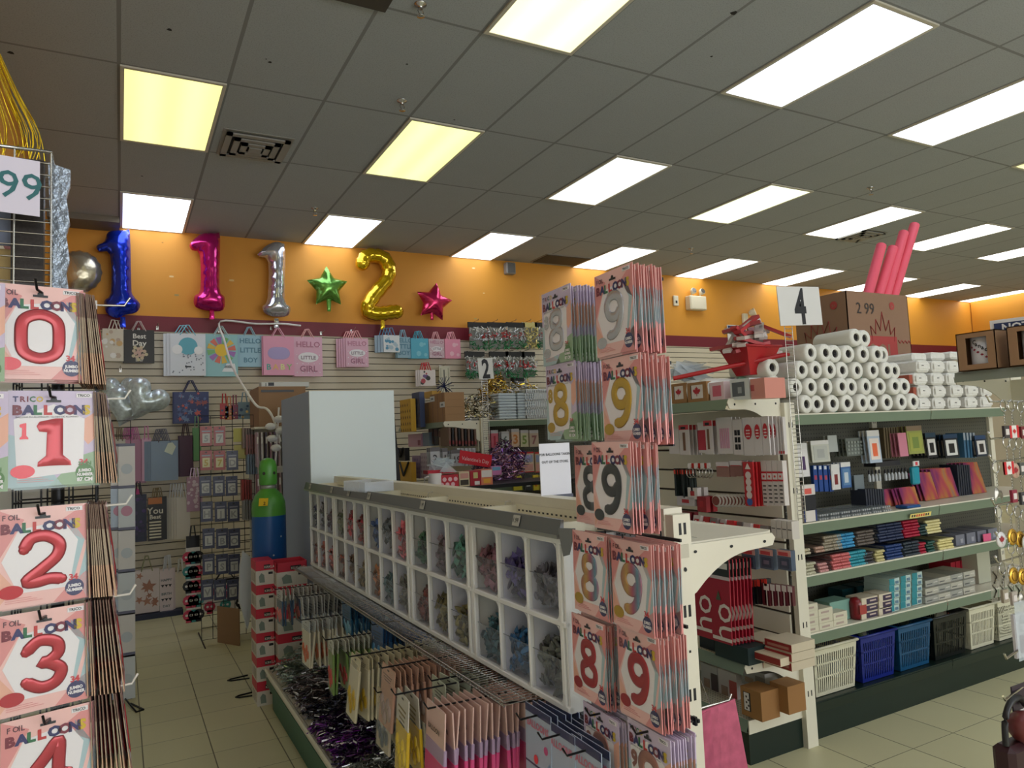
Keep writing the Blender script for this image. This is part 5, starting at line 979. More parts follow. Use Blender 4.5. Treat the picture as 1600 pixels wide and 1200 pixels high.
def hook_row(name, label, y, ztop, x0, x1, n, proto, group, tiltr=7, dz=0.0, hooklab=None, dy=0):
    pr = Proto(tag(proto.build(name), 'x', 'party pack')); rr = random.Random(int(y * 100) + n)
    for i in range(n):
        f = i / max(1, n - 1); pr.put('%s, %s' % (label, 'front one' if i == 0 else '%s behind the front' % ORD[i - 1]), (x0 + (x1 - x0) * f, y + rr.uniform(-0.004, 0.004) + dy * f, ztop - 0.004 + dz * f), -90 + rr.uniform(-tiltr, tiltr), group, rx=rr.uniform(-7, 4))
    hook((SX - 0.004, y, ztop + 0.004), (-1, 0, 0.02), SX - x0 + 0.02, hooklab or 'black peg hook of the ' + label, None, 'peg hooks under the wire shelf')
R1 = 'party packs hanging under the wire shelf'
hook_row('party_pack', 'white header pack of blue streamers', 4.38, 0.80, 0.80, 1.16, 16, party_pack(0.12, 0.2, 0.06, (206, 204, 196), (60, 84, 110), blob=(214, 110, 100)), R1)
hook_row('party_pack', 'pale cellophane pack beside the blue streamers', 4.08, 0.80, 0.86, 1.16, 14, party_pack(0.13, 0.19, 0.09, (196, 196, 190), (180, 184, 180), blob=(150, 160, 170)), R1)
hook_row('party_pack', 'white card pack with orange and red fruit pictures', 3.7, 0.76, 0.80, 1.15, 16, party_pack(0.13, 0.22, 0.05, (196, 200, 196), (214, 206, 180), blob=(196, 100, 62)), R1)
hook_row('party_pack', 'teal foil backed party pack', 3.62, 0.83, 0.98, 1.2, 12, party_pack(0.13, 0.16, 0.07, (30, 92, 130), (26, 84, 120), blob=(120, 170, 190)), R1)
hook_row('party_pack', 'green and red watermelon party pack', 3.22, 0.77, 0.80, 1.18, 18, party_pack(0.12, 0.22, 0.05, (204, 206, 190), (120, 150, 80), blob=(196, 66, 60)), R1)
hook_row('party_pack', 'deep blue foil party pack', 3.12, 0.83, 0.98, 1.2, 15, party_pack(0.13, 0.17, 0.07, (24, 84, 140), (20, 72, 116), blob=(70, 130, 170)), R1)
hook_row('party_pack', 'cream dotted party pack with a yellow side', 2.84, 0.79, 0.80, 1.18, 16, party_pack(0.14, 0.23, 0.04, (216, 206, 168), (222, 212, 180), blob=(196, 160, 40)), R1)
hook_row('party_pack', 'peach coloured balloon pack in the far bunch', 2.5, 0.83, 0.82, 1.2, 20, party_pack(0.15, 0.2, 0.05, (206, 160, 134), (196, 150, 128), blob=(170, 150, 140)), R1)
hook_row('party_pack', 'beige pack with a round window in the lower bunch', 2.56, 0.73, 0.82, 1.14, 9, party_pack(0.14, 0.2, 0.05, (196, 178, 140), (184, 172, 150), blob=(110, 116, 120)), R1)
k = party_pack(0.14, 0.24, 0.09, (206, 200, 186), (220, 184, 40), blob=(228, 196, 60)); k.box((-0.03, -0.001, -0.075), (0.03, 0, -0.07), m_dark)
hook_row('party_pack', 'white header pack with a yellow balloon bag', 2.19, 0.838, 0.76, 0.79, 2, k, R1)
hook_row('party_pack', 'pale green header pack behind the yellow bag', 2.24, 0.842, 0.90, 1.05, 5, party_pack(0.13, 0.12, 0.06, (196, 204, 180), (190, 196, 180)), R1)
pk_ = MB(); pk_.box((-0.075, 0, -0.215), (0.075, 0.004, 0.02), hue((228, 190, 178), rough=0.35)); pk_.rbox((-0.078, -0.002, -0.225), (0.078, 0.010, -0.12), 0.003, hue((222, 74, 134), rough=0.25)); pk_.rbox((-0.077, -0.001, -0.125), (0.077, 0.009, -0.08), 0.002, hue((176, 150, 180), rough=0.3)); pk_.quad([(-0.08, -0.004, -0.228), (0.08, -0.004, -0.228), (0.08, -0.004, 0.02), (-0.08, -0.004, 0.02)], m_slv)
pk_.text('BALLOON', 0.02, m_dark, TR(0, -0.0045, -0.05), 0.02, 'CENTER')
hook_row('balloon_pack', 'pink and peach balloon pack in the near bunch', 2.02, 0.84, 0.80, 1.2, 20, pk_, R1, 4)
# blue balloon cards at the near end of the pegboard
bl = MB(); bl.box((-0.07, 0, -0.2), (0.07, 0.003, 0.02), hue((176, 190, 208), rough=0.35)); bl.box((-0.07, -0.0008, 0.0), (0.07, 0, 0.02), hue((40, 50, 90), rough=0.35)); bl.text('BALLOONS', 0.026, hue((206, 120, 140), rough=0.4), TR(0, -0.0015, -0.035), 0.04, 'CENTER', 0.9); bl.box((-0.07, -0.0008, -0.135), (0.07, 0, -0.13), hue((40, 50, 90), rough=0.35))
bl.disc((0.045, -0.0015, -0.075), 0.011, hue((206, 70, 130), rough=0.4)); bl.disc((-0.01, -0.0015, -0.115), 0.012, mat('dot_coral', (240, 60, 70), 0.5)); bl.poly([(-0.02, -0.19), (0.065, -0.19), (0.065, -0.1)], -0.001, hue((120, 160, 200), rough=0.4)); bl.quad([(-0.072, -0.005, -0.202), (0.072, -0.005, -0.202), (0.072, -0.005, 0.022), (-0.072, -0.005, 0.022)], m_slv)
blp = Proto(tag(bl.build('balloon_pack'), 'x', 'balloon pack'))
for (px, py, l, n) in ((815, 1110, 'far', 5), (850, 1140, 'middle', 6), (890, 1165, 'near', 5)):
    p = at(px + 25, py + 10, 'X', 1.0)
    for i in range(n): blp.put('pale blue BALLOONS card under the bins, %s in the %s bunch' % (ORD[i], l), (1.0 + i * 0.022, p.y, p.z - i * 0.002), -90 + random.uniform(-3, 3), 'pale blue cards under the bins', rx=-2)
    hook((SX - 0.004, p.y, p.z + 0.004), (-1, 0, 0), SX - 0.95, 'black peg hook of the %s pale blue cards' % l, None, 'peg hooks under the wire shelf')
# white cards among the goods and the out-of-store notice
p = at(868, 733, 'Y', 2.16); k = MB(); k.box((-0.062, 0, -0.09), (0.062, 0.003, 0.09), mat('paper_white', (222, 220, 226), 0.4)); k.box((-0.066, -0.003, -0.1), (0.066, 0.006, -0.088), mat('holder_dark', (70, 72, 90), 0.4))
for i, s_ in enumerate(('', 'FOR BALLOONS TAKEN', 'OUT OF THE STORE.')): s_ and k.text(s_, 0.0118, m_dark, TR(0, -0.001, 0.074 - i * 0.026), 0.02, 'CENTER', 1.0)
k.box((-0.066, 0.0, -0.1), (0.066, 0.03, -0.097), m_dark); k.box((-0.004, 0.003, 1.417 - p.z), (0.004, 0.007, -0.09), m_dark); one('notice_card', k, 'white notice about balloons taken out of the store, standing on the gondola', 'sign', p)
# pink foil curtain packs on the near end of the middle gondola's far side
fm = mat('foil_pink_pack', (196, 96, 126), 0.3, 0.4, noise=0.4, nscale=30); k = MB(); k.box((0, -0.07, -0.24), (0.004, 0.07, 0.0), fm); k.poly([(-0.01, 0)], 0, fm) if False else None; fp = Proto(tag(k.build('foil_curtain_pack'), 'x', 'decoration pack'))
for i in range(6): p = at(1108 + i * 7, 1112 + i * 3, 'Y', 1.5); fp.put('shiny pink foil curtain pack hanging past the end upright, %s from the left' % ORD[i], (1.345 + i * 0.015, 1.535, 0.865), 90 + random.uniform(-3, 3), 'pink foil curtain packs', rx=-4 - i)
one('peg_hook', MB().tube([(1.312, 1.535, 0.875), (1.47, 1.535, 0.875), (1.48, 1.535, 0.89)], 0.003, m_chrome), 'chrome hook of the pink foil curtain packs', 'hook')
# ---------------------------------------------------------------- goods on the aisle 4 gondola
def face(name, label, cat, bx, ax, v, depth, rgb, art=None, group=None, n=1, step=0.014, rough=0.4, rx=0, rz=0, film=False, dsc='behind it', zb=None):
    """package whose front fills the photo box bx on the plane ax = v (front towards -y, or -x when ax is X)"""
    x0, y0, x1, y1 = bx; xm, ym = (x0 + x1) / 2, (y0 + y1) / 2
    A = at(x0, ym, ax, v); B = at(x1, ym, ax, v); W_ = (B - A).length if ax == 'X' else B.x - A.x; bot = at(xm, y1, ax, v); top = at(xm, y0, ax, v); H_ = top.z - bot.z
    if zb is not None: bot.z = zb
    k = MB(); k.box((-W_ / 2, 0, 0), (W_ / 2, depth, H_), hue(rgb, rough=rough))
    if art: art(k, W_, H_)
    if film: k.quad([(-W_ / 2 - 0.002, -0.004, -0.002), (W_ / 2 + 0.002, -0.004, -0.002), (W_ / 2 + 0.002, -0.004, H_ + 0.002), (-W_ / 2 - 0.002, -0.004, H_ + 0.002)], m_slv)
    pr = Proto(tag(k.build(name), 'x', cat)); dr = Vector((0, 1, 0)) if ax == 'Y' else Vector((1, 0, 0)); o = None
    for i in range(n):
        q = pr.put(label if n == 1 else '%s, %s' % (label, 'front one' if i == 0 else '%s %s' % (ORD[i - 1], dsc)), bot + dr * (i * (depth + step)) + Vector((0, 0, 0 if i == 0 else -0.001 * i)), rz + (0 if ax == 'Y' else -90), group if n > 1 or group else None, rx=rx)
        o = o or q
    return o
def a_box(*items):
    """art: (u0, v0, u1, v1, rgb) rectangles in fractions of the front"""
    def f(k, W_, H_):
        for i, (a, b, c, d, rgb) in enumerate(items): k.box((-W_ / 2 + a * W_, -0.0012 - 0.0003 * i, b * H_), (-W_ / 2 + c * W_, 0, d * H_), hue(rgb, rough=0.4))
    return f
def leafpts(cx, cz, r):
    P = [(0, 1), (0.18, 0.62), (0.42, 0.72), (0.34, 0.28), (0.62, 0.5), (0.68, 0.36), (0.98, 0.42), (0.84, 0.18), (0.98, 0.06), (0.5, -0.28), (0.56, -0.46), (0.08, -0.38), (0.05, -0.9), (-0.05, -0.9), (-0.08, -0.38), (-0.56, -0.46), (-0.5, -0.28), (-0.98, 0.06), (-0.84, 0.18), (-0.98, 0.42), (-0.68, 0.36), (-0.62, 0.5), (-0.34, 0.28), (-0.42, 0.72), (-0.18, 0.62)]
    return [(cx + x * r, cz + z * r) for x, z in P]
def leaf(k, cx, cz, r, m, y=-0.003):
    P = leafpts(cx, cz, r); k.add([(cx, y, cz)] + [(a, y, b) for a, b in P], [(0, i + 1, (i + 1) % len(P) + 1) for i in range(len(P))], m)
RED = (190, 32, 44)
# paper towel rolls in a pyramid on the top shelf
rl = thing('paper_towel_roll', '', 'paper roll'); k = MB(); mpap = mat('paper_roll', (222, 220, 210), 0.55, bump=0.25, nscale=40); RR = 0.052
k.lathe([(0.024, 0.0), (RR * 0.86, -0.002), (RR * 0.97, 0.006), (RR, 0.02), (RR, 0.26), (RR * 0.86, 0.27), (0.024, 0.27), (0.022, 0.24), (0.022, 0.02), (0.024, 0.0)], mpap, RX(-90), seg=18, cap=False)
for i in range(10): a = i * 0.63; k.add([(0.026 * math.cos(a), -0.0012, 0.026 * math.sin(a)), (RR * 0.85 * math.cos(a + 0.1), -0.003, RR * 0.85 * math.sin(a + 0.1)), (RR * 0.85 * math.cos(a + 0.25), -0.001, RR * 0.85 * math.sin(a + 0.25))], [(0, 1, 2)], mpap)
k.box((-RR * 0.3, 0.05, RR - 0.0005), (RR * 0.3, 0.1, RR + 0.0008), mat('roll_print_green', (130, 190, 160), 0.5)); k.box((-RR * 0.3, 0.12, RR - 0.0005), (RR * 0.3, 0.135, RR + 0.0008), m_dark); k.build('paper', rl)
k = MB(); k.lathe([(0.0215, 0.008), (0.0215, 0.26), (0.0, 0.26)], mat('roll_core', (110, 106, 106), 0.7), RX(-90), seg=14, cap=False); k.tube([(-0.014, 0.004, -0.01), (0.0, 0.0, 0.008), (0.01, 0.004, -0.004)], 0.003, m_dark, seg=4); k.build('core', rl); rl = Proto(rl)
RW = [(855, (155, 248, 345, 432, 525, 612, 702, 790, 860)), (735, (108, 200, 292, 388, 475, 562, 648, 738, 824)), (625, (140, 225, 310, 415, 505, 600, 685, 760)), (512, (190, 280, 365, 445, 535, 620, 680)), (402, (480, 560))]
zprev = None
for r, (zy, xs) in enumerate(RW):
    zc = at(1220 + 500 * 0.2375, 440 + zy * 0.2375, 'Y', 2.7).z if r else 1.68 + RR
    zc = 1.679 + RR + r * 0.094
    for c, zx in enumerate(xs):
        x = at(1220 + zx * 0.2375, 440 + zy * 0.2375, 'Y', 2.69).x; rl.put('white paper towel roll, %s from the left in the %s row up' % (ORD[c], ORD[r]), (x, 2.68 + (0.008 * ((c * 7 + r * 3) % 4) - 0.01), zc), random.uniform(-3, 3), 'paper towel rolls in the pyramid', ry=random.uniform(0, 360))
for i, (x0, x1, y) in enumerate(((1224, 1246, 560), (1224, 1243, 630))): p = at((x0 + x1) / 2, y, 'Y', 2.72); rl.put('white paper towel roll lying behind the wire strip, %s one' % ('upper', 'lower')[i], (3.045 + i * 0.005, 2.7, 1.79 + RR - (0) + 0.09 * (1 - i)), 0, 'paper towel rolls behind the wire strip')
for i in range(2):                                                   # long roll packs lying along the end shelf
    k = MB(); k.lathe([(0.0, 0), (0.05, 0.01), (0.058, 0.04), (0.058, 0.4), (0.05, 0.43), (0, 0.44)], mat('roll_film', (226, 228, 226), 0.3, bump=0.6, nscale=25), RY(90), seg=14); k.box((0.2, -0.02, 0.056), (0.23, 0.03, 0.06), m_dark); k.box((0.26, -0.02, 0.056), (0.33, 0.03, 0.06), mat('roll_print_green', (0, 0, 0)))
    one('wrapped_roll_pack', k, 'wrapped white roll pack lying on top of the end shelf, %s one' % ('near', 'far')[i], 'paper roll', (2.70, 2.88 + 0.12 * i, 1.772 + 0.06), 0, 'wrapped roll packs')
# white tissue packs
mts = mat('tissue_film', (224, 222, 214), 0.3, bump=0.5, nscale=30)
for r in range(4):
    for c in range(5):
        x0 = 1434 + c * 25 + (r % 2) * 3; q = at(x0, 640, 'Y', 2.7); W_ = 0.118; k = MB(); k.rbox((0, 0, 0), (W_, 0.3, 0.076), 0.012, mts); k.rbox((0.004, -0.004, 0.02), (W_ - 0.004, 0, 0.056), 0.002, mts)
        k.box((0.03 + 0.01 * c, -0.006, 0.04), (0.05 + 0.01 * c, -0.004, 0.044), m_dark)
        if c == 0 and r in (1, 2): k.box((-0.03, 0.02, 0.01), (0, 0.2, 0.065), hue((160, 80, 60), rough=0.4))
        one('tissue_pack', k, 'white wrapped tissue pack, %s from the left, %s row up' % (ORD[c], ORD[r]), 'tissue pack', (q.x + (0.004 if r % 2 else 0), 2.69 + 0.004 * ((r + c) % 3), 1.678 + r * 0.0775), random.uniform(-1, 1), 'white tissue packs on the top shelf')
for c in range(3): k = MB(); k.rbox((0, 0, 0), (0.16, 0.22, 0.05), 0.012, mts); k.box((0.02, 0.02, 0.049), (0.1, 0.16, 0.052), hue((200, 90, 90), rough=0.4)) if c < 2 else None; one('tissue_pack', k, 'white tissue pack lying crooked on top of the others, %s from the left' % ORD[c], 'tissue pack', (at(1418 + c * 30, 590, 'Y', 2.8).x, 2.75, 1.99 + 0.008 * c), 4, 'tissue packs lying crooked')
# brown carton with pool noodles behind the rolls (the back half of the shelving carries it)
k = MB(); k.box((0.12, 0.48, 1.655), (2.5, 0.93, 1.67), m_cream); o = one('back_shelf', k, 'back half of the top shelf carrying the brown carton', 'shelf', (3.03, 2.66, 0))
cq = at(1322, 463, 'Y', 3.16); cr = at(1417, 463, 'Y', 3.16); CWd = cr.x - cq.x; cH = at(1380, 459, 'Y', 3.16).z - 1.672
t = thing('carton', 'large open brown carton with red crown print and 2 99 written on it', 'box', (cq.x, 3.16, 1.672)); mct = mat('carton_brown', (142, 110, 86), 0.8, noise=0.05, nscale=9); mrp = mat('carton_red_print', (168, 62, 58), 0.7)
k = MB(); D_ = 0.42
for a, b in (((0, 0, 0), (CWd, 0.006, cH)), ((0, D_, 0), (CWd, D_ + 0.006, cH)), ((0, 0, 0), (0.006, D_, cH)), ((CWd - 0.006, 0, 0), (CWd, D_, cH)), ((0, 0, 0), (CWd, D_, 0.006))): k.box(a, b, mct)
k.build('carton_body', t)
def crown(k, cx, z, w_, M=ID):
    P = [(-0.5, 0), (-0.55, 0.42), (-0.34, 0.2), (-0.3, 0.62), (-0.12, 0.3), (0, 0.85), (0.12, 0.3), (0.3, 0.62), (0.34, 0.2), (0.55, 0.42), (0.5, 0)]; k.tube([(cx + a * w_, -0.003, z + b * w_) for a, b in P], 0.0035, mrp, M, 4, closed=False)
for M, c, s1 in ((ID, CWd * 0.42, '2 99'), (RZ(-90), -0.30, '.99')):
    k = MB(); crown(k, c + 0.08, cH * 0.60, CWd * 0.36, M); k.text(s1, 0.11, mat('marker_grey', (62, 54, 50), 0.7), M @ TR(c - 0.19, -0.004, cH * 0.82), 0.0)
    k.disc((c + 0.2, -0.003, cH * 0.9), 0.028, mrp, M); k.text('5+', 0.026, mct, M @ TR(c + 0.185, -0.0045, cH * 0.885), 0.02); k.build('printed_marks', t)
k = MB(); k.box((CWd * 0.16, -0.003, cH * 0.38), (CWd * 0.76, -0.001, cH * 0.64), mrp); k.text('POOL', 0.15, mct, TR(CWd * 0.18, -0.004, cH * 0.45), 0.02, 'LEFT', 0.85); k.text('NOODLE', 0.11, mrp, TR(CWd * 0.14, -0.003, cH * 0.22), 0.03, 'LEFT', 0.85)
for j in range(4): k.tube([(CWd * (0.78 + 0.03 * i), -0.003, cH * (0.6 - j * 0.13) + 0.01 * (-1) ** i) for i in range(8)], 0.003, mrp, seg=4)
k.build('printed_logo', t)
mpn = mat('noodle_pink', (236, 92, 112), 0.55)
for i, (tx_, ty_, bx_) in enumerate(((1429, 352, 1392), (1412, 364, 1380), (1395, 388, 1368), (1377, 384, 1352))):
    a = at(tx_, ty_, 'Y', 3.42); b = at(bx_, 475, 'Y', 3.36); d = (a - b); d.normalize(); e = a - d * ((a.z - 1.69) / d.z); k = MB(); k.tube([(0, 0, 0), tuple(a - e)], 0.037, mpn, seg=14, cap=False); k.tube([(0, 0, 0), tuple(a - e)], 0.012, mpn, seg=8, cap=False)
    L = a - e; u1 = d.cross(Vector((0, 0, 1))); u1.normalize(); v1 = u1.cross(d); P = []
    for r in (0.037, 0.012): P += [L + u1 * r * math.cos(2 * PI * q / 14) + v1 * r * math.sin(2 * PI * q / 14) for q in range(14)]
    k.add(P, [(q, (q + 1) % 14, 14 + (q + 1) % 14, 14 + q) for q in range(14)], mpn); one('pool_noodle', k, 'pink foam pool noodle in the carton, %s from the right' % ORD[i], 'pool noodle', e, 0, 'pink pool noodles')
# end shelf (faces the middle gondola): top shelf goods
def kraft(label, bx, ax, v, d=0.11):
    def art(k, W_, H_):
        k.box((-W_ * 0.28, -0.001, H_ * 0.2), (W_ * 0.3, 0, H_ * 0.86), hue((222, 216, 208), rough=0.3)); leaf(k, 0.0, H_ * 0.54, W_ * 0.2, hue((176, 26, 40), rough=0.4), -0.0025); k.box((-W_ * 0.32, -0.0008, H_ * 0.18), (-W_ * 0.26, 0, H_ * 0.86), m_dark)
    return face('mug_box', label, 'gift box', bx, ax, v, d, (158, 118, 74), art, rough=0.7)
kraft('small kraft box with a maple leaf window, left one on the end shelf', (1050, 599, 1073, 630), 'X', 2.70); kraft('small kraft box with a maple leaf window, right one on the end shelf', (1075, 597, 1105, 629), 'X', 2.70, 0.13)
face('napkin_pack', 'clear pack of pink printed napkins on the end shelf', 'napkin pack', (1110, 597, 1132, 625), 'X', 2.71, 0.12, (226, 200, 204), a_box((0.2, 0.2, 0.8, 0.8, (206, 90, 110))), film=True)
face('plate_pack', 'clear pack with dark floral print at the end shelf edge', 'plate pack', (1142, 592, 1172, 624), 'X', 2.705, 0.10, (214, 218, 214), a_box((0.1, 0.15, 0.75, 0.85, (80, 88, 92)), (0.4, 0.3, 0.6, 0.6, (150, 156, 156))), film=True)
face('plate_pack', 'salmon pink card pack at the end shelf corner', 'plate pack', (1174, 591, 1196, 623), 'X', 2.70, 0.14, (214, 140, 124), a_box((0.0, 0.4, 0.25, 0.7, (170, 50, 50))), film=True)
k = MB(); mcrk = film_mat('crinkled_film', (214, 224, 230), 0.5, 0.15)
rr = random.Random(9)
for i in range(26): k.add([(rr.uniform(-0.17, 0.17), rr.uniform(-0.05, 0.1), rr.uniform(0, 0.13)) for _ in range(4)], [(0, 1, 2), (0, 2, 3)], mcrk)
one('plastic_wrap', k, 'crinkled clear plastic bags heaped on the end shelf', 'plastic bag', (2.86, 3.12, 1.885), kind='stuff')
one('green_pack', MB().prism([(-0.03, 0), (0.05, 0), (0.03, 0.1), (-0.035, 0.11)], 0, 0.05, hue((60, 180, 90), rough=0.3)), 'bright green pack standing at the far end of the end shelf', 'pack', (2.86, 3.5, 1.772), -60)
# red basket of boxed knives
bp_ = at(1192, 560, 'Y', 2.75); t = thing('storage_basket', 'red plastic basket full of boxed cutlery on the roll packs', 'basket', (bp_.x - 0.02, 2.82, 1.90)); mrd = mat('basket_red', (170, 24, 30), 0.35)
k = MB(); k.add([(-0.06, -0.05, 0.0), (0.06, -0.05, 0.0), (0.06, 0.05, 0.0), (-0.06, 0.05, 0.0), (-0.125, -0.1, 0.15), (0.125, -0.1, 0.15), (0.125, 0.1, 0.15), (-0.125, 0.1, 0.15)], [(0, 1, 5, 4), (1, 2, 6, 5), (2, 3, 7, 6), (3, 0, 4, 7), (0, 3, 2, 1)], mrd); k.build('basket_body', t); k = MB(); k.tube([(-0.128, -0.103, 0.15), (0.128, -0.103, 0.15), (0.128, 0.103, 0.15), (-0.128, 0.103, 0.15)], 0.008, mrd, closed=True); k.build('rim', t)
for i in range(22):
    k = MB(); k.box((-0.10, -0.022, -0.009), (0.10, 0.022, 0.009), hue([(214, 206, 202), (182, 52, 56), (196, 180, 172), (150, 60, 60)][i % 4], rough=0.4)); k.box((-0.05, -0.017, -0.009), (0.03, 0.0, 0.009), hue([(50, 40, 44), (220, 214, 210)][i % 2], rough=0.4))
    one('boxed_knife', k, 'boxed kitchen knife in the red basket, %s up from the bottom of the heap' % (ORD + ['last'])[i], 'boxed knife', (bp_.x - 0.02 + rr.uniform(-0.13, 0.12), 2.82 + rr.uniform(-0.1, 0.08), 2.04 + 0.006 * i), rr.uniform(-60, 60), 'boxed knives in the red basket', ry=rr.uniform(-45, 40))
one('red_tube', MB().cyl((0, 0, 0), (0.50, -0.35, 0.1), 0.012, mrd), 'long red stick lying across the goods on the end shelf', 'stick', (2.62, 3.0, 1.90))
# end face: rows of hanging kitchen goods (front towards -x)
XE = 2.80
def kn(k, W_, H_): k.box((-W_ * 0.12, -0.002, H_ * 0.15), (W_ * 0.12, 0, H_ * 0.75), hue((120, 84, 60), rough=0.4)); k.box((-W_ * 0.5, -0.0015, H_ * 0.84), (W_ * 0.5, 0, H_), hue((206, 60, 66), rough=0.4)) ; k.box((-W_ * 0.3, -0.002, H_ * 0.86), (W_ * 0.2, 0, H_ * 0.94), m_dark)
def redblob(k, W_, H_): k.poly([(W_ * 0.36 * math.cos(a), H_ * 0.62 + H_ * 0.2 * math.sin(a)) for a in [PI * 2 * i / 14 for i in range(14)]], -0.002, hue(RED, rough=0.4)); [k.disc((W_ * 0.12 * (i % 3 - 1), -0.003, H_ * (0.5 + 0.08 * (i // 3))), 0.004, hue((230, 220, 218), rough=0.4), seg=6) for i in range(9)]
def pinkrows(k, W_, H_): [k.box((-W_ * 0.3 + i * W_ * 0.13, -0.002, H_ * 0.15), (-W_ * 0.22 + i * W_ * 0.13, 0, H_ * 0.7), hue((206, 150, 176), rough=0.4)) for i in range(5)]
def blackrows(k, W_, H_): [k.box((-W_ * 0.3 + (i % 2) * W_ * 0.32, -0.002, H_ * (0.15 + 0.2 * (i // 2))), (-W_ * 0.06 + (i % 2) * W_ * 0.32, 0, H_ * (0.3 + 0.2 * (i // 2))), m_dark) for i in range(6)]
GE = 'kitchen goods hanging on the end face of the 4 gondola'
W1 = (214, 208, 206)
for i, (bx, art, nm, n) in enumerate((((1046, 670, 1062, 709), None, 'white card with red picture', 3), ((1063, 664, 1078, 711), kn, 'white card with a brown handled knife', 4), ((1092, 660, 1104, 708), a_box((0.0, 0.1, 1, 0.75, (180, 40, 60))), 'white and crimson tall card', 3), ((1102, 657, 1115, 710), kn, 'white card with a black handled knife', 4), ((1122, 652, 1146, 709), pinkrows, 'white card with rows of pink sticks', 3), ((1147, 655, 1162, 711), blackrows, 'white card with black squares', 2), ((1163, 652, 1180, 712), redblob, 'white card with a red glove', 3), ((1180, 652, 1192, 711), redblob, 'second white card with a red glove', 2), ((1193, 650, 1204, 711), redblob, 'third white card with a red glove', 4))):
    face('kitchen_card', nm, 'kitchen tool card', bx, 'X', XE, 0.006, W1, art, GE, n, 0.022)
for i in range(6): face('kitchen_card', 'white card with a red edge mark, %s from the left at the upright' % ORD[i], 'kitchen tool card', (1204 + i * 4, 651, 1206.5 + i * 4, 710), 'X', 2.86, 0.02, (206, 200, 196), a_box((0, 0.02, 1, 0.09, (190, 50, 50))), GE)
for i in range(8): face('kitchen_tool', 'black handled kitchen tool with a red tag, %s from the left' % ORD[i], 'kitchen tool', (1055 + i * 4.2, 732, 1057.6 + i * 4.2, 775 + (3 if i % 2 else 0)), 'X', XE + 0.012 * (i % 3), 0.015, (26, 36, 34), a_box((0, 0.8, 1, 0.95, (226, 70, 50))), 'black handled kitchen tools on the end face')
for i in range(7):
    p = at(1078 + i * 5, 738, 'X', XE - 0.02 + 0.02 * (i % 2)); k = MB(); k.tube([(0.024 * math.cos(a), 0, 0.03 * math.sin(a)) for a in [2 * PI * q / 12 for q in range(12)]], 0.003, m_chrome, closed=True, seg=5); k.box((-0.01, -0.004, 0.02), (0.01, 0.004, 0.05), hue((220, 60, 50) if i % 2 else (220, 214, 210), rough=0.4)); one('steel_tongs', k, 'shiny steel kitchen tong with a card tag, %s from the left' % ORD[i], 'kitchen tool', p, -80, 'steel tongs on the end face')
for i, (bx, rgb, nm) in enumerate((((1120, 722, 1140, 745), (150, 110, 100), 'left'), ((1141, 720, 1160, 744), (140, 96, 88), 'right'))): face('kitchen_card', 'white topped pack of brown skewers, %s one' % nm, 'kitchen tool card', bx, 'X', XE, 0.01, rgb, a_box((0, 0.7, 1, 1, (210, 204, 206)), (0.1, 0.66, 0.9, 0.72, (180, 60, 60))), GE, 3, 0.03)
def A_redtall(k, W_, H_):
    k.poly([(-W_ * 0.3, H_ * 0.84), (W_ * 0.3, H_ * 0.84), (0, H_ * 0.98)], -0.002, hue((226, 214, 210), rough=0.4))
    for i in range(5): k.disc((0, -0.002, H_ * (0.1 + i * 0.15)), W_ * 0.3, hue([(60, 90, 160), (222, 206, 200)][i > 0], rough=0.4), seg=12)
face('kitchen_card', 'tall red box with a column of round pictures', 'kitchen tool card', (1165, 722, 1180, 791), 'X', XE - 0.02, 0.01, (188, 36, 42), A_redtall, GE, 5, 0.014)
def A_rdots(k, W_, H_): k.box((-W_ * 0.5, -0.0015, H_ * 0.54), (W_ * 0.5, 0, H_ * 0.76), hue((196, 40, 48), rough=0.4)); k.box((-W_ * 0.46, -0.002, H_ * 0.58), (W_ * 0.46, 0, H_ * 0.72), hue((224, 218, 214), rough=0.4)); [k.disc((W_ * 0.2 * (i % 3 - 1), -0.002, H_ * (0.08 + 0.09 * (i // 3))), 0.004, m_dark, seg=5) for i in range(15)]; k.disc((0, -0.003, H_ * 0.65), W_ * 0.2, hue((206, 70, 70), rough=0.4), seg=8)
for i in range(4): face('kitchen_card', 'white and red banded tall pack with dark dots, %s from the left' % ORD[i], 'kitchen tool card', (1193 + i * 8.6, 720, 1201 + i * 8.6, 790), 'X', XE + 0.03, 0.03, (210, 202, 196), A_rdots, GE)
for i in range(9):
    p = at(1122 + i * 5.2, 782, 'X', XE + 0.015 * i * 0.5); k = MB(); k.lathe([(0.0, 0), (0.034, 0.002), (0.036, 0.006), (0.03, 0.014), (0, 0.016)], hue((190, 186, 176), rough=0.25), RX(90), seg=16); k.disc((0, -0.018, 0), 0.024, hue((120, 60, 50), rough=0.4)); one('round_blister_pack', k, 'round clear blister pack on the end face, %s from the left' % ORD[i], 'blister pack', p, -84, 'round blister packs on the end face')
for i, (bx, rgb, nm) in enumerate((((1075, 762, 1090, 780), (216, 210, 206), 'small white card with a red dot'), ((1058, 776, 1085, 790), (196, 190, 190), 'long white pack with a red print'), ((1090, 776, 1104, 800), (150, 30, 36), 'dark red pack'), ((1048, 800, 1075, 818), (120, 20, 34), 'maroon packs behind the bracket'))): face('kitchen_card', nm + ' low on the end face', 'kitchen tool card', bx, 'X', XE, 0.03, rgb, a_box((0.3, 0.3, 0.7, 0.7, (176, 40, 44))), GE, 2, 0.02)
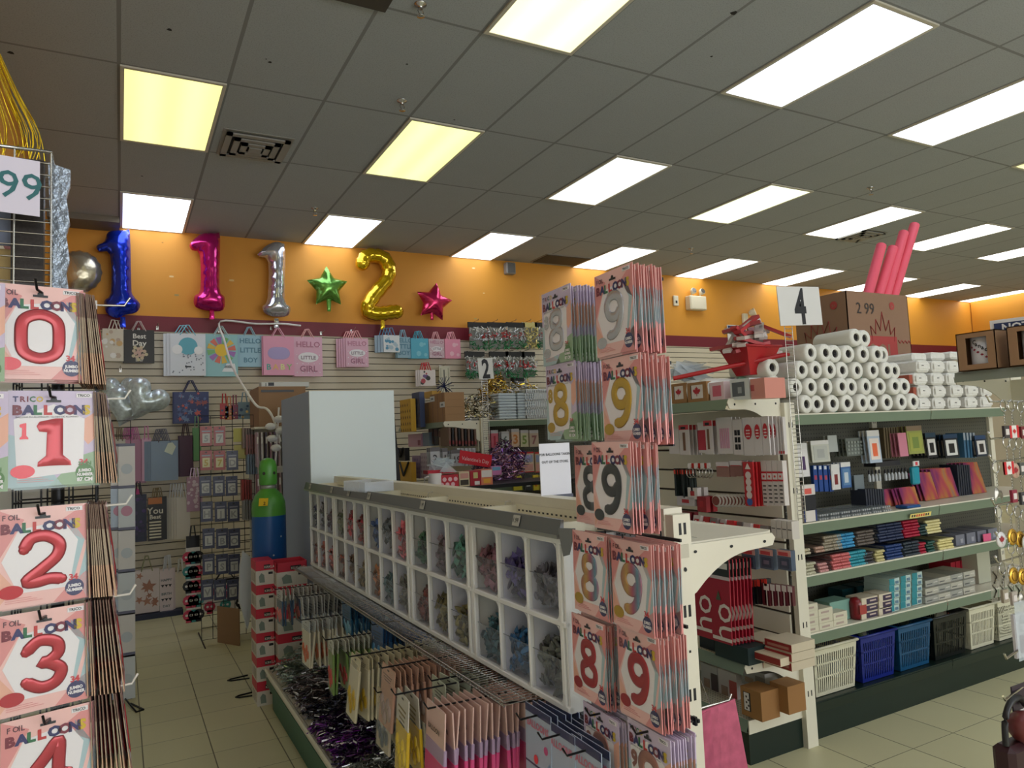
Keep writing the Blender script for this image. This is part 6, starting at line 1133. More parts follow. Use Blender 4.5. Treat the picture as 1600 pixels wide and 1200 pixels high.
for i in range(9): face('kitchen_card', 'red printed small pack in the row above the bracket, %s from the left' % ORD[i], 'kitchen tool card', (1082 + i * 13, 805 + i * 2.0, 1093 + i * 13, 824 + i * 2.4), 'X', XE + 0.02 * (i % 2), 0.05, [(206, 196, 190), (190, 40, 40), (120, 110, 106)][i % 3], a_box((0.2, 0.3, 0.8, 0.7, (190, 40, 46)), (0.3, 0.4, 0.5, 0.6, (230, 220, 216))), 'red printed small packs above the bracket', rx=-12)
for i in range(4): face('kitchen_card', 'white box of wooden utensils by the upright, %s from the left' % ORD[i], 'kitchen tool card', (1206 + i * 8.5, 812 + i, 1213 + i * 8.5, 840 + i), 'X', XE + 0.02, 0.05, (206, 198, 188), a_box((0.1, 0.5, 0.9, 0.55, (60, 56, 54))), 'white boxes of wooden utensils by the upright')
for i in range(3): face('sponge_pack', 'red topped pack of dark blue sponges, %s from the left' % ORD[i], 'sponge pack', (1160 + i * 28, 857 + i * 1.5, 1181 + i * 28, 888 + i * 1.5), 'X', XE, 0.03, (70, 84, 104), a_box((0, 0.7, 1, 1, (206, 150, 140)), (0.1, 0.72, 0.8, 0.9, (190, 40, 46)), (0.15, 0.1, 0.85, 0.6, (40, 52, 76)), (0.3, 0.25, 0.7, 0.45, (110, 96, 120))), 'dark blue sponge packs', film=True)
for i in range(7): face('grip_tool', 'black grip tool with a red card, %s from the left' % ORD[i], 'kitchen tool', (1163 + i * 5.5, 908 - i * 0.5, 1167.5 + i * 5.5, 944), 'X', XE + 0.01 * (i % 2), 0.03, (18, 24, 28), a_box((0, 0.72, 1, 1, (214, 60, 50))), 'black grip tools with red cards')
for i in range(5): face('grater_card', 'maroon backed card with white loop handle, %s from the left' % ORD[i], 'kitchen tool card', (1192 + i * 9, 912 + i * 1, 1203 + i * 9, 946), 'X', XE + 0.01 * i, 0.02, (84, 26, 34), a_box((0.3, 0.7, 1, 1, (220, 212, 206)), (0.6, 0.0, 0.72, 0.7, (206, 200, 190))), 'maroon backed cards')
# Christmas bags
def A_ho(k, W_, H_):
    k.box((-W_ / 2, -0.0015, H_ * 0.78), (W_ / 2, 0, H_), hue((36, 46, 44), rough=0.4)); k.box((-W_ / 2, -0.002, H_ * 0.75), (W_ / 2, 0, H_ * 0.79), hue((200, 190, 190), rough=0.4)); k.box((W_ * 0.05, -0.003, H_ * 0.88), (W_ * 0.45, 0, H_ * 0.95), hue((216, 214, 206), rough=0.4))
    wh = hue((226, 214, 204), 'script_white', 0.4); k.text('ho', 0.19, wh, TR(-W_ * 0.42, -0.003, H_ * 0.05) @ RY(-90) @ TR(0, 0, -0.10), 0.0); k.text('ho', 0.19, wh, TR(W_ * 0.12, -0.003, H_ * 0.0) @ RY(-90) @ TR(0, 0, -0.10), 0.0)
    k.poly([(W_ * 0.12, H_ * 0.5), (W_ * 0.26, H_ * 0.5), (W_ * 0.19, H_ * 0.62)], -0.003, hue((70, 84, 60), rough=0.4))
face('christmas_bag', 'large red Christmas gift bag with white ho ho script', 'gift bag', (1088, 872, 1142, 1000), 'X', 2.615, 0.006, (160, 28, 48), A_ho, 'Christmas gift bags on the end shelf', 7, 0.018, rx=-2)
one('peg_hook', MB().cyl((0, 0, 0), (-0.45, 0, 0.0), 0.004, m_wire), 'black peg hook of the red Christmas bags', 'hook', (3.03, at(1115, 900, 'X', 2.62).y, at(1115, 885, 'X', 2.62).z))
face('gift_box', 'flat dark green box on the edge of the end shelf', 'box', (1118, 1006, 1168, 1032), 'X', 2.655, 0.12, (22, 44, 46), None, rough=0.5); face('gift_box', 'dark box behind the flat dark green box', 'box', (1094, 992, 1116, 1014), 'X', 2.7, 0.1, (24, 36, 44), None)
for r in range(3):
    for c in range(2): face('cutlery_box', 'small red and cream box, %s layer, %s column' % (ORD[r], ('left', 'right')[c]), 'box', (1196 + c * 0 - c * 36, 1030 - r * 14 - c * 4, 1236 - c * 44, 1043 - r * 14 - c * 4), 'X', 2.76 + c * 0.02, 0.16, (204, 190, 164), a_box((0, 0.08, 1, 0.92, (146, 36, 36)), (0.1, 0.3, 0.9, 0.6, (176, 120, 100))), 'small red and cream boxes')
face('cutlery_box', 'long cream box on top of the small boxes near the edge', 'box', (1170, 1022, 1218, 1034), 'X', 2.70, 0.1, (216, 200, 172), a_box((0, 0.1, 1, 0.9, (150, 44, 40))))
def kraftm(label, bx, v, d, rz=0):
    def art(k, W_, H_): k.box((-W_ * 0.36, -0.001, H_ * 0.2), (-W_ * 0.02, 0, H_ * 0.85), m_dark); k.box((-W_ * 0.33, -0.0016, H_ * 0.22), (-W_ * 0.08, 0, H_ * 0.83), hue((220, 214, 210), rough=0.3)); [k.disc((-W_ * 0.2 + 0.012 * (i % 2), -0.003, H_ * (0.3 + 0.1 * i)), 0.006, hue((60, 40, 40), rough=0.4), seg=6) for i in range(5)]
    face('mug_box', label, 'gift box', bx, 'X', v, d, (150, 106, 58), art, rough=0.7, rz=rz)
kraftm('kraft mug box on the bottom end shelf, left one', (1160, 1078, 1190, 1122), 2.68, 0.12); kraftm('kraft mug box on the bottom end shelf, right one', (1206, 1070, 1232, 1112), 2.80, 0.12)
for i, (bx, rgb, c2) in enumerate((((1125, 1050, 1152, 1098), (206, 196, 190), (196, 80, 70)), ((1098, 1040, 1122, 1084), (180, 176, 170), (60, 40, 40)), ((1160, 1048, 1195, 1074), (150, 146, 140), (110, 100, 96)))): face('clear_gift_pack', 'clear wrapped gift pack on the bottom end shelf, %s from the left' % ORD[(1, 0, 2)[i]], 'gift pack', bx, 'X', 2.84, 0.1, rgb, a_box((0.6, 0.0, 1, 0.75, c2), (0.15, 0.2, 0.5, 0.5, (150, 120, 100))), film=True)
one('peg_hook', MB().tube([(0, 0, 0), (0.25, 0.4, 0.09)], 0.003, m_chrome), 'long chrome hook sticking out below the lowest end shelf', 'hook', (2.3, 2.45, 0.28))
# front run, second level: packs on peg hooks (board at y = 3.13)
YH = 2.86; GH = 'packs on peg hooks below the top shelf'
def A_p(c1, c2, hdr=(214, 212, 208)): return a_box((0, 0.82, 1, 1, hdr), (0.12, 0.1, 0.88, 0.75, c1), (0.3, 0.2, 0.7, 0.6, c2))
HL = [((1248, 692, 1266, 745), (220, 216, 214), A_p((222, 218, 216), (70, 44, 90)), 'white card with a purple block', 2, -0.06), ((1270, 688, 1298, 722), (196, 196, 184), A_p((186, 188, 180), (170, 172, 168)), 'clear pack of round white plates', 3, 0), ((1296, 680, 1310, 706), (176, 180, 176), None, 'second clear pack of plates', 2, 0.05),
      ((1324, 684, 1354, 712), (106, 112, 106), a_box(*[(0.06 + 0.16 * (i % 6), 0.1 + 0.2 * (i // 6), 0.17 + 0.16 * (i % 6), 0.22 + 0.2 * (i // 6), (140, 146, 138)) for i in range(24)]), 'grey green gridded card', 4, 0.02), ((1360, 672, 1379, 723), (170, 184, 200), A_p((226, 214, 204), (232, 110, 70)), 'white and blue card with orange tubes', 3, -0.03),
      ((1407, 676, 1420, 713), (206, 130, 150), None, 'pink pack', 3, 0.0), ((1421, 665, 1445, 709), (150, 156, 84), A_p((160, 166, 80), (120, 140, 70), (130, 110, 90)), 'yellow green card pack', 6, 0), ((1450, 676, 1466, 715), (26, 28, 34), A_p((214, 212, 208), (24, 24, 28), (30, 60, 80)), 'black card with a white window', 5, 0), ((1478, 678, 1500, 715), (22, 28, 36), A_p((216, 216, 212), (30, 30, 34), (28, 60, 90)), 'navy card with a black curved brace', 5, 0), ((1527, 680, 1544, 713), (24, 40, 60), A_p((212, 208, 204), (50, 44, 44), (40, 70, 110)), 'navy card with a small black figure', 4, -0.03)]
for bx, rgb, art, nm, n, dy in HL: face('hardware_pack', nm, 'hanging pack', bx, 'Y', YH + dy, 0.006, rgb, art, GH, n, 0.02, rx=-3)
for i in range(6): face('hardware_pack', 'thin olive pack seen edge-on, %s from the left' % ORD[i], 'hanging pack', (1384 + i * 4, 668, 1386.5 + i * 4, 716), 'Y', YH + 0.06, 0.1, (96, 84, 62), None, 'thin olive packs')
for i in range(4): face('hardware_pack', 'thin blue pack seen edge-on, %s from the left' % ORD[i], 'hanging pack', (1508 + i * 5, 676, 1511 + i * 5, 715), 'Y', YH, 0.12, (60, 100, 130), a_box((0, 0.7, 1, 1, (150, 160, 170))), 'thin blue packs')
for i in range(4): face('brush_pack', 'blue toothbrush style pack, %s from the left' % ORD[i], 'hanging pack', (1273 + i * 8, 727, 1279 + i * 8, 768), 'Y', YH + 0.01, 0.02, (24, 66, 136), a_box((0.2, 0.45, 0.8, 0.62, (170, 60, 80)), (0.2, 0.85, 0.8, 0.98, (206, 210, 214))), 'blue brush packs', 3 if False else 1)
for bx, rgb, art, nm, n, dy in (((1301, 725, 1314, 765), (216, 212, 208), A_p((216, 212, 208), (120, 30, 34)), 'white card with a dark red item', 3, 0), ((1316, 722, 1331, 762), (56, 96, 150), A_p((90, 130, 170), (190, 200, 206)), 'blue card with a white header', 3, 0), ((1336, 742, 1351, 765), (110, 120, 124), None, 'small clear pack of bulbs', 2, 0)): face('hardware_pack', nm, 'hanging pack', bx, 'Y', YH + dy, 0.006, rgb, art, 'lower packs below the top shelf', n, 0.02)
mbt = mat('bottle_clear', (200, 204, 206), 0.2, trans=0.3)
for i in range(11):
    p = at(1359 + i * 5.3 + (4 if i > 3 else 0), 753 - i * 0.5, 'Y', YH - 0.02); k = MB(); k.lathe([(0.008, 0), (0.009, 0.004), (0.009, 0.035), (0.005, 0.042), (0.004, 0.046)], mbt, seg=10); k.lathe([(0.006, 0.046), (0.006, 0.062), (0.003, 0.07)], m_dark, seg=8); one('dropper_bottle', k, 'small clear bottle with a black cap, %s from the left' % ORD[i], 'bottle', p, 0, 'small clear bottles on the peg hooks')
k = MB(); k.box((-0.12, 0, 0), (0.12, 0.08, 0.03), hue((40, 40, 46), rough=0.4)); p = at(1388, 728, 'Y', YH); one('hardware_pack', k, 'dark clear bag bundle above the small bottles', 'hanging pack', p); 
k = MB(); k.rbox((-0.035, 0, 0), (0.035, 0.03, 0.11), 0.008, mat('pouch_teal', (20, 140, 160), 0.4)); k.box((-0.03, -0.002, 0.115), (0.03, 0.004, 0.145), hue((206, 206, 206), rough=0.3)); k.box((-0.01, -0.003, 0.12), (0.012, 0, 0.14), hue((206, 50, 60), rough=0.4)); one('teal_pouch', k, 'bright teal pouch hanging in the middle of the shelf', 'pouch', at(1434, 757, 'Y', YH - 0.06))
def rainbow_mat(nm, stops, scale, rot):
    m = bpy.data.materials.new(nm); m.use_nodes = True; nt = m.node_tree; b = nt.nodes['Principled BSDF']; tc = nt.nodes.new('ShaderNodeTexCoord'); wv = nt.nodes.new('ShaderNodeTexNoise'); wv.inputs['Scale'].default_value = scale; wv.inputs['Detail'].default_value = 2; r = nt.nodes.new('ShaderNodeValToRGB')
    mp = nt.nodes.new('ShaderNodeMapping'); mp.inputs['Rotation'].default_value = (0, rot, 0); mp.inputs['Scale'].default_value = (1, 1, 0.35); nt.links.new(tc.outputs['Object'], mp.inputs[0]); nt.links.new(mp.outputs[0], wv.inputs['Vector']); nt.links.new(wv.outputs['Fac'], r.inputs[0]); e = r.color_ramp.elements
    for i, (p, c) in enumerate(stops): q = e[i] if i < 2 else e.new(p); q.position = p; q.color = (*lin(c), 1)
    nt.links.new(r.outputs[0], b.inputs['Base Color']); b.inputs['Roughness'].default_value = 0.2; return m
mrn = rainbow_mat('folder_rainbow', ((0.3, (44, 48, 100)), (0.42, (120, 50, 96)), (0.5, (170, 76, 80)), (0.57, (176, 116, 66)), (0.68, (100, 110, 120))), 7, 0.8)
for i, (bx, n, l, d) in enumerate((((1445, 738, 1466, 792), 3, 'left', 0.0), ((1466, 732, 1498, 790), 5, 'middle', 0.01), ((1519, 722, 1541, 780), 5, 'right', 0.02), ((1384, 765, 1398, 792), 3, 'small left', -0.03), ((1400, 764, 1412, 793), 3, 'small middle', -0.05), ((1412, 762, 1437, 796), 2, 'small orange', -0.08))):
    A = at(bx[0], (bx[1] + bx[3]) / 2, 'Y', YH + d); B = at(bx[2], (bx[1] + bx[3]) / 2, 'Y', YH + d); H_ = at(bx[0], bx[1], 'Y', YH + d).z - 1.103
    for j in range(n):
        k = MB(); k.box((0, 0, 0), (B.x - A.x, 0.006, H_), mrn); one('rainbow_folder', k, 'rainbow swirl folder leaning on the shelf, %s group, %s' % (l, 'front' if j == 0 else ORD[j] + ' one'), 'folder', (A.x - j * 0.012, A.y + 0.02 * j, 1.103), 0, 'rainbow folders, %s group' % l, rx=-14)
for i in range(8): face('dark_folder', 'dark folder seen edge-on left of the rainbow folders, %s from the left' % ORD[i], 'folder', (1354 + i * 3.8, 764, 1356.5 + i * 3.8, 792), 'Y', YH - 0.05, 0.1, (44, 48, 60), None, 'dark folders edge-on')
for i in range(6): face('dark_folder', 'dark book seen edge-on right of the rainbow folders, %s from the left' % ORD[i], 'folder', (1500 + i * 3.5, 726, 1502.4 + i * 3.5, 783), 'Y', YH + 0.03, 0.12, (34, 40, 54), None, 'dark books edge-on')
for r in range(2):
    for c in range(8):
        k = MB(); k.rbox((0, 0, 0), (0.085, 0.2, 0.014), 0.003, film_mat('tray_clear', (150, 156, 156), 0.55, 0.2)); [k.disc((0.014 + 0.019 * q, -0.001, 0.007), 0.006, hue((160, 160, 158), rough=0.3), seg=8) for q in range(4)]
        one('clear_tray', k, 'shallow clear divided tray on the second shelf, %s from the left, %s layer' % (ORD[c], ORD[r]), 'tray', (3.2 + c * 0.09 + r * 0.05, 2.68 + 0.04 * r, 1.102 + r * 0.0145), 0, 'clear trays on the second shelf')
face('hook_set', 'white header pack with black knobs at the left end of the second shelf', 'hanging pack', (1257, 757, 1277, 815), 'Y', 2.66, 0.03, (214, 206, 200), a_box((0, 0.3, 1, 0.72, (20, 22, 34)), (0.15, 0.75, 0.7, 0.9, (214, 90, 80)), (0.0, 0.0, 0.1, 0.3, (30, 50, 110)), (0.9, 0.0, 1.0, 0.3, (30, 50, 110))))
one('blue_tray', MB().rbox((0, 0, 0), (0.13, 0.08, 0.018), 0.005, hue((24, 80, 140), rough=0.35)), 'flat blue pack on the second shelf under the orange folder', 'pack', (at(1419, 803, 'Y', 2.68).x, 2.68, 1.102))
k = MB(); k.box((0, 0, 0), (0.2, 0.002, 0.026), hue((226, 206, 120), rough=0.5)); [k.box((0.012 + 0.022 * i, -0.0006, 0.006), (0.026 + 0.022 * i, 0, 0.02), hue((60, 54, 50) if i < 2 or i > 5 else (196, 70, 50), rough=0.5)) for i in range(8)]; q = at(1423, 815, 'Y', 2.645); one('shelf_label', k, 'yellow printed price strip on the lip of the second shelf', 'price label', (q.x, 2.648, 1.052), 0, rx=14)
# third level: pouches of beads and pens stacked in colours
def bead_pack(rgb, seed):
    rr = random.Random(seed); k = MB(); k.box((0, 0.012, 0.0), (0.07, 0.2, 0.012), film_mat('pouch_film', (150, 150, 150), 0.4, 0.2))
    for i in range(5): k.ball((0.007 + 0.014 * i, 0.008, 0.008), 0.0085, hue(rgb, rough=0.3), seg=7, rings=5, sc=(0.85, 1.6, 1)); k.box((0.001 + 0.014 * i, 0.012, 0.002), (0.013 + 0.014 * i, 0.18, 0.014), hue(tuple(int(v * 0.8) for v in rgb), rough=0.4))
    return k
PIL = [('cream', (206, 196, 166), 1262, 1284, 880, 2), ('beige pink', (196, 160, 140), 1284, 1300, 880, 2), ('grey beige', (170, 160, 140), 1298, 1322, 872, 5), ('sky blue', (70, 160, 206), 1318, 1346, 868, 5), ('brown grey', (110, 100, 92), 1350, 1374, 866, 5), ('black blue', (50, 60, 90), 1384, 1424, 860, 6), ('crimson', (176, 34, 62), 1424, 1448, 858, 6), ('dark teal', (40, 66, 66), 1449, 1464, 860, 4), ('ivory', (226, 216, 160), 1458, 1486, 846, 5)]
PIL2 = [('cream', (200, 196, 170), 1262, 1282, 905, 4), ('rose', (206, 150, 146), 1283, 1302, 905, 3), ('coral pink', (214, 120, 120), 1304, 1332, 901, 5), ('turquoise', (60, 160, 176), 1330, 1354, 897, 5), ('dark grey', (70, 66, 70), 1354, 1374, 894, 4), ('pale yellow', (206, 196, 140), 1372, 1388, 890, 4), ('navy', (40, 66, 120), 1388, 1416, 886, 5), ('charcoal', (50, 60, 70), 1416, 1440, 880, 5), ('wine red', (170, 30, 56), 1438, 1452, 878, 4), ('bottle green', (34, 80, 70), 1452, 1470, 874, 4), ('light yellow', (226, 214, 150), 1470, 1494, 870, 4)]
for li, L in enumerate((PIL2, PIL)):
    for nm, rgb, x0, x1, y, n in L:
        a = at(x0, y, 'Y', 2.67); b = at(x1, y, 'Y', 2.67); cols = max(1, round((b.x - a.x) / 0.075)); base = 0.833 + (0.098 if li else 0)
        pr = Proto(tag(bead_pack(rgb, x0).build('bead_pouch'), 'x', 'bead pouch'))
        for c in range(cols):
            for j in range(n): pr.put('%s bead pouch in the %s tier, %s layer, %s column' % (nm, ('lower', 'upper')[li], ORD[j], ORD[c]), (a.x + c * 0.0745 + 0.002 * (j % 2), 2.672 + 0.03 * li + 0.005 * (j % 3), base + 0.0165 * j), random.uniform(-1, 1), '%s bead pouches, %s tier' % (nm, ('lower', 'upper')[li]))
for i, x in enumerate((1262, 1304, 1388, 1452)): p = at(x, 880, 'Y', 2.69); one('display_divider', MB().box((0, 0, 0), (0.22, 0.2, 0.004), m_dark), 'black display board between the bead tiers, %s from the left' % ORD[i], 'divider', (p.x, 2.685, 0.924), 0, 'black display boards')
for i in range(4): face('acrylic_divider', 'clear acrylic tray at the right of the third shelf, %s from the left' % ORD[i], 'tray', (1496 + i * 17, 855 - i * 4, 1510 + i * 17, 872 - i * 4), 'Y', 2.70, 0.2, (110, 112, 124), a_box((0.5, 0.2, 0.8, 0.6, (150, 150, 160))), 'clear acrylic trays', zb=0.833)
face('pink_tag', 'small pink card in the right acrylic tray', 'card', (1538, 843, 1550, 855), 'Y', 2.68, 0.004, (214, 90, 130), zb=0.833)
# fourth level
GB = 'small white boxes at the left end of the fourth shelf'
for r in range(4):
    for c in range(3 if r < 2 else (2 if r == 2 else 1)): k = MB(); k.box((0, 0, 0), (0.11, 0.12, 0.036), hue((206, 200, 176), rough=0.5)); k.text('TEALIGHT', 0.014, hue((120, 96, 90), rough=0.5), TR(0.01, -0.001, 0.012), 0.0) if False else k.box((0.02, -0.001, 0.012), (0.08, 0, 0.022), hue((170, 150, 140), rough=0.5)); one('small_box', k, 'small white printed box, %s from the left, %s layer up' % (ORD[c], ORD[r]), 'box', (3.115 + c * 0.113, 2.675, 0.538 + r * 0.037), random.uniform(-1, 1), GB)
k = MB(); k.lathe([(0.0, 0), (0.036, 0.002), (0.04, 0.02), (0.04, 0.09), (0.03, 0.11), (0.014, 0.115)], mat('bottle_red', (120, 16, 26), 0.3), seg=16); k.box((-0.028, -0.041, 0.03), (0.028, -0.036, 0.08), hue((160, 60, 56), rough=0.4)); one('red_bottle', k, 'round dark red bottle standing on the fourth shelf', 'bottle', (at(1341, 980, 'Y', 2.72).x, 2.72, 0.538))
k = MB(); k.lathe([(0.0, 0), (0.036, 0.002), (0.04, 0.02), (0.04, 0.13), (0, 0.14)], mat('bottle_red', (0, 0, 0)), RY(90), seg=16); one('red_bottle', k, 'dark red bottle lying behind the standing one', 'bottle', (3.37, 2.86, 0.58))
face('soap_box', 'pale green box behind the dark red bottle', 'box', (1300, 958, 1332, 990), 'Y', 2.74, 0.1, (120, 160, 146), zb=0.538)
for r in range(3):
    for c in range(2): face('toothpaste_box', 'dark purple and cream toothpaste box, %s layer, %s column' % (ORD[r], ('left', 'right')[c]), 'box', (1349 + c * 27, 982 - r * 11 - c * 7, 1374 + c * 22, 994 - r * 11 - c * 7), 'Y', 2.68, 0.1, (204, 192, 170), a_box((0.3, 0.1, 1, 0.8, (54, 40, 70)), (0.5, 0.4, 0.9, 0.6, (190, 170, 160))), 'dark purple toothpaste boxes', zb=0.538 + 0.037 * r)
for r in range(5):
    for c in range(3): face('soap_box', 'teal and white soap box, %s layer up, %s stack' % (ORD[r], ('left', 'middle', 'right')[c]), 'box', (1392 + c * 18, 974 - r * 11 - c * 3, 1408 + c * 18, 985 - r * 11 - c * 3), 'Y', 2.69 + 0.01 * c, 0.16, (176, 196, 190), a_box((0.0, 0.1, 0.5, 1, (40, 130, 140)), (0.6, 0.2, 0.9, 0.6, (90, 120, 140))), 'teal and white soap boxes', zb=0.538 + 0.036 * r)
for i in range(4): face('soap_box', 'dark teal box at the back of the fourth shelf, %s from the left' % ORD[i], 'box', (1318 + i * 22, 925 - i * 2, 1337 + i * 22, 950 - i * 2), 'Y', 2.95, 0.1, (30, 80, 90), None, 'dark teal boxes at the back', zb=0.538)
for r in range(3):
    for c in range(4): face('folded_cloth', 'folded grey white cloth pack, %s layer up, %s from the left' % (ORD[r], ORD[c]), 'cloth pack', (1449 + c * 20, 962 - r * 12 - c * 4, 1470 + c * 19, 972 - r * 12 - c * 4), 'Y', 2.69 + 0.02 * r, 0.2, (176, 172, 156) if (r + c) % 2 else (150, 150, 140), a_box((0.1, 0.3, 0.5, 0.45, (70, 70, 70)), (0.6, 0.5, 0.9, 0.6, (210, 206, 196))), 'folded cloth packs on the fourth shelf', film=True, zb=0.538 + 0.04 * r)
for i in range(5): face('red_file', 'dark red file box at the back right, %s from the left' % ORD[i], 'file box', (1489 + i * 8, 888 - i * 1, 1496 + i * 8, 922 - i), 'Y', 2.9, 0.15, (150, 16, 38), None, 'dark red file boxes', zb=0.538)
face('white_board', 'plain pale board standing right of the red file boxes', 'board', (1532, 880, 1552, 932), 'Y', 2.8, 0.1, (176, 176, 156), zb=0.538)
# baskets on the base deck
def basket(label, bx, col, Y=2.69, lattice=False):
    x0, y0, x1, y1 = bx; A = at(x0, y1, 'Y', Y); B = at(x1, (y0 + y1) / 2, 'Y', Y); W_ = B.x - A.x; H_ = 0.25; D_ = 0.34; tp = 0.018
    t = thing('storage_basket', label, 'basket', (A.x + W_ / 2, Y, 0.193)); m = mat('basket_%s' % col[0], col[1], 0.35); k = MB(); n = max(6, int(W_ / 0.017))
    def wall(p0, p1, q0, q1, n):
        """p: bottom ends, q: top ends; bars with real gaps between solid bands"""
        P0, P1, Q0, Q1 = map(Vector, (p0, p1, q0, q1)); g = lambda u, v: P0.lerp(P1, u).lerp(Q0.lerp(Q1, u), v)
        for v0, v1 in ((0, 0.08), (0.36, 0.40), (0.64, 0.68), (0.86, 1.0)): k.add([g(0, v0), g(1, v0), g(1, v1), g(0, v1)], [(0, 1, 2, 3)], m)
        for i in range(n + 1):
            u = i / n; w2 = 0.28 / n if 0 < i < n else 0.9 / n
            if lattice:
                for s in (-1, 1): k.add([g(max(0, min(1, u - 0.01 + 0)), 0.08), g(max(0, min(1, u + 0.02)), 0.08), g(max(0, min(1, u + s * 0.35 + 0.02)), 0.86), g(max(0, min(1, u + s * 0.35 - 0.01)), 0.86)], [(0, 1, 2, 3)], m)
            else: a, b = max(0, u - w2), min(1, u + w2); k.add([g(a, 0.08), g(b, 0.08), g(b, 0.86), g(a, 0.86)], [(0, 1, 2, 3)], m)
    w2, b = W_ / 2, W_ / 2 - tp
    wall((-b, tp, 0), (b, tp, 0), (-w2, 0, H_), (w2, 0, H_), n); wall((-b, D_ - tp, 0), (b, D_ - tp, 0), (-w2, D_, H_), (w2, D_, H_), n); wall((-b, tp, 0), (-b, D_ - tp, 0), (-w2, 0, H_), (-w2, D_, H_), n + 4); wall((b, tp, 0), (b, D_ - tp, 0), (w2, 0, H_), (w2, D_, H_), n + 4)
    k.box((-b, tp, 0), (b, D_ - tp, 0.004), m); k.build('basket_body', t)
    k = MB(); k.tube([(-w2 - 0.004, -0.004, H_), (w2 + 0.004, -0.004, H_), (w2 + 0.004, D_ + 0.004, H_), (-w2 - 0.004, D_ + 0.004, H_)], 0.008, m, closed=True, seg=8); k.build('rim', t); return t
basket('white slotted plastic basket, nearest the upright', (1277, 1030, 1343, 1103), ('cream', (206, 202, 176))); basket('royal blue slotted plastic basket right of the white one', (1351, 1020, 1404, 1085), ('royal_blue', (14, 32, 118))); basket('teal blue slotted plastic basket in the middle', (1410, 1005, 1459, 1065), ('teal_blue', (14, 72, 110)))
basket('black slotted plastic basket right of the teal one', (1465, 995, 1516, 1050), ('black', (14, 20, 18))); basket('white slotted plastic basket right of the black one', (1521, 985, 1560, 1030), ('cream', (0, 0, 0))); basket('white lattice plastic basket at the far right end', (1565, 975, 1600, 1015), ('cream', (0, 0, 0)), lattice=True)
def goods(name, label, cat, x, y, z, mb, **kw): one(name, mb, label, cat, (x, y, z), **kw)
for i, (px, c) in enumerate(((1362, 'green and white'), (1388, 'grey'))): p = at(px, 1015, 'Y', 2.85); k = MB(); k.rbox((-0.05, 0, 0), (0.05, 0.02, 0.08), 0.006, hue([(110, 130, 96), (120, 120, 110)][i], rough=0.3)); k.box((-0.03, -0.002, 0.02), (0.03, 0, 0.06), hue((190, 190, 170), rough=0.4)); one('small_pack', k, '%s pack lying in the royal blue basket' % c, 'pack', (p.x - 0.02, 2.85, 0.36), 20, rx=-40)
k = MB(); k.cyl((0, 0, 0), (0.2, 0, 0.02), 0.03, hue((70, 84, 70), rough=0.5)); one('rolled_mat', k, 'rolled grey green item lying in the teal basket', 'rolled mat', (at(1412, 1000, 'Y', 2.85).x, 2.85, 0.41))
for i in range(4): k = MB(); k.prism([(-0.04, 0), (0.04, 0), (0.03, 0.09), (-0.02, 0.1)], 0, 0.01, hue([(206, 206, 200), (206, 190, 180), (214, 110, 110), (196, 196, 190)][i], rough=0.25)); one('small_pack', k, 'clear and red pack sticking out of the black basket, %s from the left' % ORD[i], 'pack', (at(1470 + i * 12, 1000, 'Y', 2.8).x, 2.80 + 0.01 * i, 0.375), 10 * i, 'packs in the black basket', ry=25 - 16 * i)
k = MB(); k.ball((0, 0, 0), 0.07, hue((170, 160, 120), rough=0.5), sc=(1, 1, 0.8), jit=0.1, rnd=rr); one('bagged_goods', k, 'clear bag of tan goods inside the right white basket', 'bag', (at(1540, 1010, 'Y', 2.8).x, 2.8, 0.26)); k = MB(); k.ball((0, 0, 0), 0.08, hue((150, 160, 160), rough=0.4), sc=(1, 1, 0.7), jit=0.1, rnd=rr); one('bagged_goods', k, 'grey bag inside the nearest white basket', 'bag', (at(1300, 1060, 'Y', 2.85).x, 2.85, 0.26))
for i in range(4): face('display_card', 'dark and white card standing in the lattice basket, %s from the left' % ORD[i], 'card', (1553 + i * 8, 958, 1559 + i * 8, 985), 'Y', 2.75, 0.01, [(40, 44, 40), (206, 206, 190)][i % 2], None, 'cards in the lattice basket')
# ---------------------------------------------------------------- goods on the aisle 2 gondola and on the wall above it
for r in range(2):
    for c in range(5 if r == 0 else 4):
        x = (747, 777, 806, 829, 846)[c] if r == 0 else (742, 780, 805, 826)[c]; y = (512, 558)[r]; p = at(x, y, 'Y', 8.25); k = MB(); gold = (r == 0 and c == 3)
        hs = 0.14 if c < 3 else 0.1; k.box((-hs, 0, 0.0), (hs, 0.02, 0.07), hue((28, 26, 26) if not gold else (206, 190, 120), rough=0.5)); rq = random.Random(r * 7 + c)
        for i in range(90):
            zz = rq.uniform(-0.28, 0.0); u = rq.uniform(-hs, hs); band = -zz / 0.28
            col = [(206, 204, 196), (190, 40, 44), (196, 198, 200), (20, 110, 60)][0 if band < 0.2 else (1 if band < 0.5 and i % 2 else 2) if band < 0.62 else 3] if not gold else (206, 190, 120)
            L = 0.022; k.add([(-L, 0, -0.006), (L, -0.004, -0.004), (L, 0, 0.006), (-L, -0.004, 0.005)], [(0, 1, 2, 3)], mat('candy_%d_%d_%d' % col, col, 0.25, 0.4), TR(u, rq.uniform(-0.05, 0.0), zz) @ RY(rq.uniform(-90, 90)) @ RX(rq.uniform(-40, 40)))
        k.box((-hs * 0.9, 0.0, -0.27), (hs * 0.9, 0.012, 0.0), hue((120, 120, 112), rough=0.4)); one('sparkle_bag', k, '%s bag of red and green foil picks, %s row, %s from left' % ('gold' if gold else 'black headed', ('upper', 'lower')[r], ORD[c]), 'decoration bag', p, 0, 'hanging bags of foil picks')
        wpeg(x, y - 12, 'chrome wall hook of the %s bag in the %s foil pick row' % (ORD[c], ('upper', 'lower')[r]), L=0.24)
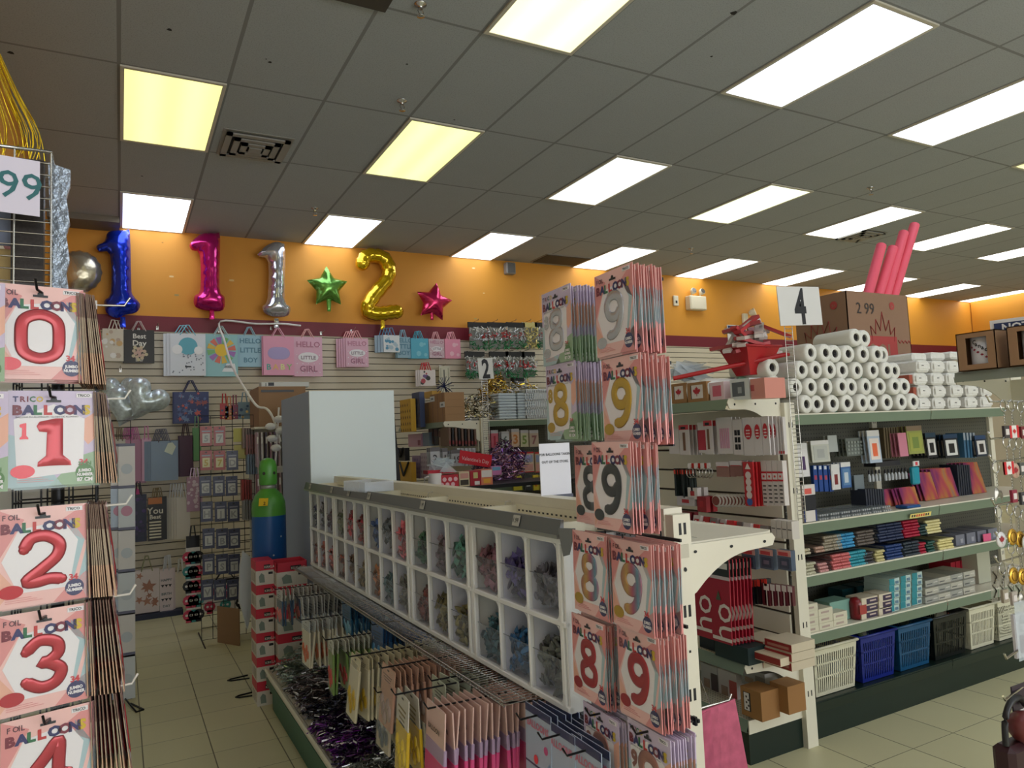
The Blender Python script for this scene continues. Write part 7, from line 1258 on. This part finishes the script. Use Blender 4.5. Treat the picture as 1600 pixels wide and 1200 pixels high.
for i, x in enumerate((780, 812)): face('black_pack', 'black card pack on the slatwall behind the tissue stacks, %s one' % ('left', 'right')[i], 'pack', (x - 8, 588, x + 8, 610), 'Y', 8.3, 0.1, (24, 22, 24))
wpeg(696, 570, 'chrome wall hook of the clear banner strip'); wpeg(780, 586, 'chrome wall hook of the left black card pack'); wpeg(812, 586, 'chrome wall hook of the right black card pack')
face('fringe_banner', 'clear patterned banner strip hanging between small gift bags and the 2 sign', 'banner', (688, 572, 705, 630), 'Y', 8.3, 0.01, (206, 200, 176), a_box((0.4, 0.4, 0.5, 0.9, (90, 90, 80)), (0.1, 0.05, 0.2, 0.95, (180, 176, 150)), (0.8, 0.05, 0.9, 0.95, (180, 176, 150))))
ZT = 1.792
# end shelf (X 2.64..3.0): brown boxes
mk = mat('cardboard_tan', (160, 122, 84), 0.7)
lay = [(0, (0, 1, 2, 3, 4, 5)), (1, (0, 1, 2, 3, 4, 5)), (2, (0, 1, 2, 3, 4)), (3, (0, 1, 2))]
for r, cs in lay:
    for c in cs: k = MB(); k.box((0, 0, 0), (0.2, 0.118, 0.068), mk); k.box((-0.001, 0.05, 0), (0, 0.062, 0.068), mat('tape_brown', (130, 92, 60), 0.4)); one('small_carton', k, 'small brown cardboard box, %s from the near end, %s layer up' % (ORD[c], ORD[r]), 'box', (2.66, 6.22 + c * 0.12, ZT + 0.003 + r * 0.069), 0, 'small brown boxes on the far end shelf')
for i, (c, r) in enumerate(((0, 2), (2, 4 - 1 + 0), (4, 3))): k = MB(); k.box((0, 0, 0), (0.003, 0.11, 0.05), mat('price_card_white', (214, 216, 216), 0.5)); k.box((-0.001, 0.03, 0.016), (0, 0.08, 0.034), hue((120, 126, 130), rough=0.5)); one('price_card', k, 'white price card on the small brown boxes, %s from the right' % ORD[i], 'price card', (2.657, 6.225 + c * 0.12, ZT + 0.003 + r * 0.069), 0, 'white price cards on the brown boxes')
face('gift_box', 'yellow box on top of the brown boxes', 'box', (661, 612, 675, 622), 'X', 2.7, 0.1, (206, 160, 60)); 
k = MB(); rq = random.Random(4)
for i in range(30): a = rq.uniform(0, 2 * PI); k.tube([(0, 0, 0), (0.09 * math.cos(a), rq.uniform(-0.05, 0.05), 0.09 * math.sin(a))], 0.003, mat('tinsel_navy', (20, 30, 80), 0.3, 0.6), seg=4)
one('gift_bow', k, 'dark navy and gold gift bow on top of the brown boxes', 'bow', (2.78, 6.5, ZT + 0.36))
for nm, bx, rgb, c2, v in (('yellow gift bag with a diamond pattern', (626, 624, 643, 675), (206, 160, 30), (90, 60, 10), 2.50), ('navy patterned tall gift bag', (645, 613, 657, 668), (44, 60, 100), (70, 90, 130), 2.56), ('yellow gift bag with a black ribbon, lower', (622, 722, 643, 752), (206, 158, 50), (60, 46, 20), 2.5), ('black gift bag behind the yellow ribbon bag', (620, 700, 633, 720), (26, 24, 26), (40, 40, 40), 2.56), ('lilac gift bag with purple tissue', (645, 712, 657, 747), (150, 130, 160), (110, 90, 150), 2.6), ('white and grey patterned gift bag', (658, 708, 671, 747), (190, 176, 190), (140, 120, 140), 2.6)):
    def art(k, W_, H_, c2=c2, nm=nm):
        if 'ribbon' in nm: k.tube([(-W_ * 0.3, -0.004, H_), (0, -0.01, H_ * 0.3), (W_ * 0.35, -0.004, H_)], 0.012, m_dark, seg=4)
        else:
            for i in range(24): k.poly([(W_ * (-0.4 + 0.2 * (i % 5)) + a, H_ * (0.06 + 0.19 * (i // 5)) + b) for a, b in ((-0.012, 0), (0, -0.02), (0.012, 0), (0, 0.02))], -0.002, hue(c2, rough=0.4))
    face('gift_bag', nm + ' on the far end face', 'gift bag', bx, 'X', v, 0.05, rgb, art)
face('gift_box', 'pink box with a purple ribbon on the far end face', 'gift box', (638, 678, 658, 698), 'X', 2.7, 0.12, (206, 160, 176), a_box((0.75, 0.1, 0.95, 0.5, (150, 70, 90)))); face('gift_box', 'pale blue box beside the pink box on the far end face', 'gift box', (660, 676, 671, 697), 'X', 2.72, 0.12, (140, 164, 186))
for i in range(4): face('greeting_pack', 'dark printed greeting pack on the far end face, %s from the left' % ORD[i], 'card pack', (670 + i * 8, 668 + i, 677 + i * 8, 694 + i), 'X', 2.75, 0.04, [(110, 90, 90), (60, 50, 70), (170, 150, 140), (176, 150, 160)][i], a_box((0.1, 0.5, 0.9, 0.9, (90, 30, 50))), 'dark greeting packs')
for i in range(9): face('photo_frame', 'thin black album edge under the far bracket, %s from left' % ORD[i], 'album', (702 + i * 5, 668 + i * 0.3, 705 + i * 5, 697), 'Y', 6.1, 0.2, (24, 22, 24) if i % 2 else (110, 84, 70), a_box((0, 0.1, 1, 0.3, (120, 40, 44))), 'black album edges')
for i in range(5): face('photo_frame', 'white and black calendar pack, %s from the left' % ORD[i], 'card pack', (701 + i * 6 + 14, 700, 706 + i * 6 + 14, 728), 'Y', 6.08, 0.1, (176, 176, 180), a_box((0.2, 0.1, 0.3, 0.9, (60, 60, 66))), 'white and black calendar packs')
def A_num(s):
    def f(k, W_, H_): k.box((-W_ / 2, -0.001, H_ * 0.78), (W_ / 2, 0, H_), hue((110, 106, 110), rough=0.4)); k.text(s, H_ * 0.55, hue((70, 66, 70), rough=0.4), TR(0, -0.003, H_ * 0.22), 0.02, 'CENTER')
    return f
face('number_candle_pack', 'silver grey card with a number 2', 'number card', (673, 699, 688, 728), 'Y', 6.05, 0.01, (190, 190, 194), A_num('2'), 'number cards', 3, 0.03); face('number_candle_pack', 'silver grey card with a number 19', 'number card', (706, 703, 722, 728), 'Y', 6.0, 0.01, (190, 192, 196), A_num('19'), 'number cards', 3, 0.03); face('number_candle_pack', 'silver grey card with a number 1', 'number card', (692, 700, 700, 727), 'Y', 6.06, 0.01, (180, 180, 184), A_num('1'), 'number cards', 3, 0.03)
# Valentine's sign, mugs and boxes standing on the far gondola's front shelf
k = MB(); k.box((-0.155, 0, -0.05), (0.155, 0.004, 0.06), mat('sign_red', (200, 24, 40), 0.4)); k.text("Valentine's Day", 0.047, mat('sign_red_text', (226, 190, 190), 0.5), TR(0, -0.002, -0.02), 0.0, 'CENTER', 0.9); k.box((-0.006, 0.004, -1.2), (0.006, 0.012, 0.0), m_dark); p = at(743, 718, 'Y', 5.7); one('valentine_sign', k, "red Valentine's Day sign standing tilted behind the mug boxes", 'sign', p, 0, ry=11)
tb = thing('display_table', 'low dark display table carrying the mugs beyond the bins', 'table', (2.45, 5.35, 0)); zt_ = at(700, 762, 'Y', 5.4).z; MB().box((0, 0, zt_ - 0.03), (1.35, 0.5, zt_), m_dark).build('tabletop', tb)
for a in ((0.02, 0.02), (1.29, 0.02), (0.02, 0.44), (1.29, 0.44)): MB().box((a[0], a[1], 0), (a[0] + 0.04, a[1] + 0.04, zt_ - 0.03), m_dark).build('leg', tb)
def A_heart(k, W_, H_):
    for i in range(6): k.disc((W_ * (-0.35 + 0.14 * i), -0.002, H_ * (0.25 + 0.4 * (i % 2))), 0.018, hue((226, 180, 186), rough=0.4), seg=8)
for i, (bx, rgb, art, nm) in enumerate((((686, 743, 717, 763), (186, 34, 50), A_heart, 'red mug box with pink hearts'), ((718, 734, 734, 757), (200, 184, 150), a_box((0.1, 0.1, 0.9, 0.45, (60, 50, 40)), (0.1, 0.55, 0.9, 0.9, (196, 140, 130))), 'cream box with small pictures'), ((735, 731, 752, 754), (160, 30, 44), a_box((0.3, 0.5, 0.7, 0.9, (190, 180, 120)), (0.4, 0.05, 0.85, 0.3, (220, 216, 210))), 'red box with a 1.99 price card'), ((752, 729, 770, 753), (206, 120, 90), a_box((0.05, 0.5, 0.95, 0.95, (216, 206, 200)), (0.2, 0.1, 0.8, 0.4, (220, 160, 60))), 'orange and white box'))):
    o = face('gift_box', nm + ' on the display table', 'gift box', bx, 'Y', 5.38, 0.14, rgb, art)
    o.location.z = zt_ + 0.001
k = MB(); k.lathe([(0.05, 0), (0.055, 0.01), (0.055, 0.12), (0.05, 0.122), (0.048, 0.01)], hue((222, 214, 210), rough=0.3), seg=18); k.tube([(-0.055, 0, 0.1), (-0.09, 0, 0.09), (-0.09, 0, 0.04), (-0.055, 0, 0.03)], 0.008, hue((222, 214, 210), rough=0.3)); one('mug', k, 'white mug with a handle at the left end of the display table', 'mug', (at(680, 755, 'Y', 5.42).x, 5.42, zt_))
k = MB()
for i in range(14): k.add([(rr.uniform(-0.12, 0.12), rr.uniform(-0.05, 0.08), rr.uniform(0, 0.14)) for _ in range(4)], [(0, 1, 2), (0, 2, 3)], mcrk)
k.box((-0.13, 0, 0), (0.1, 0.1, 0.03), hue((190, 30, 50), rough=0.4)); one('wrapped_gift', k, 'cellophane wrapped red gift on the heart mug box', 'gift', (at(690, 742, 'Y', 5.45).x, 5.42, at(690, 742, 'Y', 5.42).z + 0.01))
face('pink_box', 'pink and blue magazine leaning right of the red sign', 'magazine', (768, 728, 784, 742), 'Y', 5.6, 0.03, (196, 120, 170), a_box((0.1, 0.5, 0.9, 0.9, (110, 160, 190))))
# front run of the far gondola
for i in range(9):
    k = MB(); k.rbox((0, 0, 0), (0.2, 0.2, 0.026), 0.008, hue((196, 206, 214), rough=0.35))
    for c in (0, 1): (one('napkin_stack_pack', k, 'pale blue white wrapped pack, %s from the shelf in the %s stack' % (ORD[i], ('left', 'right')[c]), 'pack', (at(781, 640, 'Y', 6.22).x + 0.21 * c, 6.24, ZT + 0.012 + i * 0.0285), random.uniform(-2, 2), 'pale wrapped packs on the far top shelf'))
bq = at(822, 645, 'Y', 6.22); t = thing('storage_basket', 'white slotted basket on the far top shelf by the balloon packs', 'basket', (bq.x, 6.22, ZT + 0.012)); k = MB(); mwbk = mat('basket_white', (220, 222, 224), 0.4)
for v0, v1 in ((0, 0.03), (0.09, 0.11), (0.17, 0.19), (0.25, 0.29)): k.box((0, 0, v0), (0.42, 0.004, v1), mwbk); k.box((0, 0, v0), (0.004, 0.25, v1), mwbk)
for i in range(17): k.box((i * 0.026, 0, 0), (i * 0.026 + 0.01, 0.003, 0.28), mwbk)
k.box((0, 0.25, 0), (0.42, 0.254, 0.29), mwbk); k.box((0.416, 0, 0), (0.42, 0.25, 0.29), mwbk); k.build('basket_body', t)
def foilheap(label, px, py, Y, w_, h_, cols, n, seed):
    rq = random.Random(seed); k = MB(); ms = [mat('tinsel_%d_%d_%d' % c, c, 0.2, 0.85) for c in cols]; p = at(px, py, 'Y', Y)
    for i in range(n):
        u = rq.uniform(-1, 1); v = rq.random(); k.add([(-0.03, 0, -0.006), (0.03, -0.004, -0.004), (0.03, 0, 0.006), (-0.03, -0.004, 0.005)], [(0, 1, 2, 3)], rq.choice(ms), TR(u * w_ / 2, rq.uniform(-0.1, 0.1), v * h_ * (1 - 0.6 * abs(u))) @ RY(rq.uniform(-70, 70)) @ RX(rq.uniform(-60, 60)) @ RZ(rq.uniform(-60, 60)))
    k.box((-w_ * 0.4, -0.06, 0), (w_ * 0.4, 0.06, 0.02), ms[0]); one('tinsel_garland', k, label, 'tinsel', p, kind='stuff')
foilheap('silver and gold tinsel packs heaped on the far top shelf', 748, 657, 6.35, 0.6, 0.28, [(190, 190, 186), (150, 140, 120), (206, 190, 150), (60, 60, 56)], 420, 1)
foilheap('gold foil garland on the slatwall side of the tissue stacks', 776, 628, 6.5, 0.3, 0.3, [(190, 150, 50), (110, 80, 30), (216, 190, 110)], 260, 2)
foilheap('white and yellow foil bows on top of the tissue stacks', 812, 612, 6.35, 0.36, 0.12, [(220, 220, 220), (214, 180, 60), (190, 190, 196)], 160, 3)
foilheap('purple and pink decoration heap right of the display table', 778, 752, 5.9, 0.5, 0.3, [(150, 110, 150), (196, 150, 170), (110, 80, 120)], 300, 4)
foilheap('violet curled ribbon packs hanging under the far top shelf', 790, 728, 6.1, 0.45, 0.25, [(130, 90, 150), (190, 170, 190), (96, 60, 110)], 260, 5)
for i, (bx, rgb, s, c2) in enumerate((((768, 672, 779, 700), (196, 96, 110), '1', (170, 40, 60)), ((784, 674, 796, 697), (190, 190, 190), '6', (90, 100, 96)), ((800, 670, 812, 698), (206, 176, 150), '3', (190, 120, 60)), ((814, 672, 826, 698), (190, 184, 150), '5', (120, 140, 70)), ((828, 672, 842, 698), (180, 160, 140), '7', (140, 90, 90)))):
    def art(k, W_, H_, s=s, c2=c2): k.box((-W_ / 2, -0.001, H_ * 0.82), (W_ / 2, 0, H_), hue((180, 176, 176), rough=0.4)); k.text(s, H_ * 0.7, hue(c2, rough=0.4), TR(0, -0.003, H_ * 0.18), 0.03, 'CENTER')
    face('number_candle_pack', 'hanging number card %s under the far top shelf' % s, 'number card', bx, 'Y', 6.25, 0.01, rgb, art, 'number cards under the far top shelf', 3, 0.04)
for i, (bx, rgb) in enumerate((((802, 706, 818, 738), (196, 150, 140)), ((818, 706, 835, 738), (206, 184, 160)), ((837, 706, 850, 738), (190, 160, 130)))): face('party_card', 'large dotted card pack with red edge, %s from the left' % ORD[i], 'card pack', bx, 'Y', 6.15, 0.02, rgb, a_box((0, 0.92, 1, 1, (190, 40, 50)), (0.1, 0.5, 0.9, 0.85, (140, 150, 180)), (0.1, 0.1, 0.9, 0.4, (206, 150, 140)), (0, 0, 1, 0.05, (190, 40, 50))), 'large dotted card packs')
for i, (bx, rgb, c2) in enumerate((((803, 742, 816, 766), (206, 190, 60), (40, 40, 90)), ((820, 742, 832, 766), (60, 60, 60), (200, 200, 196)), ((834, 742, 842, 766), (214, 190, 60), (206, 120, 40)), ((843, 742, 850, 766), (176, 160, 70), (60, 60, 60)))): face('party_card', 'yellow and grey balloon card low on the far gondola, %s from the left' % ORD[i], 'card pack', bx, 'Y', 6.1, 0.02, rgb, a_box((0.25, 0.25, 0.75, 0.75, c2)), 'yellow and grey balloon cards')
for i in range(6): face('ribbon_roll_pack', 'lilac ribbon pack on the far front shelf, %s from the left' % ORD[i], 'ribbon pack', (772 + (i % 3) * 9, 700 + (i // 3) * 34, 780 + (i % 3) * 9, 726 + (i // 3) * 30), 'Y', 6.3, 0.05, [(170, 140, 180), (196, 186, 200), (120, 90, 140)][i % 3], None, 'lilac ribbon packs')
# ---------------------------------------------------------------- end fixture cut by the right edge, with boxed mugs and key rings
t = thing('gondola_shelving', 'cream shelving end cut by the right edge carrying boxed mugs', 'shelving', (2.86, 1.45, 0)); X0 = 0
p_ = MB(); post(p_, 0.0, 0.0, 1.9, 0.07); p_.build('upright', t)
k = MB(); k.box((0.0, -1.1, 0.1), (0.02, 0.0, 1.75), m_cream); k.build('back_panel', t)
k = MB(); k.box((-0.345, -1.1, 1.765), (0, 0.0, 1.775), mat('shelf_grey_green', (176, 184, 172), 0.35)); k.add([(-0.345, -1.1, 1.775), (-0.345, 0.0, 1.775), (-0.352, 0.0, 1.742), (-0.352, -1.1, 1.742)], [(0, 1, 2, 3), (3, 2, 1, 0)], mat('shelf_grey_green', (0, 0, 0))); k.build('top_shelf', t)
k = MB(); bracket(k, 0.33, M=TR(0, 0.003, 1.765) @ SC(-1, 1, 0.6)); k.build('shelf_bracket', t)
k = MB(); k.box((-0.36, -1.1, 0), (0.02, 0, 0.15), m_kick); k.build('kick_plate', t)
def mug_box(label, y, art):
    t = thing('mug_box', label, 'gift box', (2.50, y, 1.776), -90); W_, D_, H_ = 0.125, 0.11, 0.128; mb2 = mat('kraft_board', (160, 124, 92), 0.8, noise=0.05, nscale=20); k = MB()
    k.box((-W_ / 2, D_ - 0.003, 0), (W_ / 2, D_, H_), mb2); k.box((-W_ / 2, 0, 0), (-W_ / 2 + 0.003, D_, H_), mb2); k.box((W_ / 2 - 0.003, 0, 0), (W_ / 2, D_, H_), mb2); k.box((-W_ / 2, 0, 0), (W_ / 2, D_, 0.003), mb2); k.box((-W_ / 2, 0, H_ - 0.003), (W_ / 2, D_, H_), mb2)
    a, b, c, d = -W_ * 0.26, W_ * 0.28, H_ * 0.16, H_ * 0.86
    for p, q in (((-W_ / 2, 0, 0), (a, 0.002, H_)), ((b, 0, 0), (W_ / 2, 0.002, H_)), ((a, 0, 0), (b, 0.002, c)), ((a, 0, d), (b, 0.002, H_))): k.box(p, q, mb2)
    k.build('box_body', t); m = MB(); mw = mat('mug_white', (222, 222, 226), 0.25); m.lathe([(0.0, 0.006), (0.04, 0.006), (0.042, 0.02), (0.042, 0.112), (0.039, 0.113), (0.038, 0.02), (0, 0.018)], mw, TR(0, 0.056, 0), seg=28); art(m); m.build('mug', t)
def wrap(mb, pts, r, m, cy=0.056, rr_=0.0425): mb.add([(rr_ * math.sin(x / rr_), cy - rr_ * math.cos(x / rr_), z) for x, z in pts], [tuple(range(len(pts)))], m)
def art1(m):
    for i in range(5): P = leafpts(-0.026 + i * 0.012, 0.078 - i * 0.009, 0.0055); [wrap(m, [(-0.026 + i * 0.012, 0.078 - i * 0.009), P[q], P[(q + 1) % len(P)]], 0, hue((150, 30, 50), rough=0.4)) for q in range(len(P))]
    for i, ch in enumerate('Canada'):
        vs_, fs_ = glyphs(ch, 0.02, 'LEFT'); s = 0.02; x0 = -0.02 + i * 0.0095; z0 = 0.088 - i * 0.0065
        m.add([(0.0428 * math.sin((x0 + x * s) / 0.0428), 0.056 - 0.0428 * math.cos((x0 + x * s) / 0.0428), z0 + y * s) for x, y in vs_], fs_, m_dark)
def art2(m):
    for i in range(14):
        a = PI * i / 13; wrap(m, [(0.026 * math.cos(a) + u, 0.05 + 0.035 * math.sin(a) + v) for u, v in ((-0.003, 0), (0, -0.003), (0.003, 0), (0, 0.003))], 0, hue((170, 40, 60), rough=0.4))
    for i in range(12): a0, a1 = PI * i / 12, PI * (i + 1) / 12; wrap(m, [(r * math.cos(a), 0.05 + r * 1.35 * math.sin(a)) for r, a in ((0.019, a0), (0.019, a1), (0.014, a1), (0.014, a0))], 0, hue((150, 20, 40), rough=0.4))
    vs_, fs_ = glyphs('Van', 0.03, 'LEFT'); m.add([(0.0428 * math.sin((-0.022 + x * 0.024) / 0.0428), 0.056 - 0.0428 * math.cos((-0.022 + x * 0.024) / 0.0428), 0.03 + y * 0.024) for x, y in vs_], fs_, m_dark)
mug_box('kraft boxed white mug with Canada script and leaves, on the right shelf', 1.365, art1); mug_box('kraft boxed mug with a round red pattern at the right edge', 1.205, art2)
n_ = notice(2.62, 1.37, 1.99, 'navy NOTICE sign behind the boxed mugs at the right edge', 0.2, 0.14, False); n_.rotation_euler = (0, 0, math.radians(-75)); n_.location = (2.66, at(1553, 515, 'X', 2.66).y - 0.10, at(1553, 509, 'X', 2.66).z - 0.055)
k = MB(); k.ball((0, 0, 0), 0.05, hue((206, 176, 120), rough=0.3), seg=14, rings=8, sc=(1, 1, 1.1)); k.cyl((0, 0, 0.04), (0, 0, 0.07), 0.012, m_chrome); one('glass_jar', k, 'amber glass jar behind the NOTICE sign at the right edge', 'jar', (2.80, 1.28, 2.0))
# key ring rack
t = thing('spinner_rack', 'black wire key ring spinner rack cut by the right edge of the picture', 'display rack', (2.06, 1.0, 0)); k = MB(); k.cyl((0.06, 0, 0), (0.06, 0, 1.75), 0.01, m_wire, seg=8); grid_panel(k, 0.3, 1.1, m_wire, TR(-0.02, 0, 0.62) , 0.06, 0.0022); k.lathe([(0.2, 0), (0.2, 0.01), (0.02, 0.03)], m_wire, TR(0.06, 0, 0), seg=20); k.build('rack_body', t)
YK = 1.0
def ringset(label, px, py, kind, rgb, r=0.014, i=0):
    p = at(px, py, 'Y', YK - 0.03 + 0.004 * i); t = thing('key_ring', label, 'key ring', p, 0, 'key rings on the right spinner'); k = MB(); k.tube([(r * math.cos(a), 0, r * math.sin(a)) for a in [2 * PI * q / 16 for q in range(16)]], 0.0016, m_chrome, closed=True, seg=6)
    for q in range(4): k.tube([(0.003 * math.cos(a), 0, -r - 0.006 - 0.007 * q + 0.004 * math.sin(a)) for a in [2 * PI * w_ / 8 for w_ in range(8)]], 0.0008, m_chrome, closed=True, seg=4)
    k.build('split_ring', t); k = MB(); z = -r - 0.034
    if kind == 'disc': k.lathe([(0, 0), (0.018, 0), (0.018, 0.003), (0, 0.003)], hue(rgb, rough=0.25), TR(0, 0.0015, z - 0.016) @ RX(90), seg=20); leaf(k, 0, z - 0.016, 0.011, hue((150, 26, 40), rough=0.4), -0.0025)
    elif kind == 'flag': k.box((-0.02, -0.0015, z - 0.03), (0.02, 0.0015, z), hue((226, 220, 214), rough=0.3)); k.box((-0.02, -0.002, z - 0.03), (-0.011, 0.002, z), hue((200, 30, 40), rough=0.3)); k.box((0.011, -0.002, z - 0.03), (0.02, 0.002, z), hue((200, 30, 40), rough=0.3)); leaf(k, 0, z - 0.015, 0.008, hue((200, 30, 40), rough=0.3), -0.0022)
    elif kind == 'coin': k.lathe([(0, 0), (0.019, 0), (0.02, 0.002), (0.018, 0.004), (0, 0.004)], mat('brass', (206, 160, 60), 0.3, 0.8), TR(0, 0.002, z - 0.017) @ RX(90), seg=20); k.tube([(0.012 * math.cos(a), -0.003, z - 0.017 + 0.012 * math.sin(a)) for a in [2 * PI * q / 14 for q in range(14)]], 0.0008, mat('brass_dark', (130, 90, 30), 0.4, 0.8), closed=True, seg=4)
    elif kind == 'moose': inflate(k, [(-0.018, -0.012), (-0.012, -0.02), (-0.004, -0.008), (0.008, -0.008), (0.014, -0.02), (0.018, -0.006), (0.014, 0.006), (0.004, 0.008), (-0.004, 0.016), (-0.012, 0.012)], 0.004, mat('pewter', (150, 146, 136), 0.3, 0.8), TR(0, 0, z - 0.014), 0.006)
    else: k.box((-0.011, -0.003, z - 0.03), (0.011, 0.003, z), hue(rgb, rough=0.35)); k.box((-0.007, -0.004, z - 0.022), (0.007, 0, z - 0.008), hue((214, 206, 200), rough=0.35))
    k.build('charm', t)
KR = [(1568, 634, 'tag', (60, 54, 56)), (1580, 634, 'flag', 0), (1594, 636, 'tag', (110, 30, 34)), (1572, 690, 'flag', 0), (1582, 694, 'disc', (206, 170, 150)), (1592, 692, 'tag', (80, 84, 80)), (1556, 730, 'moose', 0), (1580, 734, 'tag', (140, 36, 60)), (1594, 738, 'tag', (60, 60, 64)), (1560, 800, 'disc', (226, 224, 224)), (1578, 796, 'coin', 0), (1590, 800, 'coin', 0), (1600, 806, 'disc', (220, 226, 220)), (1580, 856, 'coin', 0), (1594, 858, 'coin', 0), (1566, 888, 'tag', (150, 140, 120)), (1580, 892, 'tag', (170, 160, 150)), (1594, 894, 'moose', 0)]
kn_ = {'tag': 'rectangular charm', 'flag': 'red and white flag charm', 'disc': 'white disc with a maple leaf', 'coin': 'round brass charm', 'moose': 'pewter animal charm'}
cnt = {}
for i, (px, py, kd, rgb) in enumerate(KR):
    cnt[kd] = cnt.get(kd, 0) + 1; ringset('key ring with a %s, %s such down the right spinner' % (kn_[kd], ORD[cnt[kd] - 1]), px, py, kd, rgb or (200, 200, 200), i=i % 3)
for i, (px, py) in enumerate(((1543, 628), (1545, 686), (1547, 722), (1551, 790), (1557, 842), (1556, 880))): p = at(px, py, 'Y', YK - 0.03); k = MB(); k.tube([(0, 0, 0.012), (0.008, 0, 0.0), (2.06 - p.x, 0.03, 0)], 0.0022, m_chrome, seg=6); k.ball((0, 0, 0.014), 0.004, m_chrome, seg=8); one('peg_hook', k, 'chrome peg hook of the right spinner, %s from the top' % ORD[i], 'hook', p, 0, 'hooks of the right spinner')
for i in range(8): p = at(1552 + (i % 4) * 12, 885 + (i // 4) * 22, 'Y', YK + 0.02); k = MB(); k.quad([(-0.014, 0, -0.05), (0.014, 0, -0.05), (0.014, 0, 0), (-0.014, 0, 0)], film_mat('bag_clear', (190, 186, 170), 0.5, 0.2)); k.tube([(-0.008, -0.002, -0.01), (0.006, -0.002, -0.025), (-0.006, -0.002, -0.04)], 0.002, mat('pewter', (0, 0, 0), 0.3) if 'pewter' in MATS else m_chrome, seg=4); one('bagged_charm', k, 'small clear bag with a silver charm, %s of the lower cluster' % ORD[i], 'charm bag', p, 0, 'bagged charms on the right spinner')
k = MB(); k.box((-0.03, 0, -0.1), (0.035, 0.006, 0), hue((206, 204, 206), rough=0.4)); k.box((-0.012, -0.002, -0.09), (0.02, 0, -0.05), hue((110, 60, 60), rough=0.4)); k.tube([(0.004 + 0.012 * math.cos(a), -0.003, -0.03 + 0.012 * math.sin(a)) for a in [2 * PI * q / 14 for q in range(14)]], 0.0014, m_chrome, closed=True, seg=5); k.tube([(0.004 + 0.01 * math.cos(a), -0.003, -0.014 + 0.009 * math.sin(a)) for a in [2 * PI * q / 14 for q in range(14)]], 0.0014, m_chrome, closed=True, seg=5); k.quad([(-0.034, -0.006, -0.104), (0.04, -0.006, -0.104), (0.04, -0.006, 0.03), (-0.034, -0.006, 0.03)], film_mat('crinkled_film', (0, 0, 0)))
one('hanging_pack', k, 'white card with two metal rings in clear film at the right edge', 'hanging pack', at(1594, 958, 'Y', YK - 0.03)); p = at(1570, 1030, 'Y', YK - 0.04); one('peg_hook', MB().tube([(0, 0, 0.012), (0.006, 0, 0), (2.06 - p.x, 0.04, 0.02)], 0.003, m_chrome), 'empty chrome peg hook low on the right spinner', 'hook', p)
k = MB(); k.box((-0.02, 0, -0.025), (0.05, 0.003, 0.03), hue((44, 30, 44), rough=0.4)); k.box((-0.018, 0, -0.07), (0.05, 0.003, -0.026), hue((224, 218, 214), rough=0.4)); k.box((-0.018, -0.001, -0.07), (0.002, 0, -0.04), hue((190, 30, 40), rough=0.4)); k.text('CANADA', 0.013, m_dark, TR(-0.016, -0.0015, -0.037), 0.03); leaf(k, 0.022, -0.055, 0.012, hue((190, 30, 40), rough=0.4), -0.001)
one('flag_card', k, 'CANADA flag magnet card hanging low at the right edge', 'magnet', at(1590, 1092, 'Y', YK - 0.03))
p = at(1568, 1095, 'Y', YK - 0.04); one('peg_hook', MB().tube([(0, 0, 0.01), (0.006, 0, 0), (2.06 - p.x, 0.04, 0.02)], 0.003, m_chrome), 'chrome peg hook beside the CANADA magnet card', 'hook', p)
k = MB(); k.tube(smooth_path([(0.0, 0, 0), (0.004, 0, 0.05), (0.03, 0, 0.085), (0.07, 0, 0.09), (0.09, 0, 0.07)], 5), 0.007, mat('strap_black', (22, 22, 24), 0.4), seg=8); k.rbox((-0.012, -0.02, -0.09), (0.1, 0.03, 0.0), 0.012, mat('purse_dark', (50, 20, 26), 0.4)); k.ball((0.06, -0.01, 0.03), 0.035, hue((110, 50, 48), rough=0.35), seg=12, rings=8); one('purse_keychain', k, 'dark red purse with a black strap at the bottom right corner', 'purse', at(1572, 1165, 'Y', YK - 0.04))
